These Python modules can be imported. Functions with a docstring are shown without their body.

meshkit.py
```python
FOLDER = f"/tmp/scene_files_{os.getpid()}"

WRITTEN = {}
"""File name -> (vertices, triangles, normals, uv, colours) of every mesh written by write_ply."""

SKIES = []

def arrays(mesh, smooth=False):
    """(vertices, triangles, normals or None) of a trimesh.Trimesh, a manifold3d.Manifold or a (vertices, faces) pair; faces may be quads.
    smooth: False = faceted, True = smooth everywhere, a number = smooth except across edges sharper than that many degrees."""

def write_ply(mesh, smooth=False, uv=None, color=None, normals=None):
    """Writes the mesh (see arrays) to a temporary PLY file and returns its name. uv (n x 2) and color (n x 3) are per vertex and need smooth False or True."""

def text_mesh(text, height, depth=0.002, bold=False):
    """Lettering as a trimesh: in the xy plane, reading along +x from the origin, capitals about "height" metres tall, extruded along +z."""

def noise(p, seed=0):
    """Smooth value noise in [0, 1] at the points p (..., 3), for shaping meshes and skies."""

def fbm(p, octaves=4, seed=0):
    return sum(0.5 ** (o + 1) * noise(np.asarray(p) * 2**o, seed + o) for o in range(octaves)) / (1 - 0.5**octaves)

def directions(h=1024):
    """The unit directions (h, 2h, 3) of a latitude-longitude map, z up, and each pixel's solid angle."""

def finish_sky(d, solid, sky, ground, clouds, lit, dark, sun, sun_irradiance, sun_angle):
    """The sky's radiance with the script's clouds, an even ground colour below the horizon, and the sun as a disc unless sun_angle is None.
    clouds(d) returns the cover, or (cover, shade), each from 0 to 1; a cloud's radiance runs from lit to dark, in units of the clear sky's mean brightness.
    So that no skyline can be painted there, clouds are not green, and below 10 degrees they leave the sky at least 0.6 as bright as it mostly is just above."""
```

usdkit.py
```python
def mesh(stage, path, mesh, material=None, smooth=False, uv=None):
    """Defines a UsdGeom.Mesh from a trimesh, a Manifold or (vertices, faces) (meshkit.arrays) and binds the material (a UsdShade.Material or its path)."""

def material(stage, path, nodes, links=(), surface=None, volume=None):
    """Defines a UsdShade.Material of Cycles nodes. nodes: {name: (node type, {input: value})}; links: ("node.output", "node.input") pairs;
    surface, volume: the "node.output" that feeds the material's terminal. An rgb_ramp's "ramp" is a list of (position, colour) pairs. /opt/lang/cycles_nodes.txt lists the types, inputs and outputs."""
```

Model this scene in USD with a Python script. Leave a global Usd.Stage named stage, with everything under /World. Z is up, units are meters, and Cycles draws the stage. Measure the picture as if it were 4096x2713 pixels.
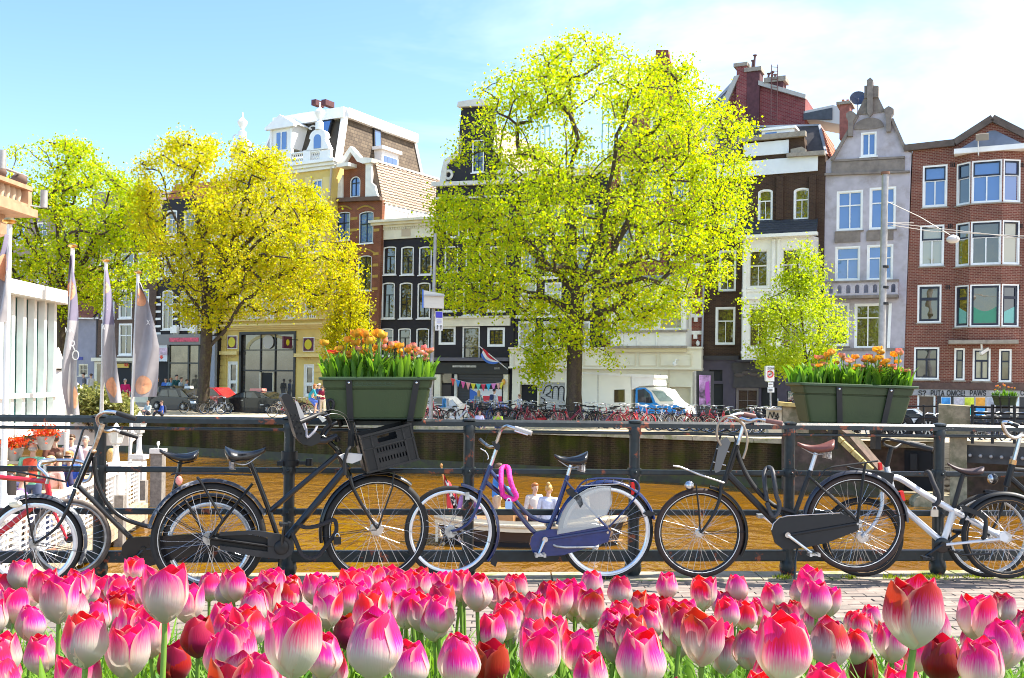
import math,random
import numpy as np,trimesh,usdkit,meshkit
import manifold3d as m3
from shapely.geometry import Polygon,box as sbox
from shapely.ops import unary_union
from pxr import Usd,UsdGeom,UsdLux,UsdShade,Gf,Sdf,Vt
stage=Usd.Stage.CreateInMemory()
UsdGeom.SetStageUpAxis(stage,'Z');UsdGeom.SetStageMetersPerUnit(stage,1.0)
UsdGeom.Xform.Define(stage,'/World')
R_=random.Random(7);RN=np.random.default_rng(7)
# --- camera, sky, sun, exposure
EYE,ROLL,FPX,HOR=1.38,0.014,3982.0,1527.0
EXPOSURE=1.45
cam=UsdGeom.Camera.Define(stage,'/World/camera')
cam.CreateHorizontalApertureAttr(36.0);cam.CreateVerticalApertureAttr(36.0*678/1024)
cam.CreateFocalLengthAttr(FPX/4096*36.0)
cam.CreateVerticalApertureOffsetAttr((HOR-1356.5)/4096*36.0)
cam.CreateClippingRangeAttr(Gf.Vec2f(0.05,5000));cam.CreateExposureAttr(EXPOSURE)
_r=np.array([math.cos(ROLL),0,math.sin(ROLL)]);_u=np.array([-math.sin(ROLL),0,math.cos(ROLL)]);_f=np.array([0,1.0,0])
cam.AddTransformOp().Set(Gf.Matrix4d(*_r,0,*_u,0,*(-_f),0,0,0,EYE,1))
SUN_AZ,SUN_EL=math.radians(80),math.radians(54)
SUN=np.array([math.sin(SUN_AZ)*math.cos(SUN_EL),math.cos(SUN_AZ)*math.cos(SUN_EL),math.sin(SUN_EL)])
sun=UsdLux.DistantLight.Define(stage,'/World/sun')
sun.CreateIntensityAttr(1.25);sun.CreateAngleAttr(0.5);sun.CreateNormalizeAttr(True);sun.CreateColorAttr(Gf.Vec3f(1,0.94,0.84))
sun.AddRotateZOp().Set(-math.degrees(SUN_AZ));sun.AddRotateXOp().Set(-(90-math.degrees(SUN_EL)))
sky=UsdLux.DomeLight.Define(stage,'/World/sky')
usdkit.material(stage,'/World/Looks/sky',{
    'sky':('sky_texture',{'sky_type':'single_scattering','sun_disc':False,'sun_elevation':SUN_EL,'sun_rotation':SUN_AZ,'aerosol_density':1.0,'air_density':1.0,'ozone_density':1.5}),
    'tc':('texture_coordinate',{}),'map':('mapping',{'scale':(1.0,1.0,3.2),'location':(0.35,0.1,0.2)}),
    'n':('noise_texture',{'scale':1.7,'detail':7.0,'roughness':0.58,'distortion':0.5}),
    'sx':('separate_xyz',{}),'gr':('math',{'math_type':'multiply_add','value2':0.42}),'rmp':('rgb_ramp',{'ramp':[(0.44,(0.0,0.0,0.0)),(0.56,(0.18,0.18,0.18)),(0.66,(0.45,0.45,0.45)),(0.82,(0.85,0.85,0.85))]}),
    'mx':('mix',{'color2':(5.6,5.8,6.0)}),'hs':('hsv',{'saturation':1.15}),'bg':('background_shader',{'strength':0.12})},
    [('tc.generated','map.vector'),('map.vector','n.vector'),('tc.generated','sx.vector'),('sx.x','gr.value1'),('n.fac','gr.value3'),('gr.value','rmp.fac'),('rmp.color','mx.fac'),('sky.color','hs.color'),('hs.color','mx.color1'),('mx.color','bg.color')],surface='bg.background')
UsdShade.MaterialBindingAPI.Apply(sky.GetPrim()).Bind(UsdShade.Material.Get(stage,'/World/Looks/sky'))
for _p,_l in((sky.GetPrim(),'sky'),):
    _p.SetCustomDataByKey('kind','structure')
# --- from the photograph's pixels (4096 x 2713) to points of the world
C0=np.array([0,0,EYE])
def ray(px,py):
    a,b=(px-2048)/FPX,(HOR-py)/FPX
    return _r*a+_u*b+_f
def P(px,py,Z):return C0+ray(px,py)*(Z/ray(px,py)[1])
def on_z(px,py,z):
    d=ray(px,py);return C0+d*((z-EYE)/d[2])
def on_plane(px,py,p0,n):
    d=ray(px,py);return C0+d*(np.dot(np.asarray(p0)-C0,n)/np.dot(d,n))
# --- materials
MATS={}
def mat(name,col,rough=0.6,metal=0.0,var=0.0,vs=3.0,col2=None,bump=0.0,bs=40.0,spec=0.5,coat=0.0,sss=0.0):
    if name in MATS:return MATS[name]
    n,l={'p':('principled_bsdf',{'base_color':col,'roughness':rough,'metallic':metal,'specular_ior_level':spec,'coat_weight':coat})},[]
    if var or col2 is not None or bump:n['g']=('geometry',{})
    if var or col2 is not None:
        c1=tuple(min(1,c*(1-var))for c in col);c2=col2 if col2 is not None else tuple(min(1,c*(1+var))for c in col)
        n['n']=('noise_texture',{'scale':vs,'detail':6.0,'roughness':0.62});n['r']=('rgb_ramp',{'ramp':[(0.32,c1),(0.68,c2)]})
        l+=[('g.position','n.vector'),('n.fac','r.fac'),('r.color','p.base_color')]
    if bump:
        n['bn']=('noise_texture',{'scale':bs,'detail':4.0});n['b']=('bump',{'strength':bump,'distance':0.01})
        l+=[('g.position','bn.vector'),('bn.fac','b.height'),('b.normal','p.normal')]
    MATS[name]=usdkit.material(stage,'/World/Looks/'+name,n,l,surface='p.BSDF')
    return MATS[name]
def mat_patchy(name,base,patch,scale=6.0,edge=(0.58,0.64),rough=0.55,metal=0.0,bump=0.25,var=0.25,spec=0.5):
    """paint or masonry with patches of a second colour (rust, moss, stains)"""
    if name in MATS:return MATS[name]
    b1=tuple(c*(1-var)for c in base);b2=tuple(min(1,c*(1+var))for c in base)
    n={'g':('geometry',{}),'n':('noise_texture',{'scale':scale,'detail':8.0,'roughness':0.7}),'r':('rgb_ramp',{'ramp':[(edge[0],(0,0,0)),(edge[1],(1,1,1))]}),
         'n2':('noise_texture',{'scale':scale*3.3,'detail':6.0}),'r2':('rgb_ramp',{'ramp':[(0.3,b1),(0.7,b2)]}),'mx':('mix',{'color2':patch}),
         'b':('bump',{'strength':bump,'distance':0.006}),'p':('principled_bsdf',{'roughness':rough,'metallic':metal,'specular_ior_level':spec})}
    MATS[name]=usdkit.material(stage,'/World/Looks/'+name,n,[('g.position','n.vector'),('g.position','n2.vector'),('n.fac','r.fac'),('n2.fac','r2.fac'),('r2.color','mx.color1'),('r.color','mx.fac'),
        ('mx.color','p.base_color'),('n.fac','b.height'),('b.normal','p.normal')],surface='p.BSDF')
    return MATS[name]
def mat_brick(name,c1,c2,mortar,along,bw=0.21,bh=0.065,dirt=0.35,bump=0.5,msize=0.012):
    """far-off brickwork; along: the wall's horizontal direction (x, y)"""
    if name in MATS:return MATS[name]
    ang=math.atan2(along[1],along[0])
    n={'g':('geometry',{}),'rot':('vector_rotate',{'rotate_type':'z_axis','angle':-ang}),'sx':('separate_xyz',{}),'cx':('combine_xyz',{}),
         'bk':('brick_texture',{'color1':c1,'color2':c2,'mortar':mortar,'scale':1.0,'mortar_size':msize,'brick_width':bw,'row_height':bh,'mortar_smooth':0.2}),
         'n':('noise_texture',{'scale':0.9,'detail':8.0,'roughness':0.65}),'r':('rgb_ramp',{'ramp':[(0.3,(1-dirt,)*3),(0.7,(1.12,)*3)]}),'m':('mix',{'mix_type':'multiply','fac':1.0}),
         'b':('bump',{'strength':bump,'distance':0.008,'invert':True}),'p':('principled_bsdf',{'roughness':0.85,'specular_ior_level':0.3})}
    MATS[name]=usdkit.material(stage,'/World/Looks/'+name,n,[('g.position','rot.vector'),('rot.vector','sx.vector'),('sx.x','cx.x'),('sx.z','cx.y'),('cx.vector','bk.vector'),
        ('g.position','n.vector'),('n.fac','r.fac'),('bk.color','m.color1'),('r.color','m.color2'),('m.color','p.base_color'),('bk.fac','b.height'),('b.normal','p.normal')],surface='p.BSDF')
    return MATS[name]
def mat_leaf(name,a,b,trans=0.5,rough=0.5,yellow=None,warm=0.0):
    """leaves: st.x picks a tone, light shines through"""
    if name in MATS:return MATS[name]
    n={'uv':('uvmap',{'attribute':'st'}),'s':('separate_xyz',{}),'r':('rgb_ramp',{'ramp':[(0,a),(1,b)]if yellow is None else[(0,a),(0.75,b),(1,yellow)]}),
         'd':('principled_bsdf',{'roughness':rough,'specular_ior_level':0.35}),'h':('hsv',{'hue':0.5-warm,'saturation':1.05,'value':1.3}),'t':('translucent_bsdf',{}),'m':('mix_closure',{'fac':trans})}
    MATS[name]=usdkit.material(stage,'/World/Looks/'+name,n,[('uv.UV','s.vector'),('s.x','r.fac'),('r.color','d.base_color'),('r.color','h.color'),('h.color','t.color'),
        ('d.BSDF','m.closure1'),('t.BSDF','m.closure2')],surface='m.closure')
    return MATS[name]
def mat_glass_dark(name,tint,rough=0.03,spec=1.0,var=0.5,vs=0.8):
    return mat(name,tint,rough=rough,spec=spec,var=var,vs=vs,coat=1.0)
# --- prims
COUNT={}
def numbered(parent,name):
    k=(parent,name);COUNT[k]=COUNT.get(k,-1)+1
    return name if COUNT[k]==0 else '%s_%03d'%(name,COUNT[k])
class Node:
    def __init__(self,path,off):self.path,self.off=path,np.asarray(off,float)
    @property
    def prim(self):return stage.GetPrimAtPath(self.path)
def tag(prim,label=None,cat=None,group=None,kind=None):
    for k,v in(('label',label),('category',cat),('group',group),('kind',kind)):
        if v:prim.SetCustomDataByKey(k,v)
def place(x,loc,rotz=0.0,scale=1.0,tilt=(0,0)):
    x.AddTranslateOp().Set(Gf.Vec3d(*map(float,loc)))
    x.AddRotateXYZOp().Set(Gf.Vec3f(float(tilt[0]),float(tilt[1]),float(rotz)))
    x.AddScaleOp().Set(Gf.Vec3f(*(map(float,scale)if np.ndim(scale)else(scale,)*3)))
def thing(name,label,cat,loc=(0,0,0),group=None,kind=None,rotz=0.0,scale=1.0,local=False,tilt=(0,0)):
    """parts are given in world coordinates unless local"""
    path='/World/'+numbered('/World',name)
    x=UsdGeom.Xform.Define(stage,path);place(x,loc,rotz,scale,tilt)
    tag(x.GetPrim(),label,cat,group,kind)
    return Node(path,(0,0,0)if local else loc)
def dup(src,loc,rotz=0.0,scale=1.0,label=None,group=None,name=None,tilt=(0,0),cat=None):
    was=src.prim.GetCustomData()
    base=name or src.path.split('/')[-1]
    if base[-4:-3]=='_' and base[-3:].isdigit():base=base[:-4]
    path='/World/'+numbered('/World',base)
    x=UsdGeom.Xform.Define(stage,path)
    x.GetPrim().GetReferences().AddInternalReference(src.path)
    x.ClearXformOpOrder()
    for op in('xformOp:translate','xformOp:rotateXYZ','xformOp:scale'):pass
    t=UsdGeom.Xformable(x)
    x.GetPrim().CreateAttribute('xformOp:translate',Sdf.ValueTypeNames.Double3).Set(Gf.Vec3d(*map(float,loc)))
    x.GetPrim().CreateAttribute('xformOp:rotateXYZ',Sdf.ValueTypeNames.Float3).Set(Gf.Vec3f(float(tilt[0]),float(tilt[1]),float(rotz)))
    x.GetPrim().CreateAttribute('xformOp:scale',Sdf.ValueTypeNames.Float3).Set(Gf.Vec3f(*(map(float,scale)if np.ndim(scale)else(scale,)*3)))
    x.GetPrim().CreateAttribute('xformOpOrder',Sdf.ValueTypeNames.TokenArray).Set(['xformOp:translate','xformOp:rotateXYZ','xformOp:scale'])
    x.GetPrim().SetInstanceable(True)
    tag(x.GetPrim(),label or was.get('label'),cat or was.get('category'),group or was.get('group'))
    return Node(path,loc)
def part(parent,name,mesh,m,smooth=False,label=None,kind=None,uv=None,cat=None,group=None):
    """a mesh under a thing or part (None: top-level)"""
    pp=parent.path if parent else '/World';off=parent.off if parent else np.zeros(3)
    path=pp+'/'+numbered(pp,name)
    if isinstance(mesh,MB):v,f=mesh.arrays();uv=mesh.uvs()if mesh.U else uv
    else:v,f,_=meshkit.arrays(mesh)
    if len(v)==0:return None
    g=usdkit.mesh(stage,path,(v-off,f),m,smooth if uv is None else(True if smooth else False),uv)
    tag(g.GetPrim(),label,cat,group,kind)
    return Node(path,off)
# --- mesh builder
def unit(v):
    v=np.asarray(v,float);n=np.linalg.norm(v);return v/n if n>1e-12 else v
X_,Y_,Z_=np.eye(3)
class MB:
    def __init__(s):s.V,s.F,s.U,s.n=[],[],[],0
    def add(s,v,f,uv=None):
        v=np.asarray(v,float);f=np.asarray(f,int)
        if f.shape[1]==4:f=np.vstack([f[:,[0,1,2]],f[:,[0,2,3]]])
        s.V.append(v);s.F.append(f+s.n);s.n+=len(v)
        if uv is not None:s.U.append(np.asarray(uv,float))
        return s
    def tm(s,m):
        v,f,_=meshkit.arrays(m);return s.add(v,f)
    def arrays(s):return(np.vstack(s.V),np.vstack(s.F))if s.V else(np.zeros((0,3)),np.zeros((0,3),int))
    def uvs(s):return np.vstack(s.U)
    def frame_box(s,c,a,b,d):
        """box: centre and three half vectors"""
        c,a,b,d=(np.asarray(x,float)for x in(c,a,b,d))
        v=[c+i*a+j*b+k*d for k in(-1,1)for j in(-1,1)for i in(-1,1)]
        f=[(0,2,3,1),(4,5,7,6),(0,1,5,4),(2,6,7,3),(0,4,6,2),(1,3,7,5)]
        if np.dot(np.cross(a,b),d)<0:f=[q[::-1]for q in f]
        return s.add(v,f)
    def box(s,c,size,rot=0.0):
        ca,sa=math.cos(rot),math.sin(rot)
        return s.frame_box(c,np.array([ca,sa,0])*size[0]/2,np.array([-sa,ca,0])*size[1]/2,Z_*size[2]/2)
    def beam(s,p,q,w,h,up=(0,0,1)):
        p,q=np.asarray(p,float),np.asarray(q,float);d=unit(q-p);a=np.cross(d,up)
        if np.linalg.norm(a)<1e-6:a=np.cross(d,X_)
        a=unit(a);b=np.cross(a,d)
        return s.frame_box((p+q)/2,(q-p)/2,a*w/2,b*h/2)
    def tube(s,pts,r,n=8,closed=False,caps=True):
        p=np.asarray(pts,float);m=len(p);r=np.broadcast_to(r,(m,))if np.ndim(r)<=1 else r
        if closed:t=np.roll(p,-1,0)-np.roll(p,1,0)
        else:t=np.gradient(p,axis=0)
        t=t/(np.linalg.norm(t,axis=1,keepdims=True)+1e-12)
        a=np.cross(t[0],Z_ if abs(t[0][2])<0.9 else X_);a=unit(a);A=[]
        for i in range(m):
            a=unit(a-t[i]*np.dot(a,t[i]));A.append(a)
        A=np.array(A);B=np.cross(t,A);g=np.arange(n)*2*math.pi/n
        v=p[:,None]+r[:,None,None]*(np.cos(g)[None,:,None]*A[:,None]+np.sin(g)[None,:,None]*B[:,None])
        rows=m if closed else m-1
        i,j=np.meshgrid(np.arange(rows),np.arange(n),indexing='ij');i2=(i+1)%m;j2=(j+1)%n
        f=np.stack([i*n+j,i*n+j2,i2*n+j2,i2*n+j],-1).reshape(-1,4)
        v=v.reshape(-1,3);tri=np.vstack([f[:,[0,1,2]],f[:,[0,2,3]]])
        if caps and not closed:
            c0,c1=len(v),len(v)+1;v=np.vstack([v,p[0],p[-1]]);k=np.arange(n);k2=(k+1)%n
            tri=np.vstack([tri,np.stack([np.full(n,c0),k2,k],1),np.stack([np.full(n,c1),(m-1)*n+k,(m-1)*n+k2],1)])
        return s.add(v,tri)
    def cyl(s,p,q,r,r2=None,n=12):
        return s.tube([p,q],[r,r if r2 is None else r2],n)
    def lathe(s,prof,o=(0,0,0),n=16,ez=Z_,ex=X_):
        """profile of (radius, height)"""
        ez,ex=unit(ez),np.asarray(ex,float);ex=unit(ex-ez*np.dot(ex,ez));ey=np.cross(ez,ex)
        g=np.arange(n)*2*math.pi/n;v=[]
        for r,z in prof:v+=[np.asarray(o)+ez*z+(ex*math.cos(a)+ey*math.sin(a))*max(r,1e-5)for a in g]
        m=len(prof);i,j=np.meshgrid(np.arange(m-1),np.arange(n),indexing='ij');j2=(j+1)%n
        return s.add(v,np.stack([i*n+j,i*n+j2,(i+1)*n+j2,(i+1)*n+j],-1).reshape(-1,4))
    def ring(s,c,e1,e2,R,a,b=None,N=40,n=8):
        """torus round c in the plane e1, e2; section a (radial) x b (axial)"""
        e3=np.cross(e1,e2);b=a if b is None else b;v=[]
        for k in range(N):
            t=2*math.pi*k/N;d=e1*math.cos(t)+e2*math.sin(t)
            v+=[c+d*(R+a*math.cos(g))+e3*b*math.sin(g)for g in np.arange(n)*2*math.pi/n]
        i,j=np.meshgrid(np.arange(N),np.arange(n),indexing='ij');i2=(i+1)%N;j2=(j+1)%n
        return s.add(v,np.stack([i*n+j,i2*n+j,i2*n+j2,i*n+j2],-1).reshape(-1,4))
    def ell(s,c,rx,ry=None,rz=None,n=10,ex=X_,ey=Y_,ez=Z_):
        ry=rx if ry is None else ry;rz=rx if rz is None else rz;m=max(4,n//2+1);v=[]
        for i in range(m+1):
            p=math.pi*i/m
            for j in range(n):
                t=2*math.pi*j/n;v.append(np.asarray(c)+ex*rx*math.sin(p)*math.cos(t)+ey*ry*math.sin(p)*math.sin(t)+ez*rz*math.cos(p))
        i,j=np.meshgrid(np.arange(m),np.arange(n),indexing='ij');j2=(j+1)%n
        return s.add(v,np.stack([i*n+j,(i+1)*n+j,(i+1)*n+j2,i*n+j2],-1).reshape(-1,4))
    def prism(s,poly,o,ex,ey,depth):
        """2-d polygon (shapely or points) in the frame o, ex, ey, pushed along ex x ey by depth"""
        poly=poly if hasattr(poly,'geom_type')else Polygon(poly)
        if not poly.is_valid:poly=poly.buffer(0)
        ex,ey=np.asarray(ex,float),np.asarray(ey,float);ez=np.cross(ex,ey)
        for g in getattr(poly,'geoms',[poly]):
            if g.is_empty or g.area<1e-9:continue
            m=trimesh.creation.extrude_polygon(g,abs(depth),engine='earcut');v=np.asarray(m.vertices)
            if depth<0:v=v*[1,1,-1];f=np.asarray(m.faces)[:,::-1]
            else:f=np.asarray(m.faces)
            s.add(np.asarray(o)+v[:,:1]*ex+v[:,1:2]*ey+v[:,2:]*ez,f)
        return s
    def quad(s,a,b,c,d):return s.add([a,b,c,d],[(0,1,2,3)])
    def grid(s,pts,uv=None):
        p=np.asarray(pts,float);m,n=p.shape[:2];i,j=np.meshgrid(np.arange(m-1),np.arange(n-1),indexing='ij')
        return s.add(p.reshape(-1,3),np.stack([i*n+j,i*n+j+1,(i+1)*n+j+1,(i+1)*n+j],-1).reshape(-1,4),uv)
def spline(pts,k=6):
    """Catmull-Rom through the points"""
    p=np.asarray(pts,float)
    if len(p)<3:return p
    q=np.vstack([2*p[0]-p[1],p,2*p[-1]-p[-2]]);out=[]
    for i in range(1,len(q)-2):
        for t in np.arange(k)/k:
            a,b,c,d=q[i-1:i+3];out.append(0.5*(2*b+(c-a)*t+(2*a-5*b+4*c-d)*t*t+(3*b-a-3*c+d)*t**3))
    return np.array(out+[p[-1]])
BLACK=mat('black_paint',(0.003,0.003,0.004),0.25,spec=0.5,coat=0.25,var=0.3,vs=30)
MATTE=mat('matte_black',(0.005,0.005,0.006),0.5,var=0.3,vs=20)
RUBBER=mat('rubber',(0.007,0.006,0.006),0.7,var=0.4,vs=25)
CHROME=mat('chrome',(0.72,0.72,0.74),0.22,1.0,var=0.2,vs=14)
STEEL=mat('dull_steel',(0.5,0.5,0.5),0.4,1.0,var=0.35,vs=18)
RED_LENS=mat('red_lens',(0.65,0.02,0.02),0.2)
WHITE=mat('white_paint',(0.78,0.77,0.74),0.5,var=0.08,vs=2)
CREAM=mat('cream_paint',(0.72,0.66,0.5),0.55,var=0.1,vs=1.5)
GOLD=mat('gold',(0.9,0.55,0.15),0.25,1.0)
# --- the setting: deck, water, quay, streets
ST,WA,TE=EYE-2.0,EYE-3.85,EYE-3.2
def rail_z(X):return 7.05+0.09*X
RAILD=unit([1,0.09,0]);RAILN=np.array([RAILD[1],-RAILD[0],0])
def quay_y(X):return 41.8-0.47*X
QD=unit([1,-0.47,0]);QN=np.array([-0.47,-1,0])/math.hypot(1,0.47)
def mat_water():
    n={'g':('geometry',{}),'mp':('mapping',{'scale':(1.0,0.7,1.0),'rotation':(0,0,0.3)}),'n1':('noise_texture',{'scale':0.9,'detail':3.0,'roughness':0.5,'distortion':0.8}),
         'n2':('noise_texture',{'scale':4.5,'detail':2.0}),'a':('mix',{'fac':0.2}),'b':('bump',{'strength':1.0,'distance':0.2}),
         'p':('principled_bsdf',{'base_color':(0.15,0.065,0.002),'roughness':0.02,'ior':1.33,'specular_ior_level':0.5})}
    return usdkit.material(stage,'/World/Looks/water',n,[('g.position','mp.vector'),('mp.vector','n1.vector'),('mp.vector','n2.vector'),('n1.color','a.color1'),('n2.color','a.color2'),('a.color','b.height'),('b.normal','p.normal')],surface='p.BSDF')
part(None,'canal_water',MB().quad((-90,-30,WA),(90,-30,WA),(90,70,WA),(-90,70,WA)),mat_water(),kind='structure',label='amber brown canal water with small ripples')
PAVE=mat_patchy('paving',(0.2,0.165,0.14),(0.13,0.11,0.1),2.5,(0.5,0.62),rough=0.85,var=0.2)
PAVE2=mat_patchy('paving_light',(0.26,0.2,0.17),(0.17,0.14,0.12),3.5,(0.5,0.62),rough=0.85,var=0.2)
MORTAR=mat('mortar_sand',(0.15,0.125,0.1),0.95,var=0.3,vs=20)
deck=thing('bridge_deck','brick paved bridge deck along the canal railing',None,(0,6,0),kind='structure')
def dk(x,back,z=0.0):return np.array([x,rail_z(x)+back,z])
m=MB();xs=[-14,14]
m.add([dk(-14,0.13,-0.012),dk(14,0.13,-0.012),(14,-6,-0.012),(-14,-6,-0.012),dk(-14,0.13,-0.6),dk(14,0.13,-0.6),(14,-6,-0.6),(-14,-6,-0.6)],
      [(0,3,2,1),(4,5,6,7),(0,1,5,4),(1,2,6,5),(2,3,7,6),(3,0,4,7)])
part(deck,'slab',m,MORTAR)
for i in range(26):
    x0=-5.2+i*0.5
    mb=MB();a,b=dk(x0+.006,-0.17),dk(x0+.494,-0.17);c,d=dk(x0+.494,0.14),dk(x0+.006,0.14)
    h=0.004+0.004*R_.random();t=np.array([0,0,h]);dn=np.array([0,0,-0.1])
    mb.add([a+t,b+t,c+t,d+t,a+dn,b+dn,c+dn,d+dn],[(0,1,2,3),(0,4,5,1),(1,5,6,2),(2,6,7,3),(3,7,4,0)])
    part(deck,'edge_stone',mb,mat_patchy('edge_stone',(0.3,0.26,0.2),(0.17,0.2,0.05),4.0,(0.52,0.62),rough=0.9))
nb,rest=0,MB()
for row in range(44):
    back=-0.185-row*0.075
    for k in range(64):
        x=-4.0+k*0.205+(0.1 if row%2 else 0)
        a0=R_.uniform(-.003,.003);h=R_.uniform(-.004,.004)
        mb=MB()if(x>0.5 and x<4.3 and row<15 and nb<296)else None
        A=[dk(x+.003,back+a0,h),dk(x+.2,back+a0,h),dk(x+.2,back-.07+a0,h),dk(x+.003,back-.07+a0,h)]
        B=[p-[0,0,.03]for p in A]
        (mb or rest).add(A+B,[(0,3,2,1),(3,7,6,2),(0,4,7,3),(1,2,6,5),(0,1,5,4)])
        if mb:part(deck,'brick',mb,(PAVE,PAVE2)[R_.random()<.4]);nb+=1
part(deck,'brick_field',rest,PAVE,kind='stuff')
mb=MB()
for cx,w in((3.02,.16),(3.42,.12),(3.75,.08),(2.45,.05),(1.95,.06),(0.72,.05),(2.75,.06),(3.95,.1)):
    for _ in range(int(w*1600)):
        x=cx+R_.gauss(0,w*.5);p=dk(x,-0.12+R_.gauss(0,.035),0.006);a=R_.uniform(0,6.28);l=R_.uniform(.012,.03);d=np.array([math.cos(a),math.sin(a),0])*.005
        mb.add([p-d,p+d,p+d*R_.uniform(-2,2)+[R_.gauss(0,.006),R_.gauss(0,.006),l]],[(0,1,2)],[(R_.random(),0)]*3)
part(None,'moss',mb,mat_leaf('moss_green',(0.14,0.2,0.01),(0.35,0.4,0.03),0.35),kind='stuff',label='bright green moss and weeds on the bridge edge',cat='moss')
GRD=mat_patchy('street',(0.5,0.42,0.3),(0.42,0.34,0.24),1.2,(0.45,0.6),rough=0.9,var=0.15)
ASPH=mat('asphalt',(0.2,0.185,0.17),0.9,var=0.2,vs=3)
QX0,QX1=-32.0,10.2
def q(x,back=0.0,z=ST):return np.array([x,quay_y(x),z])-QN*back
m=MB();A,B=q(QX0,0.3),q(QX1,0.3)
m.add([A,B,np.array([16.5,36.5,ST]),np.array([60,36.5,ST]),(200,300,ST),(-300,300,ST),(-120,88,ST)],[(0,1,2),(0,2,5),(2,3,4),(2,4,5),(0,5,6)])
part(None,'far_street',m,GRD,kind='structure',label='pale paved street along the far canal side')
part(None,'roadway',MB().quad(q(-60,7.5,ST+.004),q(40,7.5,ST+.004),q(40,12.2,ST+.004),q(-60,12.2,ST+.004)),ASPH,kind='structure',label='grey roadway in front of the canal houses')
m=MB()
for k0 in(14.2,):
    m.frame_box((q(-60,k0)+q(40,k0))/2+[0,0,.05],(q(40)-q(-60))/2,QN*0.0-QN*1.9,Z_*.06)
part(None,'pavement',m,mat('pavement_slab',(0.42,0.38,0.32),0.9,var=0.15,vs=2),kind='structure',label='narrow pavement before the far houses')
QB=mat_patchy('quay_brick_dirt',(0.13,0.09,0.06),(0.10,0.11,0.015),1.6,(0.47,0.6),rough=0.9,var=0.35)
def mat_quay():
    n={'g':('geometry',{}),'rot':('vector_rotate',{'rotate_type':'z_axis','angle':math.atan(0.47)}),'sx':('separate_xyz',{}),'cx':('combine_xyz',{}),
         'bk':('brick_texture',{'color1':(0.075,0.045,0.02),'color2':(0.04,0.025,0.013),'mortar':(0.09,0.065,0.035),'scale':1.0,'mortar_size':0.012,'brick_width':0.24,'row_height':0.08}),
         'n':('noise_texture',{'scale':0.8,'detail':9.0,'roughness':0.68}),'r':('rgb_ramp',{'ramp':[(0.44,(0,0,0)),(0.62,(1,1,1))]}),'mx':('mix',{'color2':(0.05,0.055,0.004)}),
         'st':('mapping',{'scale':(2.2,2.2,0.25)}),'n3':('noise_texture',{'scale':1.0,'detail':5.0}),'r3':('rgb_ramp',{'ramp':[(0.35,(0.45,0.42,0.4)),(0.65,(1.2,1.15,1.0))]}),'ml':('mix',{'mix_type':'multiply','fac':1.0}),
         'b':('bump',{'strength':0.8,'distance':0.03,'invert':True}),'p':('principled_bsdf',{'roughness':0.9,'specular_ior_level':0.2})}
    return usdkit.material(stage,'/World/Looks/quay_brick',n,[('g.position','rot.vector'),('rot.vector','sx.vector'),('sx.x','cx.x'),('sx.z','cx.y'),('cx.vector','bk.vector'),('g.position','n.vector'),('n.fac','r.fac'),
        ('r.color','mx.fac'),('bk.color','mx.color1'),('g.position','st.vector'),('st.vector','n3.vector'),('n3.fac','r3.fac'),('mx.color','ml.color1'),('r3.color','ml.color2'),('ml.color','p.base_color'),('bk.fac','b.height'),('b.normal','p.normal')],surface='p.BSDF')
quay=thing('quay_wall','mossy old brick quay wall of the far canal side','quay wall',q(-8,0,WA))
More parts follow.
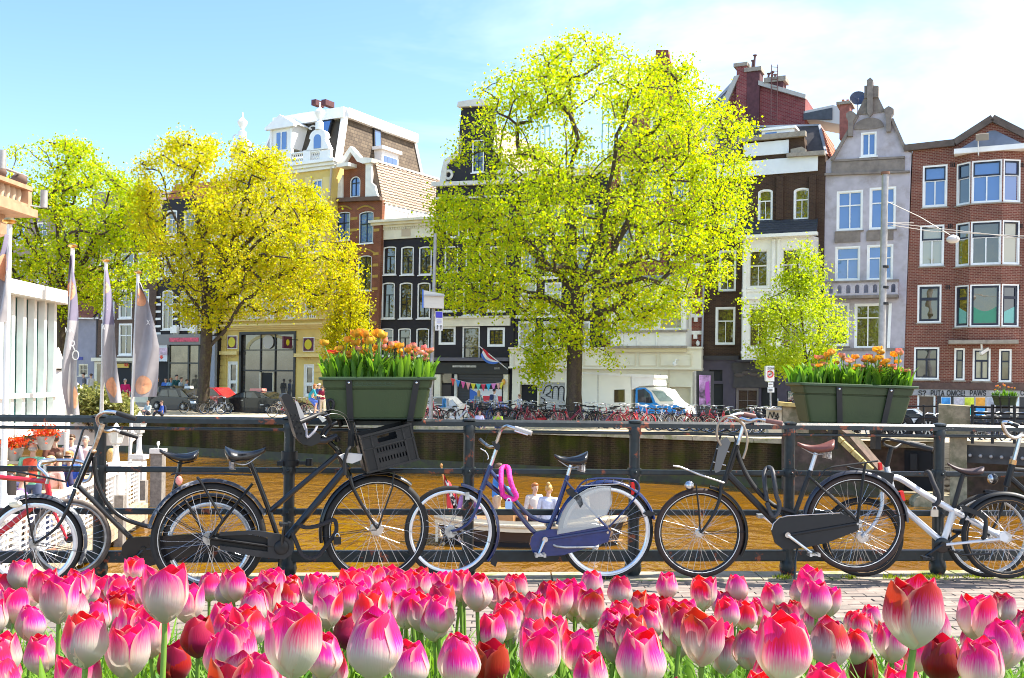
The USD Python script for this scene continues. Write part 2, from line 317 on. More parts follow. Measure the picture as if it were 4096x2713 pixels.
m=MB();m.frame_box((q(QX0)+q(QX1))/2*[1,1,0]+[0,0,(ST-.16+WA-1)/2]-QN*.4,(q(QX1)-q(QX0))/2,QN*.4,Z_*(ST-.16-WA+1)/2)
part(quay,'brick_face',m,mat_quay())
CAP=mat_patchy('quay_cap',(0.42,0.36,0.24),(0.2,0.21,0.06),1.5,(0.5,0.66),rough=0.9,var=0.2)
L=np.linalg.norm(q(QX1)-q(QX0));N=int(L/1.15)
for i in range(N):
    a,b=q(QX0)+QD*(L*i/N+.008),q(QX0)+QD*(L*(i+1)/N-.008);h=R_.uniform(-.006,.006)
    part(quay,'cap_stone',MB().frame_box((a+b)/2+[0,0,-.08+h]-QN*.2+QN*.05,(b-a)/2,QN*.26,Z_*.085),CAP)
mb=MB();mb.frame_box((q(QX0)+q(QX1))/2*[1,1,0]+[0,0,WA+.1]+QN*.03,(q(QX1)-q(QX0))/2,QN*.03,Z_*.28)
part(quay,'wet_footing',mb,mat_patchy('wet_footing',(0.035,0.03,0.018),(0.05,0.06,0.01),2.0,(0.45,0.6),rough=0.5))
# --- the bridge railing in front of us
RAILP=mat_patchy('railing_paint',(0.012,0.017,0.019),(0.22,0.05,0.018),9.0,(0.585,0.62),rough=0.38,bump=0.3,var=0.35)
def rp(px,z,off=0.0):
    """point of the railing's plane under photo column px at height z"""
    xr=(px-2048)/FPX;X=xr*7.05/(1-0.09*xr)
    return np.array([X,rail_z(X),z])+RAILN*off
rail=thing('bridge_railing','dark green iron bridge railing with rust spots','railing',rp(2048,0))
for z0,z1,dpt in((1.062,1.109,.062),(1.013,1.035,.05),(.725,.762,.05),(.436,.476,.05),(.107,.186,.06)):
    mb=MB();a,b=rp(-500,(z0+z1)/2),rp(4500,(z0+z1)/2)
    hh=(z1-z0)/2;prof=Polygon([(-dpt/2,-hh),(dpt/2,-hh),(dpt/2,hh),(-dpt/2,hh)]).buffer(-.008).buffer(.008,quad_segs=3)
    if z0>1.05:prof=Polygon([(-dpt/2,-hh),(dpt/2,-hh),(dpt/2,hh*.3),(dpt*.25,hh),(-dpt*.25,hh),(-dpt/2,hh*.3)])
    mb.prism(prof,a,-RAILN,Z_,np.linalg.norm(b-a))
    v,f=mb.arrays()
    e=-np.cross(RAILN,Z_)if False else np.cross(-RAILN,Z_)
    if np.dot(e,RAILD)<0:mb=MB().prism(prof,b,-RAILN,Z_,np.linalg.norm(b-a))
    part(rail,'rail_bar',mb,RAILP)
POSTPX=[-340,405,1162,1880,2542,3162,3760,4330]
for px in POSTPX:
    mb=MB();o=rp(px,0)
    prof=[(.0,-.02),(.05,-.02),(.052,.0),(.046,.012),(.058,.035),(.062,.065),(.055,.1),(.04,.125),(.041,.2),(.041,.43),(.039,.44),(.0385,1.0),(.045,1.02),(.045,1.055),(.04,1.07)]
    mb.lathe(prof,o,20)
    pp=part(rail,'post',mb,RAILP,smooth=35)
    mb=MB()
    for z in(.745,.456):
        mb.lathe([(.001,-.03),(.05,-.028),(.054,0),(.05,.028),(.001,.03)],o+[0,0,z],16)
        mb.ell(o+RAILN*.058+[0,0,z],.011,.011,.011,8)
    part(pp,'collar',mb,RAILP,smooth=40)
    part(pp,'cap',MB().lathe([(.05,1.1),(.05,1.112),(.02,1.12),(.0,1.121)],o,14),RAILP)
mb=MB();o=rp(1162,0)
mb.lathe([(.052,.80),(.056,.80),(.056,.875),(.052,.875)],o,18);mb.lathe([(.058,.775),(.066,.775),(.066,.815),(.058,.815)],o,18)
mb.beam(o+RAILD*.06+[0,0,.795],o+RAILD*.125+[0,0,.795],.02,.025);mb.lathe([(.01,.775),(.024,.775),(.024,.825),(.01,.825)],o+RAILD*.135,14)
mb.beam(o-RAILD*.075+RAILN*.05+[0,0,.795],o-RAILD*.03+RAILN*.06+[0,0,.795],.02,.03)
cl=thing('pipe_clamp','black pipe clamp round the second railing post from the left','clamp',o+[0,0,.8]);part(cl,'clamp_band',mb,MATTE,smooth=30)
# --- the bicycles leaning on the railing
def paint(name,c):return mat(name,c,0.25,spec=0.6,coat=0.6,var=0.2,vs=20)
NAVY=paint('navy_paint',(0.002,0.012,0.075));REDP=paint('red_paint',(0.5,0.015,0.03));SILVER=mat('silver_frame',(0.68,0.69,0.72),0.3,0.55,var=0.06,vs=10)
BROWNR=mat('brown_rubber',(0.025,0.011,0.007),0.7,var=0.3,vs=25);TAN=mat('tan_sidewall',(0.55,0.33,0.15),0.7,var=0.15,vs=20)
GREYR=mat('dusty_rubber',(0.12,0.095,0.08),0.85,var=0.4,vs=15);LEATHER=mat('brown_leather',(0.14,0.045,0.035),0.45,var=0.25,vs=20)
SADDLE=mat('saddle_vinyl',(0.005,0.005,0.006),0.3,spec=0.6,coat=0.3,var=0.3,vs=20);GRIPBR=mat('brown_grip',(0.16,0.07,0.06),0.6)
STRIPE=mat('reflex_stripe',(0.8,0.78,0.74),0.5);BLUERIM=mat('bright_rim',(0.8,0.83,0.9),0.25,0.85,var=0.1,vs=10);RUSTY=mat_patchy('rusty_chrome',(0.5,0.4,0.3),(0.3,0.14,0.05),20,(0.4,0.6),metal=0.6,rough=0.4)
WORNG=mat_patchy('worn_mudguard',(0.03,0.035,0.05),(0.35,0.36,0.38),14,(0.5,0.6),rough=0.35)
class Bike:
    def __init__(s,name,label,a,b,group=None,w=0):
        """a, b: (px, depth) of two points of the wheel plane"""
        s.a,s.b=a,b
        pa,pb=P(a[0],HOR,a[1]),P(b[0],HOR,b[1])
        s.d=unit((pb-pa)*[1,1,0]);s.n=np.array([s.d[1],-s.d[0],0])
        if s.n[1]>0:s.n=-s.n
        s.o=pa*[1,1,0]
        s.t=thing(name,label,'bicycle',s.o*.5+pb*[.5,.5,0],group)
    def pt(s,px,py,off=0.0):
        return on_plane(px,py,s.o+s.n*off,s.n)
    def pts(s,L,off=0.0,k=0):
        p=np.array([s.pt(x[0],x[1],off+(x[2]if len(x)>2 else 0))for x in L])
        return spline(p,k)if k else p
    def scale(s,px,py):return np.linalg.norm(s.pt(px+.5,py)-s.pt(px-.5,py))
    def tube(s,name,L,r,m,off=0.0,k=0,parent=None,n=9):
        return part(parent or s.t,name,MB().tube(s.pts(L,off,k),r,n),m,smooth=40)
    def wheel(s,c,R,name='front_wheel',tyre=RUBBER,rim=STEEL,tw=.038,spokes=36,stripe=None,side=None,hubr=.02,off=0.0,hubm=STEEL,rot=0.0,seed=0,rimw=.012):
        C=s.pt(*c,off);R=R*s.scale(*c);h=tw/2;e1,e2,n=s.d,Z_,s.n
        if rot:e1=unit(e1*math.cos(rot)+n*math.sin(rot));n=np.cross(e1,Z_);n=n if n[1]<0 else-n
        W=part(s.t,name,MB().ring(C,e1,e2,R-tw*.62-rimw,rimw,.013,56,8),rim,smooth=50)
        part(W,'tyre',MB().ring(C,e1,e2,R-h,h,h*.95,64,10),tyre,smooth=60)
        if stripe is not None:part(W,'stripe',MB().ring(C+n*h*.62,e1,e2,R-h*1.62,.0028,.004,64,6),stripe)
        if side is not None:part(W,'sidewall',MB().ring(C+n*h*.52,e1,e2,R-h*1.35,h*.36,h*.3,64,6),side)
        mb=MB();rr=random.Random(seed)
        for i in range(spokes):
            t=2*math.pi*i/spokes+.03;sgn=1 if i%2 else-1;t2=t+(0.95 if(i//2)%2 else-0.95)
            p=C+(e1*math.cos(t2)+e2*math.sin(t2))*hubr*1.2+n*sgn*.026;q_=C+(e1*math.cos(t)+e2*math.sin(t))*(R-tw*.62-rimw*1.5)
            mb.tube([p,q_],.0013,4,caps=False)
        part(W,'spokes',mb,CHROME)
        hb=MB().lathe([(.0,-.055),(.008,-.055),(.009,-.03),(hubr*1.3,-.03),(hubr*1.3,-.026),(hubr*.8,-.022),(hubr*.8,.022),(hubr*1.3,.026),(hubr*1.3,.03),(.009,.03),(.008,.055),(0,.055)],C,18,ez=n,ex=e1)
        part(W,'hub',hb,hubm,smooth=30)
        return C,R
    def guard(s,c,R,a0,a1,m,name='mudguard',w=.05,gap=.018,off=0.0,stay=None):
        C=s.pt(*c,off);R=R*s.scale(*c)+gap;rows=[]
        for t in np.radians(np.linspace(a0,a1,26)):
            d=s.d*math.cos(t)+Z_*math.sin(t)
            rows.append([C+d*(R-.014)+s.n*w/2,C+d*(R-.002)+s.n*w*.42,C+d*(R+.006)+s.n*w*.2,C+d*(R+.008),C+d*(R+.006)-s.n*w*.2,C+d*(R-.002)-s.n*w*.42,C+d*(R-.014)-s.n*w/2])
        g=part(s.t,name,MB().grid(rows),m,smooth=60)
        if stay is not None:
            t=math.radians(stay);d=s.d*math.cos(t)+Z_*math.sin(t)
            part(g,'stay',MB().tube([C+s.n*.05,C+d*R*.98+s.n*w*.5],.0025,6).tube([C-s.n*.05,C+d*R*.98-s.n*w*.5],.0025,6),BLACK)
        return g
    def saddle(s,nose,tail,h,m,wide=.1,post=None,springs=False,top=0.0):
        """nose, tail: upper points (px, py)"""
        N,T=s.pt(*nose),s.pt(*tail);L=np.linalg.norm(T-N);ax=unit(T-N);rows=[]
        u=np.linspace(0,1,15);hh=h*s.scale(*nose)
        for t in u:
            wd=.024+(wide-.024)*(1/(1+math.exp(-11*(t-.58))));wd*=math.sqrt(max(0.02,1-max(0,(t-.88)/.125)**2))*math.sqrt(min(1,.12+t/.06))
            z=.028*(t-.5)**2*4*.6-.014*math.sin(math.pi*t);th=hh*(.34+.66*min(1,t*1.25))*(1 if t<.97 else .6)
            c=N+ax*L*t+Z_*z
            rows.append([c+s.n*wd*math.sin(g)+Z_*(th*.5*(math.cos(g)-1)if math.cos(g)>-.2 else th*.5*(math.cos(g)*.9-1))for g in np.linspace(0,2*math.pi,15)[:-1]])
        rows=[[np.mean(r,0)]*14 for r in rows[:1]]+rows+[[np.mean(r,0)]*14 for r in rows[-1:]]
        p=np.array(rows);p=np.concatenate([p,p[:,:1]],1)
        S=part(s.t,'saddle',MB().grid(p),m,smooth=70)
        mb=MB();b0=N+ax*L*.12-Z_*hh*.35;b1=N+ax*L*.5-Z_*hh*1.1;b2=N+ax*L*.88-Z_*hh*.9
        for g in(-1,1):mb.tube(spline([b0,b1+s.n*.02*g,b2+s.n*.045*g],5),.0035,6)
        part(S,'saddle_rail',mb,STEEL if springs else MATTE)
        if springs:
            for g in(-1,1):
                c=b2+s.n*.045*g-ax*L*.06;mb=MB()
                mb.tube([c+np.array([0,0,-.05*k/36])+(s.d*math.cos(k*1.05)+s.n*math.sin(k*1.05))*.017 for k in range(37)],.0032,5)
                part(S,'spring',mb,STEEL)
        return S
    def crank(s,bb,end,m=STEEL,ring_r=None,pedal=True,pm=MATTE):
        A,B=s.pt(*bb,.065),s.pt(*end,.075)
        c=part(s.t,'crank',MB().tube([A,A*.5+B*.5,B],[.014,.011,.01],8).cyl(A-s.n*.012,A+s.n*.012,.019,n=14),m,smooth=40)
        if pedal:
            mb=MB();ctr=B+s.n*.055
            for g in(-1,1):mb.frame_box(ctr+s.d*.028*g,s.d*.008,Z_*.011,s.n*.042)
            mb.frame_box(ctr,s.d*.022,Z_*.005,s.n*.04).cyl(B,ctr+s.n*.04,.006);part(c,'pedal',mb,pm)
        A2,B2=s.pt(*bb,-.065),s.pt(2*bb[0]-end[0],2*bb[1]-end[1],-.075)
        c=part(s.t,'crank',MB().tube([A2,B2],[.014,.01],8),m,smooth=40)
        if pedal:part(c,'pedal',MB().frame_box(B2-s.n*.05,s.d*.035,Z_*.012,s.n*.04),pm)
    def plate(s,name,poly,off,th,m,bev=0.0,parent=None,label=None):
        """flat shape given by its outline in the photograph, standing in the bicycle's plane"""
        q2=[s.pt(*p,off)for p in poly];o=q2[0];pg=Polygon([((x-o)@s.d,(x-o)[2])for x in q2])
        ex=s.d;depth=th if np.dot(np.cross(s.d,Z_),s.n)>0 else-th
        mb=MB();mb.prism(pg,o-s.n*0,ex,Z_,depth)
        return part(parent or s.t,name,mb,m,smooth=30,label=label)
    def legs(s,name,L,r,m,sp=.045,taper=.6,k=5,parent=None):
        """two blades left and right of the wheel"""
        for g in(1,-1):
            p=np.array([s.pt(x[0],x[1],g*sp*(x[2]if len(x)>2 else 1))for x in L]);p=spline(p,k)
            part(parent or s.t,name,MB().tube(p,np.linspace(r,r*taper,len(p)),8),m,smooth=50)
    def ball(s,name,c,rx,ry,rz,m,off=0.0,parent=None,label=None):
        return part(parent or s.t,name,MB().ell(s.pt(*c,off),rx,ry,rz,14,s.d,s.n,Z_),m,smooth=60,label=label)
    def bars(s,name,L,r,m,grip=None,gm=None,k=6):
        h=s.tube(name,L,r,m,k=k,n=10)
        if grip:s.tube('grip',grip,.0165,gm or MATTE,k=0,parent=h,n=10)
        return h
GRP=None
b=Bike('bicycle','red bicycle cut by the left edge, dusty front wheel, silver drop bars',(-300,6.55),(281,6.7))
b.wheel((281,2152),166,tyre=GREYR,rim=STEEL,tw=.034,spokes=32,hubr=.024,hubm=BLACK);b.wheel((-330,2168),172,'rear_wheel',tyre=GREYR,tw=.034)
b.legs('fork',[(196,1985,.7),(222,2060),(270,2160)],.014,REDP)
b.tube('head_tube',[(180,1892),(199,1990)],.019,REDP);b.tube('top_tube',[(-120,1898),(182,1926)],.0165,REDP);b.tube('down_tube',[(192,1978),(-60,2180)],.02,REDP)
b.tube('seat_tube',[(-130,1850),(-60,2180)],.016,REDP);b.tube('chain_stay',[(-60,2180),(-330,2168)],.01,REDP,off=.04);b.tube('seat_stay',[(-120,1900),(-330,2168)],.009,REDP,off=.04)
b.saddle((-180,1800),(-30,1805),40,SADDLE);b.crank((-60,2180),(-10,2250))
b.tube('stem',[(182,1895),(178,1862),(200,1850)],.013,CHROME)
b.bars('handlebar',[(225,1842,-.1),(195,1840,0),(165,1846,.1),(155,1868,.14),(176,1888,.16),(192,1908,.17),(188,1935,.17)],.012,CHROME,grip=[(160,1850,.12),(215,1842,.02)],gm=CHROME)
b.bars('handlebar',[(225,1842,-.1),(290,1842,-.1),(345,1855,-.1),(366,1885,-.1),(356,1918,-.1),(330,1930,-.1)],.012,CHROME)
b=Bike('bicycle','old black roadster with front carrier, rusty stem and cream headlamp',(136,6.32),(840,6.62))
b.wheel((136,2174),200,rim=BLUERIM,tw=.036,rimw=.02,hubr=.02);b.wheel((840,2172),192,'rear_wheel',rim=BLUERIM,tw=.036,rimw=.02)
b.guard((136,2174),200,-28,112,WORNG,stay=-12);b.guard((840,2172),192,20,170,BLACK)
b.legs('fork',[(300,1958,.6),(272,2030),(235,2100),(185,2145),(138,2174)],.013,BLACK)
ht=b.tube('head_tube',[(370,1803),(303,1952)],.021,BLACK);b.tube('stem',[(412,1697),(372,1800)],.0145,RUSTY);b.ball('headset',(371,1806),.024,.024,.016,RUSTY,parent=ht)
b.tube('down_tube',[(312,1942),(440,2070),(572,2200)],.0165,BLACK)
b.tube('curved_tube',[(376,1828),(380,1880),(394,1945),(435,2022),(490,2070),(560,2098),(640,2115),(680,2120)],.0145,BLACK,k=5)
b.tube('seat_tube',[(715,1880),(690,1990),(640,2110),(572,2200)],.015,BLACK);b.tube('chain_stay',[(572,2200),(840,2172)],.01,BLACK,off=.045);b.tube('seat_stay',[(705,1940),(840,2172)],.009,BLACK,off=.045)
b.plate('chain_case',[(487,2212),(490,2180),(510,2155),(545,2146),(600,2145),(840,2130),(880,2160),(870,2200),(700,2235),(600,2262),(545,2268),(508,2252)],.02,.03,BLACK)
b.crank((572,2200),(528,2246),BLACK,pm=MATTE)
S=b.saddle((638,1806),(796,1808),44,SADDLE,.095);b.tube('seat_post',[(722,1845),(714,1890)],.014,BLACK)
b.ball('headlamp',(62,2016),.04,.026,.024,CREAM,off=.02)
for off in(.13,-.13):
    b.tube('carrier_side',[(30,1884),(60,1886),(160,1905),(266,1928)],.0065,BLACK,off=off,k=3)
    b.tube('carrier_strut',[(98,1925),(112,2070),(136,2172)],.006,BLACK,off=off*.4)
for t in np.linspace(0,1,7):
    x,y=34+225*t,1886+42*t
    b.tube('carrier_bar',[(x,y,.13),(x,y,-.13)],.0045,BLACK)
for off in(.09,-.09):b.tube('carrier_back',[(266,1926),(300,1830),(332,1722),(340,1713),(350,1716)],.007,BLACK,off=off)
b.tube('carrier_back',[(350,1716,.09),(352,1716,-.09)],.007,BLACK)
for t in(.3,.55,.8):b.tube('carrier_bar',[(266+66*t,1926-205*t,.09),(266+66*t,1926-205*t,-.09)],.005,BLACK)
b.bars('handlebar',[(392,1692,0),(388,1672,.05),(404,1655,.12),(432,1647,.2),(470,1652,.22),(544,1674,.24)],.0115,CHROME,grip=[(466,1652,.22),(544,1676,.24)])
b.bars('handlebar',[(392,1692,0),(412,1722,-.05),(432,1726,-.12),(455,1720,-.16),(480,1727,-.18),(552,1749,-.2)],.0115,CHROME,grip=[(480,1727,-.18),(552,1749,-.2)])
b.tube('brake_rod',[(400,1700),(375,1780),(305,1950)],.003,STEEL,off=.03)
b=Bike('bicycle','black city bicycle with child seat on the front and open chain guard',(837,6.42),(1506,6.75))
C2=b
b.wheel((837,2152),232,'rear_wheel',tw=.055,stripe=STRIPE,rim=MATTE,hubr=.032,seed=2);b.wheel((1506,2116),213,tw=.055,stripe=STRIPE,rim=MATTE,hubr=.032,hubm=CHROME,seed=3)
b.guard((837,2152),232,22,168,WORNG,w=.06,stay=150);b.guard((1506,2116),213,52,192,BLACK,w=.06,stay=186)
b.tube('seat_tube',[(1000,1850),(1024,1905),(1074,2035),(1125,2192)],.0165,BLACK);b.tube('top_tube',[(1078,2046),(1355,1815)],.018,BLACK);b.tube('down_tube',[(1130,2175),(1392,1862)],.0255,BLACK)
b.tube('head_tube',[(1350,1800),(1398,1908)],.0235,BLACK);b.legs('fork',[(1400,1905,.8),(1416,1960),(1460,2040),(1510,2116)],.015,BLACK,sp=.05)
b.tube('stem',[(1352,1802),(1300,1752),(1282,1742)],.018,BLACK)
b.tube('chain_stay',[(1125,2192),(837,2152)],.011,BLACK,off=.05);b.tube('chain_stay',[(1125,2192),(837,2152)],.011,BLACK,off=-.05)
for off in(.055,-.055):
    b.tube('rack_strut',[(788,1908),(802,1925),(890,2078),(860,2140)],.009,BLACK,off=off);b.tube('seat_stay',[(1010,1935),(880,2100),(840,2150)],.0095,BLACK,off=off)
    b.tube('rack_side',[(684,1899),(700,1894),(900,1896),(1010,1900)],.0065,BLACK,off=off*1.3)
for x in(690,760,830,900,970):b.tube('rack_bar',[(x,1896,.07),(x,1896,-.07)],.005,BLACK)
b.ball('tail_lamp',(716,1922),.022,.02,.03,mat('clear_red',(0.7,0.25,0.22),0.15),off=.02)
S=b.saddle((1062,1800),(900,1795),56,SADDLE,.1,springs=True);b.tube('seat_post',[(990,1848),(1004,1870)],.014,BLACK)
DG=mat('graphite_plastic',(0.02,0.021,0.025),0.45,var=0.15,vs=10)
cc=b.plate('chain_guard',[(878,2128),(1024,2120),(1121,2136),(1160,2158),(1174,2188),(1166,2215),(1136,2236),(1024,2225),(878,2196),(878,2180),(1010,2198),(1070,2205),(1070,2150),(1010,2136),(878,2142)],.035,.025,DG)
b.plate('chain_case',[(840,2132),(1010,2140),(1100,2160),(1100,2205),(1010,2205),(840,2180)],.028,.006,MATTE);b.ball('chain_ring',(1126,2190),.05,.02,.05,MATTE,off=.06)
b.crank((1126,2190),(1138,2092),BLACK,pm=MATTE)
b.tube('front_carrier',[(1450,1902,.08),(1610,1882,.08)],.006,BLACK);b.tube('front_carrier',[(1450,1902,-.08),(1610,1882,-.08)],.006,BLACK)
for off in(.06,-.06):b.tube('carrier_strut',[(1575,1890),(1570,1950),(1512,2112)],.006,BLACK,off=off)
b.tube('carrier_back',[(1470,1905,.05),(1440,1790,.05),(1415,1690,.05)],.007,BLACK)
h=b.bars('handlebar',[(1285,1742,0),(1300,1715,.02),(1320,1690,.04),(1300,1660,.1),(1268,1660,.17),(1232,1675,.21),(1198,1690,.25)],.0125,MATTE,grip=[(1262,1662,.18),(1232,1675,.21),(1198,1690,.25)])
b.bars('handlebar',[(1300,1660,-.02),(1315,1648,-.1),(1338,1650,-.16),(1356,1680,-.2),(1364,1702,-.22)],.0165,MATTE)
b.plate('brake_lever',[(1268,1665),(1282,1662),(1306,1680),(1290,1690)],.2,.008,STEEL)
b.tube('brake_cable',[(1280,1652,.12),(1330,1640,.1),(1380,1660,.06),(1400,1700,.04),(1405,1780,.03),(1395,1870,.03)],.0025,MATTE,k=5);b.tube('brake_cable',[(1290,1668,.16),(1330,1655,.14),(1375,1668,.08),(1398,1720,.05)],.002,CHROME,k=5)
b.tube('ring_holder',[(1318,1640,-.05),(1310,1610,-.05),(1322,1600,-.05),(1334,1612,-.05),(1330,1640,-.05)],.012,MATTE,k=4)
cs=Bike.__new__(Bike);cs.__dict__.update(b.__dict__);cs.t=thing('child_seat','black child seat on the handlebars of the black city bicycle','child seat',b.pt(1200,1700))
shell=[(1120,1588),(1127,1577),(1143,1574),(1158,1583),(1172,1612),(1186,1650),(1198,1690),(1212,1728),(1236,1742),(1258,1728),(1276,1738),(1268,1768),(1238,1780),(1202,1772),(1180,1748),(1166,1705),(1150,1650),(1130,1612)]
q3=[b.pt(*p)for p in shell];o3=b.pt(1190,1700);pg=Polygon([((x-o3)@b.d,(x-o3)[2])for x in q3]).buffer(.004)
mb=MB()
for i,(dd,sh)in enumerate(((-.13,-.012),(-.115,-.003),(.1,-.003))):
    mb.prism(pg.buffer(sh),o3+b.n*dd,b.d,Z_,(.015,.215,.015)[i]*(1 if np.dot(np.cross(b.d,Z_),b.n)>0 else-1))
part(cs.t,'shell',mb,MATTE,smooth=30)
for y in(1660,1685,1710,1735):
    for k in(0,1):cs.ball('vent',(1165+(y-1660)*.3+k*18,y),.006,.004,.008,mat('dark_hole',(0.003,0.003,0.003),0.9),off=.118)
cs.plate('padding',[(1176,1600),(1190,1610),(1214,1660),(1222,1700),(1215,1720),(1196,1670)],.03,.05,mat('grey_pad',(0.5,0.49,0.48),0.8))
cs.tube('strap',[(1215,1690,.125),(1226,1720,.128),(1230,1750,.125),(1258,1725,.12),(1268,1705,.1)],.008,mat('grey_strap',(0.3,0.29,0.33),0.7),k=4)
cs.tube('arm',[(1250,1765,.02),(1300,1765,.02),(1345,1745,.02),(1350,1760,0)],.022,BLACK)
cs.tube('arm',[(1290,1760,0),(1325,1700,0),(1345,1690,-.02)],.014,BLACK)
ft=cs.plate('foot_rest',[(1354,1822),(1385,1810),(1445,1815),(1440,1838),(1405,1852),(1376,1848)],.09,.05,mat('grey_white_plastic',(0.6,0.58,0.56),0.5))
cs.tube('foot_strap',[(1380,1900,.15),(1378,1840,.15),(1390,1800,.15),(1400,1790,.12)],.012,MATTE)
def crate():
    t=thing('crate','black plastic crate tied on the front carrier of the city bicycle','crate',C2.pt(1555,1890))
    A,B,Cc,D=(C2.pt(*p,.15)for p in((1438,1745),(1640,1693),(1671,1838),(1476,1894)))
    ex=unit(B-A);ey=np.cross(ex,np.array([0,0,1.0]));ez=unit(A-D);ez=unit(ez-ex*np.dot(ez,ex));nn=C2.n
    w,h=np.linalg.norm(B-A),np.linalg.norm(A-D);o=D
    face=Polygon([(.0,0),(w*.985,0),(w,h),(0,h)])
    hole=sbox(w*.33,h*.74,w*.66,h*.86).buffer(.008)
    holes=[hole]+[sbox(w*(.26+.058*k)-.0045,h*(.2+.26*j),w*(.26+.058*k)+.0045,h*(.2+.26*j)+.03)for k in range(10)for j in range(2)]
    dep=1 if np.dot(np.cross(ex,ez),nn)>0 else-1
    part(t,'front_panel',MB().prism(face.difference(unary_union(holes)),o,ex,ez,.006*dep),MATTE)
    part(t,'back_panel',MB().prism(face.difference(unary_union(holes)),o-nn*.3,ex,ez,.006*dep),MATTE)
    rim=MB()
    for z0,z1,e in((h-.012,h,.008),(h*.9,h*.92,.004),(0,.012,.006),(h*.60,h*.63,.003)):rim.prism(sbox(-.004,z0,w+.004,z1),o+nn*.003,ex,ez,e*dep+.006*dep)
    for x in(0,w*.18,w*.8,w-.012):rim.prism(sbox(x,0,x+.012,h),o+nn*.003,ex,ez,.009*dep)
    part(t,'rib',rim,MATTE)
    for x0 in(0,w-.006):
        part(t,'side_panel',MB().prism(sbox(0,0,.3,h),o+ex*x0,-nn,ez,.006),MATTE)
    part(t,'floor',MB().prism(sbox(0,0,w,.3),o,ex,-nn,.006),MATTE)
crate()
b=Bike('bicycle',"navy blue step-through bicycle with grey coat guard and silver bars",(1802,6.86),(2425,6.98));B3=b
b.wheel((1802,2126),184,tw=.036,rim=BLUERIM,hubr=.03,rimw=.016,hubm=STEEL,seed=4);b.wheel((2425,2126),189,'rear_wheel',tw=.036,rim=BLUERIM,rimw=.016,hubr=.032,hubm=RUSTY,seed=5,stripe=STRIPE)
b.guard((1802,2126),184,-38,78,NAVY,stay=-15);b.guard((2425,2126),189,14,172,NAVY,stay=22)
b.plate('mud_flap',[(1968,2225),(1984,2215),(1990,2245),(1982,2268),(1962,2255)],.01,.006,MATTE);b.plate('mud_flap',[(2570,2055),(2590,2040),(2622,2052),(2600,2066)],.01,.02,MATTE)
b.tube('head_tube',[(1963,1862),(1927,1960)],.0185,NAVY);b.legs('fork',[(1924,1962,.6),(1912,2020),(1880,2085),(1840,2115),(1803,2126)],.0135,NAVY)
b.tube('stem',[(1986,1795),(1963,1862)],.0135,CHROME);b.plate('stem_clamp',[(1966,1768),(1990,1762),(2000,1785),(1992,1802),(1980,1798)],-.015,.035,MATTE)
b.tube('upper_tube',[(1962,1884),(2035,1968),(2085,2030),(2130,2070),(2185,2086),(2225,2078)],.014,NAVY,k=4);b.tube('lower_tube',[(1945,1930),(2030,2000),(2105,2095),(2170,2162)],.0165,NAVY,k=4)
b.tube('seat_tube',[(2272,1902),(2225,2040),(2180,2150)],.0165,NAVY);b.tube('seat_post',[(2287,1850),(2270,1905)],.0135,CHROME)
for off in(.05,-.05):
    b.tube('seat_stay',[(2262,1922),(2350,2025),(2430,2112)],.008,NAVY,off=off);b.tube('chain_stay',[(2182,2158),(2430,2120)],.011,NAVY,off=off)
    b.tube('rack_side',[(2300,1968),(2330,1930),(2370,1916),(2440,1914),(2520,1918),(2548,1930),(2557,1960),(2530,2005),(2435,2110)],.0062,NAVY,off=off*1.3,k=4)
for x in(2350,2385,2420,2455,2490):b.tube('rack_bar',[(x,1917,.065),(x-6,1935,0),(x,1917,-.065)],.003,STEEL)
b.tube('rack_rail',[(2310,1945,.03),(2500,1935,.03)],.004,STEEL)
b.plate('tail_lamp',[(2522,1930),(2532,1930),(2536,1960),(2530,1976),(2520,1976),(2520,1950)],-.02,.04,RED_LENS)
b.saddle((2217,1826),(2350,1814),46,SADDLE,.09,springs=True)
b.plate('chain_case',[(2117,2175),(2124,2145),(2145,2124),(2175,2118),(2420,2102),(2440,2125),(2430,2165),(2330,2195),(2250,2218),(2165,2224),(2130,2208)],.022,.03,NAVY)
b.crank((2180,2158),(2156,2215),CHROME,pm=STEEL)
gm=usdkit.material(stage,'/World/Looks/coat_guard_plastic',{'a':('principled_bsdf',{'base_color':(0.45,0.44,0.43),'roughness':0.4}),'t':('transparent_bsdf',{'color':(0.9,0.88,0.82)}),'m':('mix_closure',{'fac':0.68})},[('a.BSDF','m.closure1'),('t.BSDF','m.closure2')],surface='m.closure')
for off in(.058,-.058):b.plate('coat_guard',[(2229,2138),(2236,2090),(2250,2050),(2270,2016),(2300,1986),(2350,1956),(2400,1946),(2442,1946),(2446,2014),(2428,2058),(2375,2076),(2410,2105)],off,.002,gm)
b.tube('guard_wire',[(2229,2138),(2236,2090),(2250,2050),(2270,2016),(2300,1986),(2350,1956),(2400,1946),(2442,1946),(2446,2014),(2428,2058),(2375,2076)],.0028,CHROME,off=.062)
b.tube('kick_stand',[(2214,2180,.05),(2225,2186,.06),(2260,2190,.06),(2395,2188,.06)],.008,STEEL)
b.bars('handlebar',[(1980,1785,0),(1990,1760,.02),(2004,1722,.06),(2024,1706,.12),(2050,1711,.16),(2127,1734,.2)],.0115,CHROME,grip=[(2060,1713,.165),(2127,1734,.2)],gm=mat('grip_grey',(0.35,0.33,0.32),0.5))
b.bars('handlebar',[(1984,1785,0),(1960,1788,-.06),(1938,1775,-.1),(1918,1758,-.14)],.0125,CHROME)
b.tube('brake_lever',[(1922,1795,.02),(1945,1810,.03),(1954,1832,.03),(1949,1838,.03)],.004,CHROME,k=4);b.tube('brake_lever',[(2058,1724,.2),(2112,1741,.22)],.005,CHROME)
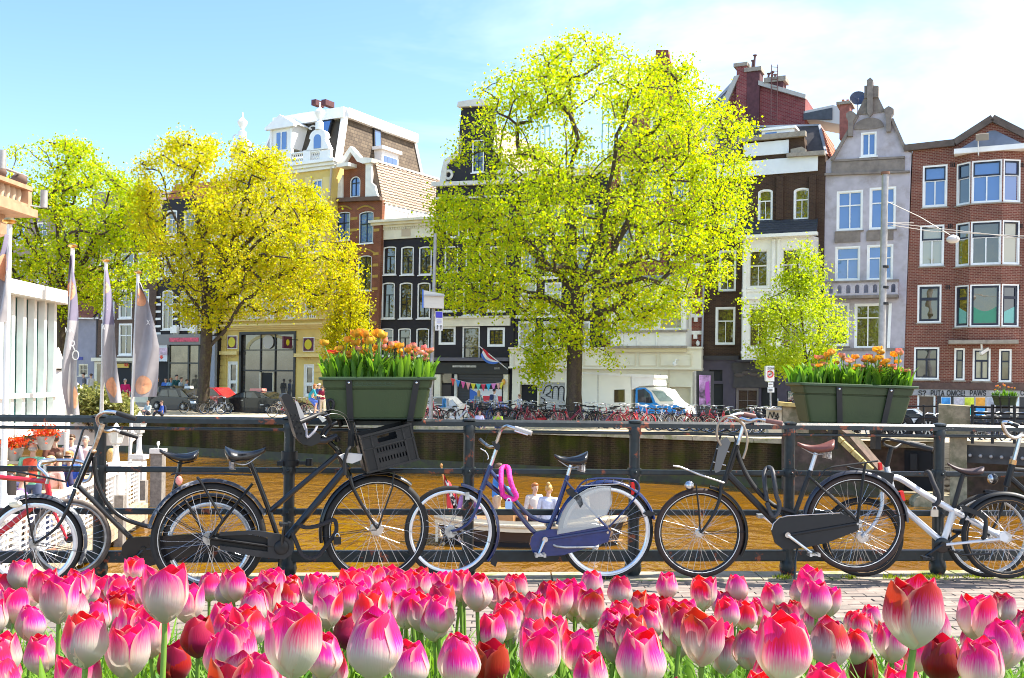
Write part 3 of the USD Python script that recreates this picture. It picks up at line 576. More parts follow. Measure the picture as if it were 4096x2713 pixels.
b.tube('brake_cable',[(1990,1720,.1),(1965,1725,.06),(1945,1750,.03),(1938,1800,.03),(1930,1900,.03)],.002,MATTE,k=5)
b.plate('dynamo',[(1862,1968),(1876,1968),(1878,1998),(1860,1998)],.03,.022,STEEL)
b.plate('frame_lock',[(2262,1960),(2285,1950),(2322,1985),(2330,2015),(2318,2030),(2300,1998),(2268,1975)],.03,.03,MATTE)
b=Bike('bicycle','matt black bicycle with brown tyres, brown saddle and silver headlamp',(2797,6.96),(3421,6.92));B4=b
b.wheel((2797,2132),181,tyre=BROWNR,tw=.046,stripe=STRIPE,rim=MATTE,hubr=.02,hubm=CHROME,seed=6);b.wheel((3421,2092),199,'rear_wheel',tyre=BROWNR,tw=.046,stripe=STRIPE,rim=MATTE,hubr=.03,seed=7)
b.guard((2797,2132),181,-28,78,MATTE,stay=3);b.guard((3421,2092),199,2,196,mat('blue_black',(0.02,0.022,0.035),0.35,spec=0.6),stay=12)
b.legs('fork',[(2886,1935,.6),(2876,2005),(2846,2070),(2803,2132)],.0135,MATTE)
b.tube('head_tube',[(2948,1782),(2897,1932)],.021,MATTE);b.tube('stem',[(2976,1695),(2950,1780)],.0135,CHROME)
b.tube('swan_tube',[(2945,1795),(2962,1850),(2995,1915),(3045,1980),(3110,2030),(3178,2052)],.0165,MATTE,k=5);b.tube('down_tube',[(2912,1898),(3152,2142)],.0235,MATTE)
b.tube('seat_tube',[(3242,1882),(3152,2130)],.0175,MATTE);b.tube('seat_post',[(3264,1812),(3241,1886)],.0145,SILVER)
for off in(.05,-.05):
    b.tube('seat_stay',[(3238,1908),(3425,2080)],.0095,MATTE,off=off);b.tube('chain_stay',[(3155,2140),(3425,2094)],.0115,MATTE,off=off)
    b.tube('rack_side',[(3272,1922),(3300,1880),(3330,1868),(3512,1844)],.0065,MATTE,off=off*1.2);b.tube('rack_strut',[(3462,1852),(3456,1900),(3432,2085)],.0075,MATTE,off=off)
b.tube('front_rack_bar',[(3455,1870,.05),(3425,2085,.05)],.005,MATTE)
for x in(3350,3400,3450,3500):b.tube('rack_bar',[(x,1866-(x-3330)*.12,.06),(x,1866-(x-3330)*.12,-.06)],.004,MATTE)
b.plate('tail_lamp',[(3510,1852),(3520,1850),(3524,1876),(3512,1880)],-.02,.04,RED_LENS);b.plate('tail_lamp',[(3592,1965),(3606,1962),(3614,2000),(3600,2002)],-.02,.04,RED_LENS)
b.saddle((3190,1778),(3335,1766),42,LEATHER,.09,springs=True)
b.plate('chain_case',[(3084,2125),(3092,2095),(3115,2074),(3150,2065),(3360,2054),(3430,2075),(3430,2120),(3300,2170),(3200,2192),(3130,2196),(3098,2172)],.022,.03,MATTE)
b.tube('chain_case_edge',[(3086,2120),(3094,2094),(3116,2072),(3150,2064),(3360,2052)],.004,CHROME,off=.055)
b.crank((3150,2140),(3246,2212),CHROME,pm=STEEL)
b.tube('kick_stand',[(3190,2190,.02),(3182,2240,.05),(3178,2316,.08)],.008,BLACK)
b.ball('headlamp',(2757,1942),.034,.032,.032,CHROME,off=0)
for off in(.11,-.11):
    b.tube('carrier_side',[(2693,1864),(2720,1868),(2800,1900),(2897,1932)],.007,STEEL,off=off);b.tube('carrier_back',[(2837,1902),(2858,1830),(2882,1742),(2892,1736),(2936,1742),(2944,1762),(2905,1895)],.0075,MATTE,off=off*.5)
    b.tube('carrier_strut',[(2784,1935),(2795,2040),(2801,2128)],.006,MATTE,off=off*.45)
for t in np.linspace(0,1,6):b.tube('carrier_bar',[(2695+190*t,1865+64*t,.11),(2695+190*t,1865+64*t,-.11)],.005,MATTE)
for y in(1795,1848):b.tube('carrier_bar',[(2866-(y-1790)*.25,y,.06),(2918-(y-1790)*.25,y+14,.06)],.004,STEEL)
b.plate('carrier_plate',[(2878,1765),(2906,1748),(2922,1770),(2880,1885),(2862,1892),(2856,1878)],.07,.006,mat('grey_plate',(0.12,0.115,0.11),0.5))
b.bars('handlebar',[(2976,1698,0),(2960,1684,.03),(2968,1676,.07),(3000,1684,.13),(3035,1676,.18),(3062,1682,.2),(3130,1694,.24)],.0115,CHROME,grip=[(3064,1683,.2),(3130,1694,.24)],gm=GRIPBR)
b.bars('handlebar',[(2976,1698,0),(2945,1676,-.05),(2915,1672,-.1),(2935,1660,-.16),(2972,1656,-.2),(3034,1668,-.24)],.0115,CHROME,grip=[(2972,1656,-.2),(3034,1668,-.24)],gm=GRIPBR)
b.ball('bell',(3038,1660),.024,.024,.018,MATTE,off=.18)
b=Bike('bicycle','silver framed bicycle with tan sidewalls and dark pointed saddle',(3449,7.12),(4020,6.98));B5=b
b.wheel((3449,2148),165,tw=.042,side=TAN,hubr=.03,hubm=CHROME,seed=8,rim=MATTE);b.wheel((4020,2148),177,'rear_wheel',tw=.042,side=TAN,hubr=.028,rim=MATTE,seed=9)
b.guard((4020,2148),177,50,165,MATTE)
b.legs('fork',[(3528,1972,.7),(3526,2030),(3500,2090),(3450,2148)],.0165,SILVER,sp=.05)
b.tube('head_tube',[(3546,1868),(3570,1960)],.021,SILVER);b.tube('stem',[(3566,1788),(3546,1872)],.016,MATTE)
b.tube('top_tube',[(3552,1908),(3600,1915),(3690,1972),(3780,2025),(3900,2090),(4014,2152)],.0225,SILVER,k=4);b.tube('down_tube',[(3558,1950),(3625,2045),(3772,2172)],.0225,SILVER)
b.tube('seat_tube',[(3812,2045),(3772,2172)],.0225,SILVER);b.tube('seat_post',[(3852,1898),(3812,2040)],.0165,MATTE)
for off in(.05,-.05):b.tube('chain_stay',[(3772,2180),(4020,2154)],.0105,SILVER,off=off)
b.plate('drop_out',[(3995,2135),(4015,2125),(4035,2150),(4025,2168),(4000,2162)],.055,.008,SILVER)
b.saddle((3790,1860),(3934,1874),30,mat('dark_brown_saddle',(0.05,0.028,0.03),0.55),.075)
b.bars('handlebar',[(3560,1788,0),(3538,1780,.04),(3530,1766,.08),(3548,1756,.12),(3590,1764,.12),(3640,1776,.16),(3732,1798,.22)],.0115,MATTE,grip=[(3640,1776,.16),(3732,1798,.22)])
b.bars('handlebar',[(3560,1788,0),(3580,1792,-.05),(3612,1772,-.12),(3650,1772,-.18),(3700,1782,-.22)],.0115,MATTE)
b.plate('front_box',[(3380,1862),(3420,1872),(3562,1888),(3552,1945),(3520,1925),(3400,1895)],-.06,.12,MATTE)
b.crank((3772,2178),(3700,2226),BLACK,pm=MATTE);b.ball('chain_ring',(3768,2182),.055,.01,.055,BLACK,off=.04)
b.tube('kick_stand',[(3800,2200,.05),(3850,2220,.06),(3960,2216,.06)],.008,BLACK)
b.plate('frame_lock',[(3836,2022),(3850,2018),(3910,2045),(3945,2065),(3940,2085),(3900,2060),(3845,2040)],.04,.04,MATTE)
b.tube('lock_chain',[(3930,2060,.06),(3944,2085,.07),(3942,2120,.08),(3938,2150,.08),(3932,2152,.06)],.016,MATTE)
b=Bike('bicycle','black bicycle with round headlamp and copper headset at the right edge',(3950,7.16),(4600,7.1))
b.wheel((3950,2142),172,tw=.04,seed=10,stripe=STRIPE);b.wheel((4600,2150),178,'rear_wheel',tw=.04,seed=11)
b.guard((3950,2142),172,60,95,MATTE);b.guard((4600,2150),178,20,165,MATTE)
b.legs('fork',[(4024,1950,.6),(4012,2020),(3985,2090),(3952,2142)],.014,MATTE)
b.tube('head_tube',[(4052,1850),(4026,1945)],.024,MATTE);b.tube('headset',[(4054,1840),(4050,1858)],.025,mat('copper',(0.65,0.36,0.16),0.3,1.0));b.tube('stem',[(4082,1740),(4055,1842)],.0155,CHROME)
b.tube('top_tube',[(4056,1878),(4420,1905)],.0165,MATTE);b.tube('down_tube',[(4036,1908),(4330,2170)],.021,MATTE);b.tube('seat_tube',[(4440,1850),(4330,2170)],.0165,MATTE)
for off in(.05,-.05):b.tube('seat_stay',[(4420,1910),(4600,2150)],.009,MATTE,off=off);b.tube('chain_stay',[(4330,2170),(4600,2150)],.01,MATTE,off=off)
b.saddle((4380,1820),(4520,1815),40,SADDLE);b.crank((4330,2170),(4370,2240))
b.ball('headlamp',(3972,1916),.034,.034,.04,BLACK,off=.01);b.ball('lamp_glass',(3965,1916),.027,.03,.034,CHROME,off=.012)
b.bars('handlebar',[(4084,1742,0),(4060,1752,.05),(4030,1738,.12),(4012,1705,.18),(4015,1690,.2),(4040,1692,.22),(4075,1705,.24)],.0125,CHROME,grip=[(4030,1690,.21),(4075,1705,.24)])
b.bars('handlebar',[(4084,1742,0),(4120,1752,-.06),(4170,1745,-.14),(4240,1760,-.2)],.0125,CHROME)
def lock(name,label,bk,L,r,m,pad=None,pm=None,k=5):
    t=thing(name,label,'lock',bk.pt(*L[0][:2]))
    part(t,'cable',MB().tube(bk.pts(L,0,k),r,9),m,smooth=50)
    if pad:
        x,y,off=pad;c=bk.pt(x,y,off);mb=MB().prism(sbox(-.02,-.028,.02,.014).buffer(.004),c,bk.d,Z_,.02*(1 if np.dot(np.cross(bk.d,Z_),bk.n)>0 else-1))
        part(t,'padlock',mb,pm,smooth=30)
        part(t,'shackle',MB().tube([c+bk.d*.014*math.cos(a)+Z_*(.018+.022*math.sin(a))+bk.n*.01 for a in np.linspace(0,math.pi,9)],.004,6),CHROME)
PINK=mat('pink_cloth',(0.75,0.02,0.28),0.7,var=0.3,vs=60,bump=0.6,bs=90)
lock('chain_lock','hot pink cloth chain lock hanging over the railing bar',B3,[(2012,1985,.05),(2005,1940,.05),(2004,1895,.0),(2008,1874,-.04),(2022,1868,-.06),(2034,1875,-.02),(2040,1915,.05),(2052,1955,.07),(2066,1985,.07),(2052,1998,.07),(2030,1990,.07),(2014,1985,.06)],.018,PINK,(2034,2016,.09),mat('pale_blue_metal',(0.3,0.45,0.7),0.35,0.4))
lock('chain_lock','black cloth chain lock from the city bicycle frame to its front wheel',C2,[(1196,2102,.06),(1225,2110,.07),(1262,2106,.07),(1292,2096,.05),(1335,2080,.03),(1346,2110,.05),(1338,2140,.06),(1300,2190,.06),(1270,2225,.06),(1236,2234,.06),(1205,2215,.06),(1185,2170,.06),(1168,2130,.06)],.014,mat('black_cloth',(0.02,0.018,0.022),0.8,bump=0.8,bs=60),(1348,2158,.08),MATTE)
lock('cable_lock','thick steel cable loop round the stem of the matt black bicycle',B4,[(2884,1782,.08),(2868,1745,.08),(2874,1695,.08),(2902,1668,.08),(2940,1670,.07),(2972,1700,.05),(2988,1745,.06),(2986,1790,.06),(2972,1835,.06)],.0085,mat('cable_steel',(0.35,0.27,0.2),0.35,0.5))
lock('chain_lock','black and white corded lock over the railing beside the brown tyred bicycle',B4,[(3068,2005,.03),(3058,1930,.0),(3058,1890,-.05),(3074,1870,-.08),(3090,1884,.0),(3098,1930,.05),(3106,1985,.06),(3118,2018,.06),(3112,2050,.06),(3090,2065,.06),(3066,2010,.04)],.016,mat('cord_black',(0.03,0.03,0.035),0.5,var=0.4,vs=60))
lock('cable_lock','dark strap lock with brass padlock on the silver bicycle',B5,[(3700,1895,-.08),(3716,1890,.0),(3732,1930,.04),(3750,1970,.06),(3756,2000,.06),(3745,2018,.06),(3735,2020,.04)],.016,mat('strap_black',(0.03,0.028,0.03),0.8),(3736,2048,.07),mat('brass_grey',(0.55,0.47,0.38),0.4,0.7))
# --- tulips
def mat_petal(name,base,tip,edge,stripe,mid=0.45,vary=0.35,dark=1.0):
    """st.y runs up the petal, st.x across it"""
    n={'uv':('uvmap',{'attribute':'st'}),'s':('separate_xyz',{}),'oi':('object_info',{}),'g':('geometry',{}),
         'mp':('mapping',{'scale':(9.0,1.2,1.0)}),'n':('noise_texture',{'scale':2.2,'detail':6.0,'roughness':0.6}),'ad':('math',{'math_type':'multiply_add','value2':0.55}),'ad2':('math',{'math_type':'multiply_add','value2':0.3}),'sub':('math',{'math_type':'subtract','value2':0.42}),
         'r':('rgb_ramp',{'ramp':[(0.0,base),(mid-.16,base),(mid,tuple(.5*a+.5*b for a,b in zip(base,stripe))),(mid+.18,stripe),(0.86,tip),(1.0,tip)]}),
         'ab':('math',{'math_type':'absolute'}),'er':('rgb_ramp',{'ramp':[(0.72,(0,0,0)),(0.98,(0.65,0.65,0.65))]}),'mx':('mix',{'color2':edge}),
         'hv':('hsv',{'saturation':1.0}),'hr':('map_range',{'to_min':0.478,'to_max':0.522}),'vr':('map_range',{'to_min':0.62*dark,'to_max':1.08*dark}),'w':('white_noise_texture',{'dimensions':'1D'}),
         'd':('principled_bsdf',{'roughness':0.42,'specular_ior_level':0.35,'sheen_weight':0.15}),'t':('translucent_bsdf',{}),'m':('mix_closure',{'fac':0.42}),
         'bw':('bump',{'strength':0.25,'distance':0.003})}
    return usdkit.material(stage,'/World/Looks/'+name,n,[('uv.UV','s.vector'),('uv.UV','mp.vector'),('mp.vector','n.vector'),('n.fac','ad.value1'),('s.y','ad.value3'),('oi.random','ad2.value1'),('ad.value','ad2.value3'),('ad2.value','sub.value1'),('sub.value','r.fac'),
        ('s.x','ab.value1'),('ab.value','er.fac'),('er.color','mx.fac'),('r.color','mx.color1'),('edge','mx.color2')][:13]+[('mx.color','hv.color'),('oi.random','w.w'),('w.value','hr.value'),('oi.random','vr.value'),('hr.result','hv.hue'),('vr.result','hv.value'),
        ('hv.color','d.base_color'),('hv.color','t.color'),('n.fac','bw.height'),('bw.normal','d.normal'),('d.BSDF','m.closure1'),('t.BSDF','m.closure2')],surface='m.closure')
PET=mat_petal('tulip_pink',(0.92,0.84,0.74),(0.85,0.006,0.11),(0.94,0.7,0.5),(0.9,0.02,0.34),mid=.56)
PETD=mat_petal('tulip_magenta',(0.86,0.8,0.72),(0.5,0.004,0.03),(0.8,0.42,0.3),(0.6,0.015,0.16),mid=0.58)
PETR=mat_petal('tulip_dark_red',(0.4,0.05,0.08),(0.42,0.004,0.012),(0.5,0.06,0.05),(0.4,0.006,0.06),mid=0.2)
ORA=mat_petal('tulip_orange',(0.88,0.55,0.04),(0.9,0.4,0.015),(0.9,0.62,0.06),(0.88,0.46,0.015))
PEA=mat_petal('tulip_peach',(0.85,0.55,0.2),(0.82,0.22,0.16),(0.88,0.55,0.3),(0.84,0.35,0.22))
ORR=mat_petal('tulip_orange_red',(0.85,0.4,0.06),(0.75,0.06,0.03),(0.88,0.5,0.1),(0.8,0.12,0.03))
STEM=mat('tulip_stem',(0.13,0.24,0.03),0.5,var=0.3,vs=12)
LEAF=mat_leaf('tulip_leaf',(0.07,0.2,0.02),(0.2,0.36,0.03),0.4)
def petal(h,w,ang,open_,cup,rnd,inner):
    """one petal: base at the origin, rising to z = h"""
    rows,uv=[],[];n=13;e=np.array([math.cos(ang),math.sin(ang),0]);s=np.array([-math.sin(ang),math.cos(ang),0])
    lean,rip,notch=rnd.gauss(0,.06),rnd.uniform(-.05,.05),rnd.uniform(-.02,.05)
    for i in range(n):
        v=i/(n-1)
        r=w*(.10+.95*math.sin(min(1,v/.52)*math.pi/2)**.75-cup*max(0,v-.45)**1.5*1.1+open_*v**2.2)*(.9 if inner else 1.0)
        half=w*1.22*math.sqrt(max(0,1-((v-.47)/.535)**2))**.85
        row=[];ru=[]
        for j in range(9):
            u=(j-4)/4;a=u*half/max(r,w*.25)*.92;a=max(-1.45,min(1.45,a))
            edge=-.05*h*abs(u)**2*v+rip*math.sin(u*4+v*5)*w*.35*v
            p=e*(r*math.cos(a)+edge*.3)+s*(r*math.sin(a))+np.array([0,0,h*v-h*.05*abs(u)**2*v+notch*h*.4*(u==0)*(v>.95)])
            p=p+s*lean*h*v*v*.4
            row.append(p);ru.append((u,v))
        rows.append(row);uv+=ru
    return MB().grid(rows,uv)
def leaf_blade(L,W,az,bend,rnd,n=9,twist=0.0):
    rows,uv=[],[];d=np.array([math.cos(az),math.sin(az),0]);s=np.array([-math.sin(az),math.cos(az),0]);tone=rnd.random()
    p=np.zeros(3);th=math.radians(rnd.uniform(78,86))
    for i in range(n):
        v=i/(n-1);w=W*math.sin(math.pi*(v*.82+.18))**.8*(1 if v<.98 else .1);tw=twist*v;ss=s*math.cos(tw)+np.cross(d,s)*math.sin(tw)
        nrm=unit(np.cross(ss,d*math.cos(th)+Z_*math.sin(th)))
        rows.append([p-ss*w+nrm*w*.35,p-ss*w*.5+nrm*w*.08,p,p+ss*w*.5+nrm*w*.08,p+ss*w+nrm*w*.35]);uv+=[(tone*.8+.2*v,v)]*5
        p=p+(d*math.cos(th)+Z_*math.sin(th))*L/(n-1);th-=bend/(n-1)*(.4+1.2*v)
    return MB().grid(rows,uv)
def tulip(seed,petm,h=.085,w=.034,stem=.42,open_=0.1,cup=.55,leaves=2,label='',group=None,name='tulip',loc=(0,0,0),leafL=.3,leafW=.022,scale=1.0,rot=0):
    """base of the stem at the origin"""
    rnd=random.Random(seed);t=thing(name,label,'tulip',loc,group,local=True,scale=scale,rotz=rot)
    lean=np.array([rnd.gauss(0,.02),rnd.gauss(0,.02),0]);top=np.array([0,0,stem])+lean
    part(t,'stem',MB().tube(spline([(0,0,-.03),np.array([0,0,stem*.5])+lean*.2,top],4),[.0048]*9,7),STEM,smooth=60)
    for k in range(6):
        inner=k%2;a=k*math.pi/3+rnd.gauss(0,.12)
        m=petal(h*rnd.uniform(.93,1.07)*(.97 if inner else 1),w*rnd.uniform(.95,1.05),a,open_+rnd.uniform(-.05,.12),cup,rnd,inner)
        v,f=m.arrays();m.V=[v+top];m.F=[f]
        part(t,'petal',m,petm,smooth=True)
    for k in range(leaves):
        part(t,'leaf',leaf_blade(leafL*rnd.uniform(.8,1.15),leafW*rnd.uniform(.8,1.25),rnd.uniform(0,6.28),rnd.uniform(.2,1.1),rnd,twist=rnd.uniform(-.8,.8)),LEAF,smooth=True)
    return t
HEADS=[(73,2239,2369,104,0),(506,2226,2330,78,0),(644,2269,2511,186,0),(765,2273,2511,130,0),(225,2312,2485,147,0),(307,2468,2680,186,0),(1090,2511,2720,225,0),(1544,2485,2736,245,0),
    (1315,2507,2706,156,0),(1185,2377,2590,150,0),(1933,2286,2442,130,0),(104,2381,2563,125,0),(203,2546,2700,135,0),(493,2555,2750,180,0),(1825,2515,2740,185,0),(917,2312,2433,104,0),(1930,2446,2610,130,0),
    (796,2468,2637,145,2),(1505,2399,2540,150,0),(52,2624,2770,130,0),(380,2373,2546,118,0),(3566,2295,2585,232,1),(3142,2450,2730,228,0),(3328,2450,2684,172,1),(2783,2433,2650,168,1),(2411,2494,2650,130,1),
    (2277,2472,2689,138,0),(2610,2563,2760,215,0),(2939,2546,2710,130,1),(3994,2442,2667,164,0),(3864,2373,2580,156,0),(3722,2373,2598,136,1),(3787,2546,2740,168,2),(3942,2606,2770,178,0),(2986,2442,2676,138,1),
    (2692,2278,2400,95,0),(3293,2286,2400,108,0),(2472,2299,2433,106,1),(2368,2278,2407,98,0),(2152,2572,2750,172,0),(2800,2318,2433,105,0),(2922,2330,2410,96,0),(3173,2316,2420,88,0),(3077,2330,2450,98,0),(3285,2350,2470,128,0),
    (1400,2450,2600,120,2),(2020,2640,2760,150,2),(700,2610,2740,140,2),(3460,2640,2760,120,2),(3560,2660,2770,110,0),(2400,2640,2780,150,0),(1290,2640,2790,150,0)]
SKY_=[(0,2300),(100,2300),(300,2290),(600,2320),(800,2300),(1000,2290),(1250,2300),(1400,2280),(1600,2280),(1900,2290),(2200,2330),(2400,2320),(2480,2360),(2600,2380),(2700,2330),(2900,2340),(2980,2420),(3080,2360),(3300,2330),(3400,2420),(3500,2440),(3620,2420),(3720,2400),(3850,2380),(4000,2390),(4096,2440)]
rt=random.Random(21)
def skyline(x):return np.interp(x,[a for a,_ in SKY_],[b for _,b in SKY_])
heads=list(HEADS)
for row,(y0,w0,jit,step)in enumerate(((0,98,10,.56),(24,104,12,.56),(56,112,14,.6),(95,124,16,.64),(140,136,18,.7),(192,152,20,.74),(250,170,22,.8),(318,188,22,.85))):
    x=-60.0
    while x<4160:
        w=w0*rt.uniform(.85,1.12);xx=x+rt.gauss(0,w*.12);sk=skyline(min(4096,max(0,xx)))
        top=sk+y0*(2330/sk if row else 1)+rt.gauss(0,jit);bot=top+w*rt.uniform(1.12,1.32)
        ok=all(not(abs(xx-h[0])<(w+h[3])*.26 and abs((top+bot)/2-(h[1]+h[2])/2)<(h[2]-h[1]+bot-top)*.24)for h in HEADS)
        ok=ok and all(not(abs(xx-h[0])<(w+h[3])*.27 and top<h[2]-30 and bot>h[1]+30 and w>h[3]*.95)for h in HEADS)
        if ok and top<2712:heads.append((xx,top,bot,w,0 if rt.random()<(.85 if xx<2000 else .6)else 1))
        x+=w*step
kinds={0:('pink and white tulip in the foreground bed','pink and white tulips in the foreground bed'),1:('magenta and cream tulip in the foreground bed','magenta and cream tulips in the foreground bed'),2:('dark crimson tulip low in the foreground bed','dark crimson tulips in the foreground bed')}
special={3566:'largest magenta and cream tulip standing above the right side of the bed',644:'large pale pink tulip on a bare stem in the left of the bed',506:'small pink tulip standing highest at the back left of the bed',1544:'wide open pink and cream tulip at the bottom centre left',3142:'broad pink and yellow edged tulip at the bottom right',73:'pink tulip rising alone at the far left of the back row'}
protos,SOIL={},lambda y:0.62-0.16*(y-1.1)
NV=5;tul=[]
for(x,top,bot,w,kind)in heads:
    Zd=min(3.3,max(1.02,.068*FPX/w));c=P(x,bot,Zd);hh=(bot-top)/FPX*Zd
    tul.append((c,w/FPX*Zd,hh,kind,x))
tid=0
for(c,w,hh,kind,x)in tul:
    v=rt.randrange(NV);key=(kind,v);lab,grp=kinds[kind];lab2=special.get(int(x));grp2=None if lab2 else grp
    soil=SOIL(c[1]);sc=w/.0765;base=np.array([c[0],c[1],c[2]-.42*sc]);rz=rt.uniform(0,360)
    if key not in protos:
        protos[key]=tulip(100+kind*20+v,(PET,PETD,PETR)[kind],h=.088+.004*(v%3),w=.0355,open_=(.0,.04,.16,.0,.08)[v],cup=(1.0,.8,.6,1.15,.75)[v],label=lab2 or lab,group=grp2,loc=base,scale=(sc,sc,sc),rot=rz,leaves=2,leafL=.34,leafW=.017)
    else:
        d_=dup(protos[key],base,rz,(sc,sc,sc*1.0),lab2 or lab,grp2 or 'x')
        if not grp2:d_.prim.SetCustomDataByKey('group','')
for t_ in protos.values():pass
bed=thing('flower_bed','raised flower bed of dark soil that holds the foreground tulips','flower bed',(0,2,0))
rows=[[(x,y,SOIL(y)-.02+.02*R_.random())for x in np.linspace(-2.6,2.6,40)]for y in np.linspace(.55,3.5,24)]
part(bed,'soil',MB().grid(rows),mat('soil',(0.05,0.035,0.02),0.95,var=0.4,vs=12,bump=1,bs=50),smooth=True)
wood=mat('bed_timber',(0.2,0.14,0.09),0.8,var=0.3,vs=8)
for a,b_ in(((-2.62,.5),(-2.62,3.52)),((2.62,.5),(2.62,3.52)),((-2.62,3.52),(2.62,3.52)),((-2.62,.5),(2.62,.5))):
    za,zb=SOIL(a[1]),SOIL(b_[1]);mb=MB();d=unit(np.array([b_[0]-a[0],b_[1]-a[1],0]));n_=np.cross(d,Z_)*.02;A,B=np.array([*a,0]),np.array([*b_,0]);U1,U2=np.array([0,0,za+.02]),np.array([0,0,zb+.02])
    mb.add([A-n_,B-n_,B-n_+U2,A-n_+U1,A+n_,B+n_,B+n_+U2,A+n_+U1],[(0,1,2,3),(7,6,5,4),(3,2,6,7),(0,3,7,4),(1,5,6,2)]);part(bed,'edge_board',mb,wood)
mb=MB()
for _ in range(9000):
    y=R_.uniform(.75,3.45);x=R_.uniform(-.62,.62)*y+0;L=R_.uniform(.2,.4);az=R_.uniform(0,6.28);d=np.array([math.cos(az),math.sin(az),0]);s=np.array([-d[1],d[0],0])*R_.uniform(.0025,.007);p=np.array([x,y,SOIL(y)-.01]);tone=R_.random();k1,k2=R_.uniform(.05,.3),R_.uniform(.2,.7)
    pts=[p,p+Z_*L*.55+d*L*k1*.4,p+Z_*L*(.98-k2*.25)+d*L*k2]
    mb.add([pts[0]-s,pts[0]+s,pts[1]+s,pts[1]-s,pts[2]],[(0,1,2),(0,2,3),(3,2,4)],[(tone,0)]*5)
part(None,'tulip_leaves',mb,LEAF,kind='stuff',label='narrow green leaves and grass between the foreground tulip stems',cat='foliage')
# --- planters on rails
PGREEN=mat('planter_green',(0.026,0.042,0.01),0.5,var=0.18,vs=3.0,bump=0.15,bs=220);PRIM_=mat('planter_rim',(0.035,0.065,0.03),0.45,var=0.15,vs=4)
SOILM=mat('potting_soil',(0.045,0.025,0.015),0.95,var=0.4,vs=30,bump=1,bs=60)
def planter(label,tl,tr,br,bl,d,n,depth,straps,rimh=.035,meander=False,scale=1.0,taper=.12):
    """front face corners; d along, n towards us"""
    t=thing('flower_planter',label,'planter',(bl+br)/2-n*depth/2)
    def ring(z,g,inset):
        a=bl+(tl-bl)*g;b=br+(tr-br)*g;e=unit(b-a);a,b=a+e*inset,b-e*inset
        k=taper*depth*(1-g);f=a+n*(-k-inset),b+n*(-k-inset),b-n*(depth-k-inset*1),a-n*(depth-k-inset)
        c=.035;out=[]
        for i in range(4):
            p0,p1,p2=f[i-1],f[i],f[(i+1)%4];u1,u2=unit(p0-p1),unit(p2-p1)
            for s in np.linspace(0,1,4):out.append(p1+u1*c*(1-s)**2+u2*c*s**2)
        return out
    def skin(levels):
        rows=[ring(0,g,i)for g,i in levels];return MB().grid([r+r[:1]for r in rows])
    part(t,'trough',skin([(0,.03),(0,.0),(.03,.004),(.04,-.003),(.70,0.0),(.71,.008),(.735,.008),(.745,-.004),(.93,-.004),(.93,.012)]),PGREEN,smooth=30)
    mb=MB();c=ring(0,0,.002);ctr=np.mean(c,0);mb.add(c+[ctr],[(i,(i+1)%len(c),len(c))for i in range(len(c))]);part(t,'base',mb,PGREEN)
    part(t,'rim',skin([(.92,.002),(.92,-.018),(.935,-.026),(.985,-.026),(1.0,-.018),(1.0,.012),(.95,.014)]),PRIM_,smooth=40)
    c=ring(0,.955,.014);ctr=np.mean(c,0);mb=MB().add(c+[ctr+Z_*.01],[(i,(i+1)%len(c),len(c))for i in range(len(c))]);part(t,'soil',mb,SOILM)
    for s in straps:
        a=bl+(br-bl)*s;b=tl+(tr-tl)*s
        p0,p1=a+n*(.012-taper*depth),b*.93+a*.07+n*.012;u=unit(p1-p0)
        m=MB().frame_box((p0+p1)/2,d*.021*scale,n*.004,(p1-p0)/2+u*.0).frame_box(a-n*depth*.5-Z_*.006,d*.021*scale,n*depth*.5,Z_*.004)
        st=part(t,'strap',m,MATTE);part(st,'bolt',MB().ell(p1-u*.02+n*.006,.009,.006,.009,10,d,n,Z_),CHROME,smooth=60)
        part(t,'bracket',MB().frame_box(a-n*depth*.5-Z_*.1,d*.022*scale,n*.045,Z_*.092),MATTE)
    if meander:
        mb=MB();L=np.linalg.norm(br-bl);a=bl+(tl-bl)*.77;u=unit(tl-bl);e=unit(br-bl)
        for k in range(9):
            x=L*(.31+.048*k);
            for(x0,y0,x1,y1)in((0,0,.03,.004),(0,.03,.03,.034),(0,0,.004,.034),(.026,.012,.03,.034),(.012,.012,.03,.016)):
                mb.frame_box(a+e*(x+(x0+x1)/2)+u*((y0+y1)/2+.008)+n*(.0045-taper*depth*.2),e*(x1-x0)/2,u*(y1-y0)/2,n*.0025)
        part(t,'relief_pattern',mb,PRIM_)
    return t
OPROTO={}
def plant_tulips(pl,spots,label,group,sc=1.0):
    """spots: (point of the stem's base, height of the head's top, kind, width scale)"""
    for i,(p,hgt,kind,ws)in enumerate(spots):
        v=i%4;key=(kind,v);s=(ws,ws,hgt/.38);lab,gr=label[kind],group[kind]
        if key not in OPROTO:
            rr=500+hash_(kind)*10+v
            OPROTO[key]=tulip(rr,{'orange':ORA,'peach':PEA,'red':ORR}[kind],h=.062,w=(.03,.027,.033,.028)[v],stem=.32,open_=(.08,.0,.2,.12)[v],cup=(.6,.8,.4,.6)[v],leaves=3,leafL=.24,leafW=.022,label=lab,group=gr,name='orange_tulip',loc=p,scale=s,rot=R_.uniform(0,360))
        else:dup(OPROTO[key],p,R_.uniform(0,360),s,lab,gr,tilt=(R_.gauss(0,5),R_.gauss(0,5)))
def hash_(k):return{'orange':0,'peach':1,'red':2}[k]
def rail_planter(label,TL,TR,BR,BL,Zc,straps,meander,depth=.3):
    Zf=Zc;tl,tr,br,bl=(on_plane(*p,np.array([0,0,0])+RAILN*0+np.array([0,Zf,0]),RAILN)for p in(TL,TR,BR,BL))
    return planter(label,tl,tr,br,bl,RAILD,RAILN,depth,straps,meander=meander),tl,tr
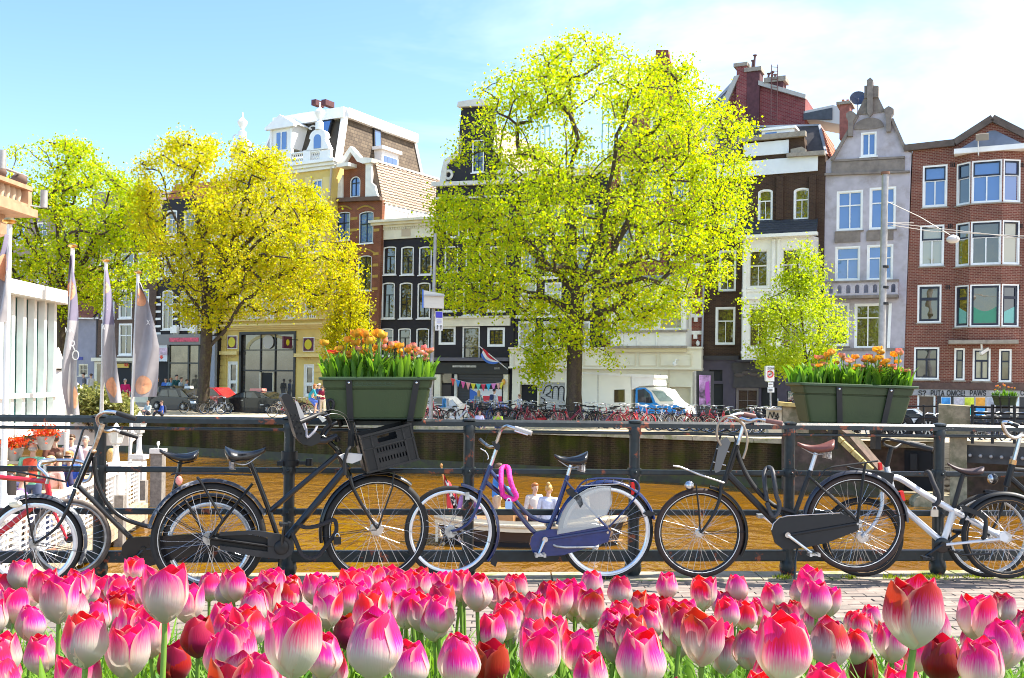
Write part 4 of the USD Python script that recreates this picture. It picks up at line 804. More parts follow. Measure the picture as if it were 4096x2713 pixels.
pl1,tl,tr=rail_planter('dark green plastic planter with meander relief on the railing above the child seat bicycle',(1288,1508),(1732,1508),(1694,1678),(1308,1678),6.83,(.24,.86),True)
def fill(tl,tr,heads_,depth,L,G,n=RAILN,seed=3):
    rr=random.Random(seed);spots=[]
    for(px,py,kind,ws)in heads_:
        off=rr.uniform(.06,depth-.06);base_z=tl[2]-.012
        h=on_plane(px,py,tl-n*off,n);p=np.array([h[0],h[1],base_z]);lim=(tl+np.sign(tr[0]-tl[0])*RAILD*.04,tr-RAILD*.04)
        x=np.clip(p[0],lim[0][0],lim[1][0]);spots.append((np.array([x,p[1],base_z]),max(.12,h[2]-base_z),kind,ws*.85))
    plant_tulips(None,spots,L,G)
k1=[(1328,1360,'orange',1.25),(1375,1345,'orange',1.1),(1425,1320,'orange',1.3),(1450,1315,'orange',1.3),(1470,1322,'orange',1.1),(1508,1322,'orange',1.3),(1530,1318,'orange',1.2),(1445,1355,'peach',1.1),(1475,1358,'orange',1.2),(1420,1382,'orange',1.2),(1325,1400,'red',1.5),(1393,1442,'red',1.3),(1396,1475,'red',1.2),(1358,1470,'red',1.0),(1548,1385,'orange',1.3),(1528,1410,'peach',1.0),(1550,1350,'peach',1.0),(1580,1365,'peach',1.2),(1605,1372,'orange',1.0),(1625,1380,'peach',1.0),(1645,1385,'peach',1.0),(1680,1400,'peach',1.0),(1710,1392,'peach',1.0),(1635,1400,'peach',1.0),(1660,1372,'peach',.9),(1492,1348,'orange',1.0),(1295,1440,'red',.9),(1395,1405,'orange',.8),(1470,1395,'orange',1.0),(1590,1395,'orange',1.0),(1565,1372,'orange',1.1),(1700,1380,'peach',.9)]
L1={'orange':'yellow orange tulip in the planter above the child seat','peach':'peach pink tulip in the planter above the child seat','red':'red and orange tulip in the planter above the child seat'}
k1=k1+[(x+R_.gauss(0,16),y+R_.uniform(6,46),k,w*.85)for x,y,k,w in k1 if k!='red']
fill(tl,tr,k1,.3,L1,{k:v.replace('tulip','tulips')for k,v in L1.items()})
pl2,tl2,tr2=rail_planter('plain dark green plastic planter on the railing above the brown saddle',(3212,1530),(3664,1545),(3622,1700),(3248,1694),7.16,(.31,.78),False)
k2=[(3325,1390,'orange',1.2),(3300,1408,'orange',1.2),(3275,1422,'peach',1.2),(3292,1446,'orange',1.2),(3362,1412,'peach',1.0),(3352,1445,'orange',1.0),(3382,1435,'peach',1.2),(3425,1418,'orange',1.2),(3450,1415,'peach',1.2),(3434,1458,'peach',.8),(3480,1435,'peach',.9),(3500,1420,'orange',1.3),(3505,1385,'orange',1.5),(3540,1425,'orange',1.3),(3555,1435,'peach',1.1),(3580,1408,'orange',1.4),(3592,1392,'peach',1.0),(3520,1445,'orange',1.1),(3578,1470,'peach',.9),(3610,1470,'peach',1.1),(3630,1470,'peach',1.1),(3640,1490,'peach',.9),(3640,1515,'peach',.9),(3560,1455,'peach',.9),(3330,1500,'red',.7),(3410,1430,'orange',1.0),(3470,1420,'orange',1.1),(3250,1455,'peach',.9),(3600,1440,'orange',1.0)]
L2={'orange':'yellow orange tulip in the planter above the brown saddle','peach':'peach pink tulip in the planter above the brown saddle','red':'small red tulip in the planter above the brown saddle'}
k2=k2+[(x+R_.gauss(0,16),y+R_.uniform(4,44),k,w*.85)for x,y,k,w in k2 if k!='red']
fill(tl2,tr2,k2,.3,L2,{k:v.replace('tulip','tulips',1)for k,v in L2.items()},seed=5)
def planter_leaves(tl,tr,depth,N,label,seed,sc=1.0,n=RAILN):
    rr=random.Random(seed);mb=MB()
    for i in range(N):
        s=rr.random();p=tl+(tr-tl)*s-n*rr.uniform(.03,depth-.03)-Z_*.01;out=(s-.5)*2
        az=rr.gauss(0 if out>0 else math.pi,1.3);L=rr.uniform(.1,.2)*sc
        m=leaf_blade(L,rr.uniform(.013,.024)*sc,az,rr.uniform(.2,1.2)+.6*(abs(out)>.85),rr,n=7,twist=rr.uniform(-.9,.9));v,f=m.arrays();mb.add(v+p,f,m.uvs())
    part(None,'tulip_leaves',mb,LEAF,smooth=True,kind='stuff',label=label,cat='foliage')
planter_leaves(tl,tr,.3,150,'broad green tulip leaves in the planter above the child seat',8)
planter_leaves(tl2,tr2,.3,150,'broad green tulip leaves in the planter above the brown saddle',9)
# --- canal houses
def line_pt(px):
    xr=(px-2048)/FPX;Y=63.4/(1+.47*xr);return np.array([xr*Y,Y,0.0])
YAW=math.radians(26)
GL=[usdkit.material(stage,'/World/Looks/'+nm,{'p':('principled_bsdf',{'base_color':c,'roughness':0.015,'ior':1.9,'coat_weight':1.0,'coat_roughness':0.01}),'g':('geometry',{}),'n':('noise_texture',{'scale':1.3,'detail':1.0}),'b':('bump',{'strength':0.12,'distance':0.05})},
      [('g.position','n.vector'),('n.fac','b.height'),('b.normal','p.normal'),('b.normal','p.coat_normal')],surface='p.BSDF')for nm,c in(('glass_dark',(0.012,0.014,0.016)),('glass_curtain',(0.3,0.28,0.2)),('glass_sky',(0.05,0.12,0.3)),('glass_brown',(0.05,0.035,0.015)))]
GDARK,GCURT,GSKY,GBRN=GL  # glass_sky: the reflected sky is painted in as a blue base colour
NAVYW=mat('navy_sash',(0.012,0.015,0.03),0.35);WFR=mat('window_white',(0.82,0.82,0.8),0.45,var=0.05,vs=2);DKF=mat('dark_sash',(0.015,0.018,0.016),0.35)
LEAD=mat('lead',(0.2,0.23,0.28),0.55,var=0.15,vs=2);STONE=mat_patchy('house_stone',(0.3,0.26,0.21),(0.16,0.13,0.11),2.0,(0.5,0.7),rough=0.85,var=0.15)
TERR=mat('roof_terracotta',(0.42,0.13,0.06),0.75,var=0.3,vs=3);TILEB=mat('roof_tile_brown',(0.36,0.26,0.19),0.75,var=0.25,vs=3);SLATE=mat('slate',(0.05,0.055,0.065),0.5,var=0.25,vs=4);DARKROOF=mat('dark_roof',(0.055,0.05,0.052),0.7,var=0.3,vs=3)
INT=mat('dark_interior',(0.01,0.01,0.011),0.8)
class Fac:
    def __init__(s,t,O,yaw=YAW):
        s.t,s.O=t,np.asarray(O,float);s.d=np.array([math.cos(yaw),-math.sin(yaw),0]);s.n=np.array([-math.sin(yaw),-math.cos(yaw),0]);s.holes=[]
    def uv(s,px,py,off=0.0):
        p=on_plane(px,py,s.O+s.n*off,s.n);return float((p-s.O)@s.d),float(p[2])
    def pt(s,u,z,off=0.0):return s.O*[1,1,0]+s.d*u+s.n*off+Z_*z
    def rect(s,x0,y0,x1,y1,off=0.0):
        xm,ym=(x0+x1)/2,(y0+y1)/2
        return s.uv(x0,ym,off)[0],s.uv(xm,y1,off)[1],s.uv(x1,ym,off)[0],s.uv(xm,y0,off)[1]
    def poly(s,pts,off=0.0):return Polygon([s.uv(x,y,off)for x,y in pts]).buffer(0)
    def sub(s,pa,oa,pb,ob):
        A,B=(on_plane(p,1540,s.O+s.n*o,s.n)*[1,1,0]for p,o in((pa,oa),(pb,ob)))
        f=Fac.__new__(Fac);f.t,f.O,f.holes=s.t,A,[];f.d=unit(B-A);f.n=np.array([f.d[1],-f.d[0],0]);f.w=np.linalg.norm(B-A);return f
    def slab(s,name,poly,o0,o1,m,parent=None,smooth=False,label=None):
        """shape in (u, z) from depth o0 to o1 (towards us)"""
        if not hasattr(poly,'geom_type'):poly=sbox(*poly)if np.ndim(poly)==1 else s.poly(poly)
        return part(parent or s.t,name,MB().prism(poly,s.pt(0,0,o0),s.d,Z_,o1-o0),m,smooth,label)
    def wall(s,outline,m,depth=9.0,body=None,th=.28,name='wall'):
        pg=outline if hasattr(outline,'geom_type')else s.poly(outline)
        w=s.slab(name,pg.difference(unary_union(s.holes))if s.holes else pg,-th,0,m)
        if depth:s.slab('side_wall',pg,-depth,-th-.002,body or m)
        return w
    def window(s,x0,y0,x1,y1,bars='T2',fr=None,sash=None,glass=None,tb=.1,arch=0.0,sill=True,off=0.0,hole=True,sb=.045,uv=False,rec=0.0,tr=.36,upper=None,sillm=None,name='window'):
        fr,sash,glass=fr or WFR,sash or fr or WFR,glass or GDARK
        u0,v0,u1,v1=(x0,y0,x1,y1)if uv else s.rect(x0,y0,x1,y1,off);w,h=u1-u0,v1-v0
        pg=sbox(u0,v0,u1,v1)
        if arch:
            ts=np.linspace(0,math.pi,13);r=arch*h
            pg=Polygon([(u0,v0),(u1,v0)]+[((u0+u1)/2+w/2*math.cos(t),v1-r+r*math.sin(t))for t in ts])
        if hole:s.holes.append(pg.buffer(-.004))
        F=s.slab(name,pg.difference(pg.buffer(-tb,join_style=2)),off-.13-rec,off-.015-rec,fr)
        inner=pg.buffer(-tb*.999,join_style=2);a0,b0,a1,b1=inner.bounds;iw,ih=a1-a0,b1-b0;L=[];k=sb/2
        L.append(inner.difference(inner.buffer(-sb,join_style=2)))
        yt=b1-ih*tr
        hb=lambda y,t=k:L.append(sbox(a0,y-t,a1,y+t));vb=lambda x,ya,yb,t=k:L.append(sbox(x-t,ya,x+t,yb))
        if bars=='T2':hb(yt,k*1.4);vb(a0+iw/2,b0,yt,k*1.3)
        elif bars=='X2':hb(yt,k*1.4);vb(a0+iw/2,b0,b1,k*1.3)
        elif bars=='S':hb(b0+ih*(1-tr),k*1.4)
        elif bars=='S2':hb(yt,k*1.4);vb(a0+iw/2,b0,yt,k*.8)
        elif bars=='H':vb(a0+iw/2,b0,b1,k*1.5)
        elif bars=='T':hb(yt,k*1.4)
        elif bars[0]=='G':
            nc,nr=int(bars[1]),int(bars[2])
            for i in range(1,nc):vb(a0+iw*i/nc,b0,b1,k*.6)
            for i in range(1,nr):hb(b0+ih*i/nr,k*.6)
        S_=unary_union(L).intersection(inner)
        s.slab('sash',S_,off-.16-rec,off-.07-rec,sash,parent=F)
        if upper is not None:
            s.slab('sash',sbox(a0,yt,a1,b1).intersection(inner).difference(sbox(a0+.07,yt+.09,a1-.07,b1-.07)),off-.1-rec,off-.06-rec,upper,parent=F)
        s.slab('pane',inner,off-.145-rec,off-.12-rec,glass,parent=F)
        if sill:s.slab('sill',sbox(u0-.06,v0-.07,u1+.06,v0-.002),off-.1,off+.07,sillm or fr,parent=F)
        return F
    def band(s,name,x0,y0,x1,y1,o1,m,o0=-.05,parent=None):return s.slab(name,s.rect(x0,y0,x1,y1),o0,o1,m,parent)
    def cornice(s,name,u0,u1,z0,z1,proj,m,steps=3,o0=0.001):
        mb=MB();
        for k in range(steps):
            a,b=z0+(z1-z0)*k/steps,z0+(z1-z0)*(k+1)/steps-.004;p=proj*(k+1)/steps
            mb.prism(sbox(u0-p*.5,a,u1+p*.5,b),s.pt(0,0,o0),s.d,Z_,p)
        return part(s.t,name,mb,m)
def baluster_row(F,x0,y0,x1,y1,n,m,off=.0,rail=True,name='balustrade',r=.06,plinth=.12):
    u0,v0,u1,v1=F.rect(x0,y0,x1,y1,off);h=v1-v0;mb=MB()
    mb.prism(sbox(u0,v1-h*plinth,u1,v1),F.pt(0,0,off-.09),F.d,Z_,.2);mb.prism(sbox(u0,v0,u1,v0+h*plinth),F.pt(0,0,off-.09),F.d,Z_,.2)
    B=part(F.t,name,mb,m)
    for i in range(n):
        u=u0+(u1-u0)*(i+.5)/n;z0,z1=v0+h*plinth,v1-h*plinth;H=z1-z0
        part(B,'baluster',MB().lathe([(r*.9,0),(r*.9,H*.08),(r*.5,H*.14),(r,H*.36),(r*.8,H*.5),(r*.42,H*.72),(r*.6,H*.88),(r*.9,H*.92),(r*.9,H)],F.pt(u,z0,off),8),m,smooth=50)
def tile_roof(t,A,B,C,D,rows,cols,m,under,name='tile',limit=290,th=.05,wave=.05):
    """A-B the ridge, D-C the eaves; each pan tile is a piece of its own"""
    A,B,C,D=(np.asarray(x,float)for x in(A,B,C,D));nrm=unit(np.cross(B-A,D-A));nrm=nrm if nrm[2]>0 else-nrm
    U=part(t,'roof',MB().add([A,B,C,D,A-nrm*.12,B-nrm*.12,C-nrm*.12,D-nrm*.12],[(0,1,2,3),(4,7,6,5),(0,4,5,1),(1,5,6,2),(2,6,7,3),(3,7,4,0)]),under)
    P2=lambda u,v:(A*(1-u)+B*u)*(1-v)+(D*(1-u)+C*u)*v
    rest=MB();n=0
    for i in range(rows):
        for j in range(cols):
            u0,u1,v0,v1=j/cols,(j+1)/cols,i/rows,(i+1.12)/rows;v1=min(v1,1.02);pts=[]
            for k,(f,hh)in enumerate(((0,.25),(.25,1),(.55,.55),(.8,0),(1,.25))):
                u=u0+(u1-u0)*f
                pts.append((P2(u,v0)+nrm*(.015+wave*hh),P2(u,v1)+nrm*(.015+th+wave*hh),P2(u,v1)+nrm*.0))
            p=np.array(pts).transpose(1,0,2);mb=MB()if n<limit else rest
            mb.grid(p)
            if n<limit:part(U,name,mb,m,smooth=40)
            n+=1
    if rest.V:part(U,'tile_field',rest,m,kind='stuff')
    return U
def gable_roof(F,ridge_u,ridge_z,eave_l,eave_r,depth,m,over=.15,t=.12,back=.05,name='roof'):
    """ridge runs back from the front; eave_l, eave_r: (u, z)"""
    a0,a1=F.pt(ridge_u,ridge_z,-back),F.pt(ridge_u,ridge_z,-depth)
    for(u,z)in(eave_l,eave_r):
        b0,b1=F.pt(u,z,-back),F.pt(u,z,-depth);nrm=unit(np.cross(a1-a0,b0-a0));nrm=nrm if nrm[2]>0 else-nrm
        part(F.t,name,MB().add([a0,a1,b1,b0,a0+nrm*t,a1+nrm*t,b1+nrm*t,b0+nrm*t],[(0,1,2,3),(4,7,6,5),(0,4,5,1),(1,5,6,2),(2,6,7,3),(3,7,4,0)]),m)
def house(name,label,px,yaw=YAW,back=0.0):
    p=line_pt(px);t=thing(name,label,'house',(p[0],p[1],ST));f=Fac(t,p,yaw);f.O=f.O-f.n*back;return f
def text_on(F,txt,x0,y0,x1,m,h=None,off=.02,name='lettering',parent=None,bold=False):
    u0,z0=F.uv(x0,y0);u1,_=F.uv(x1,y0);tm=meshkit.text_mesh(txt,1.0,0.02,bold);v=np.array(tm.vertices);sc=(u1-u0)/v[:,0].max();hs=h/v[:,1].max()if h else sc
    pts=F.pt(0,0,off)+(u0+v[:,:1]*sc)*F.d+(z0+v[:,1:2]*hs)*Z_+v[:,2:]*F.n
    return part(parent or F.t,name,(pts,np.array(tm.faces)),m)
BASE=ST-.05
def foot(F,x0,x1):return F.uv(x0,1560)[0],F.uv(x1,1560)[0]
def with_base(F,pts):
    """px outline whose first and last points are run down to the street"""
    q_=[F.uv(x,y)for x,y in pts];return Polygon([(q_[0][0],BASE)]+q_+[(q_[-1][0],BASE)]).buffer(0)
# === H11: red brown brick house with bay windows, far right
H=house('brick_house','red brown brick house with white bay windows at the right edge',3640)
BR11=mat_brick('brick_red_brown',(0.2,0.055,0.035),(0.14,0.038,0.028),(0.32,0.2,0.15),H.d,0.23,0.085,msize=.014)
UPP=dict(bars='T2',upper=NAVYW,tr=.36)
H.window(3690,660,3790,829,glass=GSKY,sillm=STONE,**UPP);H.window(3679,900,3777,1065,glass=GCURT,sillm=STONE,**UPP)
H.window(3669,1139,3766,1292,'T',sash=NAVYW,sb=.11,sillm=STONE,glass=GBRN,tr=.36);H.window(3655,1389,3757,1519,'T2',sash=NAVYW,sb=.07,glass=GDARK,sillm=STONE)
H.window(3816,1393,3860,1522,'T',sash=NAVYW,sb=.06,sillm=STONE);H.window(3890,1395,3963,1525,'T2',sash=NAVYW,sb=.07,glass=GCURT,sillm=STONE);H.window(3995,1396,4047,1529,'T',sash=NAVYW,sb=.06,glass=GBRN,sillm=STONE)
H.window(3668,1578,3742,1690,'H',fr=WFR,sash=mat('brown_door',(0.1,0.06,0.035),0.5,var=.2,vs=4),sb=.25,glass=GBRN,sill=False,name='door')
H.wall(with_base(H,[(3612,1560),(3652,592),(3814,572),(3970,474),(4300,640),(4300,1560)]),BR11,10)
cop=[H.uv(*p)for p in((3618,594),(3818,572),(3970,474),(4120,550))]
for(a,b)in zip(cop[:-1],cop[1:]):
    L_=math.hypot(b[0]-a[0],b[1]-a[1]);e=(np.array(b)-a)/L_;nn=np.array([-e[1],e[0]])
    H.slab('coping',Polygon([tuple(np.array(a)-nn*.18),tuple(np.array(b)-nn*.18),tuple(np.array(b)+nn*.16),tuple(np.array(a)+nn*.16)]),-.2,.22,mat('dark_coping',(0.1,0.075,0.06),0.8,var=.3,vs=3))
ctr=[(3835,3880,4006,4086,641,812,'sky'),(3826,3868,3987,4068,884,1060,'curt'),(3816,3863,3976,4061,1137,1307,'green')]
bl,bc,br_=H.sub(3812,0,3872,.55),H.sub(3872,.55,4000,.55),H.sub(4000,.55,4074,0)
for(xa,xb,xc,xd,ya,yb,k)in ctr:
    g={'sky':(GDARK,GSKY,GSKY),'curt':(GBRN,GBRN,GCURT),'green':(GDARK,GBRN,GDARK)}[k]
    for f,g1,bars in zip((bl,bc,br_),g,('T','T2','T')):
        z0,z1=bc.uv(3936,yb)[1],bc.uv(3936,ya)[1]
        kw=dict(UPP)if k!='green' else dict(sash=NAVYW,sb=.1,tr=.3);kw['bars']=bars if k!='green' else('T','1','T')[(bl,bc,br_).index(f)]
        f.window(.03,z0,f.w-.03,z1,glass=g1,uv=True,sill=True,sillm=STONE,tb=.08,**kw)
        if k=='green':
            a,b_=.2,f.w-.2
            f.slab('swag_curtain',Polygon([(a,z0+.2),(b_,z0+.2)]+[(a+(b_-a)*t,z0+1.05-(.25*math.sin(math.pi*t)if f is bc else .3*(t if f is bl else 1-t)))for t in np.linspace(1,0,9)]),-.118,-.112,mat('green_curtain',(0.01,0.2,0.1),0.3,spec=1)if f is bc else mat('teal_curtain',(0.1,0.36,0.32),0.3,spec=1))
ztop,zbot=H.uv(3936,618)[1],H.uv(3936,1372)[1]
for f in(bl,bc,br_):f.wall(sbox(0,zbot,f.w,ztop),BR11,0,name='bay_wall')
H.slab('bay_slab',H.rect(3796,1363,4074,1377),-.02,.75,STONE);H.slab('bay_cornice',H.rect(3818,596,4110,616),.0,.72,WFR)
a,b_,c_=H.pt(H.uv(3821,600)[0],ztop+.12,.6),H.pt(H.uv(4110,590)[0],ztop+.12,.6),H.pt(H.uv(3970,520)[0],H.uv(3970,516)[1],-.05)
part(H.t,'bay_roof',MB().add([a,b_,c_,a-H.n*.6,b_-H.n*.6],[(0,1,2),(0,2,3),(1,4,2)]),LEAD)
H.slab('belt',H.rect(3600,1532,4250,1560),-.01,.1,mat('brown_belt',(0.09,0.05,0.04),0.7,var=.3,vs=3));H.slab('sign_band',H.rect(3600,1561,4250,1586),-.01,.06,mat('grey_band',(0.34,0.33,0.34),0.7,var=.2,vs=3))
for tx,x0,x1 in(('S?',3672,3705),('PUTA',3722,3778),('OMCE!',3786,3860),('PAWS',3878,3945),('C',4080,4096)):text_on(H,tx,x0,1582,x1,MATTE,h=.28,off=.065,name='graffiti',bold=True)
H.slab('shop_front',H.rect(3748,1588,4250,1700),.002,.03,mat('shop_black',(0.03,0.03,0.035),0.5))
for i,(x0,x1,c)in enumerate(((3766,3802,(0.05,0.3,0.75)),(3817,3853,(0.55,0.5,0.55)),(3859,3896,(0.6,0.65,0.03)),(3903,3940,(0.85,0.3,0.03)),(3947,3982,(0.4,0.42,0.5)),(4040,4075,(0.5,0.6,0.8)))):
    p_=H.slab('poster',H.rect(x0,1590,x1,1624),.03,.05,mat('poster_%s'%'abcdef'[i],c,0.4,var=.5,vs=2.2),label='poster in a row on the black shopfront');H.slab('poster_border',H.poly([(x0-2,1588),(x1+2,1588),(x1+2,1626),(x0-2,1626)]),.028,.038,WHITE,parent=p_)
    H.slab('poster',H.rect(x0,1632,x1,1662),.03,.05,mat('poster_low_%s'%'abcdef'[i],tuple(reversed(c)),0.4,var=.5,vs=2.2))
for y in(660,905,1150):
    for x in(3810,4090):
        for k in range(3):H.slab('vent',H.rect(x-8+k*7-(y-660)*.04,y-9,x-4+k*7-(y-660)*.04,y+9),.001,.02,INT)
fl=[H.uv(3915,632),H.uv(3914,575)]
mb=MB().tube([H.pt(*fl[0],.56),H.pt(*fl[0],.8),H.pt(*fl[1],.9)],.03,8);L_=part(H.t,'lamp_arm',mb,WHITE);part(L_,'floodlight',MB().frame_box(H.pt(H.uv(3930,570)[0],fl[1][1]+.1,1.0),H.d*.3,Z_*.16+H.n*.05,H.n*.22-Z_*.06),mat('lamp_grey',(0.25,0.22,0.18),0.5))
mb=MB().cyl(H.pt(*H.uv(3926,1378),.4),H.pt(*H.uv(3928,1398),.4),.05).beam(H.pt(*H.uv(3922,1416),.6),H.pt(*H.uv(3952,1396),.3),.16,.16);part(H.t,'security_camera',mb,WHITE)
# === H10: grey plastered gable house
H=house('gable_house','grey stone gabled house with blue reflecting windows and a balcony',3300)
GR=mat_patchy('grey_plaster',(0.42,0.39,0.43),(0.27,0.235,0.22),0.9,(0.5,0.72),rough=0.85,var=0.1,bump=.15);GRD2=mat_patchy('grey_plaster_dark',(0.22,0.185,0.16),(0.14,0.115,0.1),1.2,(0.45,0.65),rough=0.85,var=0.15)
H.window(3443,528,3507,626,'H',glass=GSKY,tb=.08)
for x0,y0,x1,y1 in((3346,762,3452,923),(3477,748,3584,918)):H.window(x0,y0,x1,y1,'X2',glass=GSKY,sillm=GRD2)
for x0,y0,x1,y1 in((3340,985,3441,1124),(3467,978,3573,1122)):H.window(x0,y0,x1,y1,'T2',glass=GSKY,sillm=GRD2)
for x0,y0,x1,y1 in((3300,1214,3397,1385),(3417,1214,3525,1395)):H.window(x0,y0,x1,y1,'X2',glass=GBRN,tr=.3,sillm=GRD2)
out=with_base(H,[(3278,1560),(3304,645),(3336,622),(3426,461),(3458,392),(3513,387),(3540,445),(3572,478),(3624,600),(3646,614),(3612,1560)])
H.wall(out,GR,0)
H.slab('side_wall',with_base(H,[(3278,1560),(3304,645),(3646,614),(3612,1560)]),-11,-.283,GR)
ru,rz=H.uv(3487,441);gable_roof(H,ru,rz,H.uv(3306,660),H.uv(3646,618),13,mat('roof_grey',(0.3,0.27,0.26),0.7,var=.15,vs=2),back=.1)
H.slab('gable_pier',H.poly([(3458,395),(3458,347),(3469,345),(3469,323),(3482,313),(3493,323),(3493,345),(3515,347),(3513,392)]),-.3,.14,GRD2);H.slab('gable_pier',H.poly([(3470,455),(3470,330),(3493,330),(3493,455),(3482,470)]),.0,.22,GRD2)
H.slab('gable_cap',H.poly([(3424,462),(3458,392),(3513,388),(3541,446),(3520,452),(3440,460)]),.002,.05,GRD2)
for pts in([(3322,640),(3426,461),(3436,466),(3334,646)],[(3562,478),(3574,474),(3630,602),(3618,608)]):H.slab('gable_edge',H.poly(pts),-.05,.12,GRD2)
for x,y in((3404,458),(3556,440)):H.slab('pinnacle',H.poly([(x-18,y+14),(x-18,y),(x-10,y-6),(x,y-12),(x+12,y-6),(x+20,y),(x+20,y+14),(x+10,y+30),(x+8,y+90),(x-10,y+90),(x-10,y+30)]),-.2,.2,GRD2)
H.slab('arch_recess',Polygon([H.uv(3444,520),H.uv(3506,516)]+[tuple(np.array(H.uv(3475,512))+[1.0*math.cos(t)*.78,.55*math.sin(t)])for t in np.linspace(0,math.pi,11)]).buffer(0),.002,.05,GRD2)
H.slab('frieze',H.poly([(3327,650),(3620,636),(3619,682),(3326,694)]),.002,.06,GRD2);H.slab('moulding',H.poly([(3300,695),(3640,684),(3640,692),(3300,704)]),-.02,.16,GRD2);H.slab('moulding',H.poly([(3330,640),(3620,626),(3620,634),(3330,649)]),-.02,.1,GRD2)
for x0,y0,x1,y1 in((3340,928,3442,970),(3466,924,3574,962)):H.slab('spandrel',H.rect(x0,y0,x1,y1),.002,.05,GRD2)
u0,z0,u1,z1=H.rect(3272,1123,3592,1194,.6);ww=u1-u0;n_=9
bal=H.slab('balcony',sbox(u0,z0,u1,z0+.16),0,.75,GRD2);arches=sbox(u0,z0+.16,u1,z1-.1)
for k in range(n_):
    c=u0+ww*(k+.5)/n_;arches=arches.difference(sbox(c-.11,z0+.28,c+.11,z0+.62).union(Polygon([(c+.11*math.cos(t),z0+.62+.11*math.sin(t))for t in np.linspace(0,math.pi,9)])))
H.slab('balcony_panel',arches,.58,.7,GR,parent=bal);H.slab('balcony_rail',sbox(u0-.05,z1-.1,u1+.05,z1),.52,.76,GRD2,parent=bal)
for uu in(u0,u1-.1):part(bal,'balcony_side',MB().frame_box(H.pt(uu+.05,(z0+z1)/2,.3),H.d*.05,H.n*.28,Z_*(z1-z0)/2*.9),GR)
H.slab('open_casement',H.poly([(3556,1216),(3568,1214),(3560,1394),(3548,1395)]),.02,.1,WFR);H.slab('moulding',H.rect(3280,1393,3620,1403),-.02,.12,GRD2)
d_=thing('satellite_dish','dark round satellite dish on the chimney left of the grey gable','satellite dish',H.pt(*H.uv(3418,400),-1.5))
c=H.pt(*H.uv(3418,369),-1.5);ax=unit(np.array([-.3,-1,.35]));part(d_,'dish',MB().lathe([(0,0),(.2,.02),(.36,.07),(.44,.13),(.445,.13),(.36,.06),(0,-.02)],c,22,ez=ax),mat('dish_blue',(0.04,0.05,0.09),.4),smooth=40);part(d_,'mast',MB().tube([c-Z_*.1,c-Z_*.75],.04,8).tube([c-Z_*.3,c+ax*.45-Z_*.2],.02,6),STEEL)
H.slab('chimney',H.rect(3362,425,3402,560,-1.8),-2.6,-1.4,mat('brick_chimney',(0.28,0.1,0.08),.85,var=.25,vs=4));H.slab('chimney_cap',H.rect(3350,414,3412,425,-1.8),-2.7,-1.3,STONE)
for x in(3366,3384):H.slab('chimney_pot',H.rect(x,396,x+10,414,-1.8),-2.1,-1.9,TERR)
# === H9: dark brown brick house with cream bay
H=house('shop_house','dark brown brick house with a tall cream bay over a purple grey shop',2815)
BR9=mat_brick('brick_dark_brown',(0.065,0.033,0.02),(0.045,0.024,0.016),(0.085,0.055,0.035),H.d,0.22,0.075)
for x0,y0,x1,y1 in((2890,773,2948,907),(3031,757,3091,885),(3174,751,3240,880)):H.window(x0,y0,x1,y1,'S2',glass=GBRN if x0>3000 else GSKY,arch=.1,tb=.09)
for x0,y0,x1,y1 in((2874,1000,2945,1166),(2861,1228,2941,1380)):H.window(x0,y0,x1,y1,'S2',glass=GBRN,sillm=BR9)
PURP=mat('purple_grey',(0.06,0.046,0.065),0.7,var=.15,vs=2)
H.wall(with_base(H,[(2800,1560),(2822,640),(2960,632),(2962,560),(3215,546),(3222,600),(3302,612),(3288,1560)]),BR9,10)
H.slab('ground_front',Polygon([(H.uv(2805,1500)[0],BASE),(H.uv(3288,1500)[0],BASE),(H.uv(3288,1438)[0],H.uv(3050,1440)[1]),(H.uv(2805,1500)[0],H.uv(3050,1440)[1])]).difference(unary_union([sbox(*H.rect(*r))for r in((2838,1480,2892,1524),(2845,1536,2894,1690),(2944,1552,3036,1655),(3046,1552,3110,1690),(3150,1565,3208,1660))])),.004,.14,PURP)
H.slab('ledge',H.rect(2806,1424,2958,1440),.0,.25,mat('ledge_dark',(0.03,0.025,0.03),.6))
H.window(2944,1552,3036,1655,'G22',fr=mat('taupe',(0.2,0.16,0.15),.6),sash=mat('taupe',(0.2,0.16,0.15),.6),glass=GCURT,off=.1,hole=False,sill=False,name='shop_window');H.slab('doorway',H.rect(3046,1552,3110,1690),.003,.02,INT);H.slab('doorway',H.rect(2845,1536,2894,1690),.003,.02,INT);H.slab('doorway',H.rect(2838,1480,2892,1524),.003,.02,INT)
H.slab('arch_window',H.rect(3150,1565,3208,1660),.003,.02,GDARK);text_on(H,'II',3190,1622,3200,mat('green_sign',(0.0,0.3,0.08),.4),off=.03,name='green_sign')
fas=H.slab('shop_fascia',H.poly([(2932,1452),(3112,1448),(3112,1470),(3100,1490),(3104,1550),(2936,1552),(2940,1490),(2930,1472)]),.14,.24,mat('fascia_black',(0.035,0.028,0.03),.5,var=.3,vs=4))
for k,(x,y)in enumerate(((2960,1500),(2990,1492),(3020,1498),(3050,1504),(3075,1498))):part(fas,'carved_scroll',MB().ell(H.pt(*H.uv(x,y),.25),.28,.05,.14,10,H.d,H.n,Z_),mat('scroll_brown',(0.07,0.05,0.045),.5),smooth=50)
text_on(H,'8',3109,1605,3117,WHITE,off=.15,name='house_number')
for x0,y0,x1,y1 in((2976,569,3156,622),(2868,640,3272,700)):H.slab('sign_board',H.rect(x0,y0,x1,y1),.002,.1,mat('board_white',(0.7,0.72,0.73),.6,var=.06,vs=1))
H.slab('cornice',H.rect(2955,540,3225,560),-.1,.3,STONE);H.slab('cornice',H.poly([(3150,618),(3302,606),(3302,624),(3150,632)]),-.02,.35,STONE);H.slab('scroll',H.poly([(3165,600),(3210,590),(3226,600),(3224,618),(3165,620)]),-.2,.2,STONE)
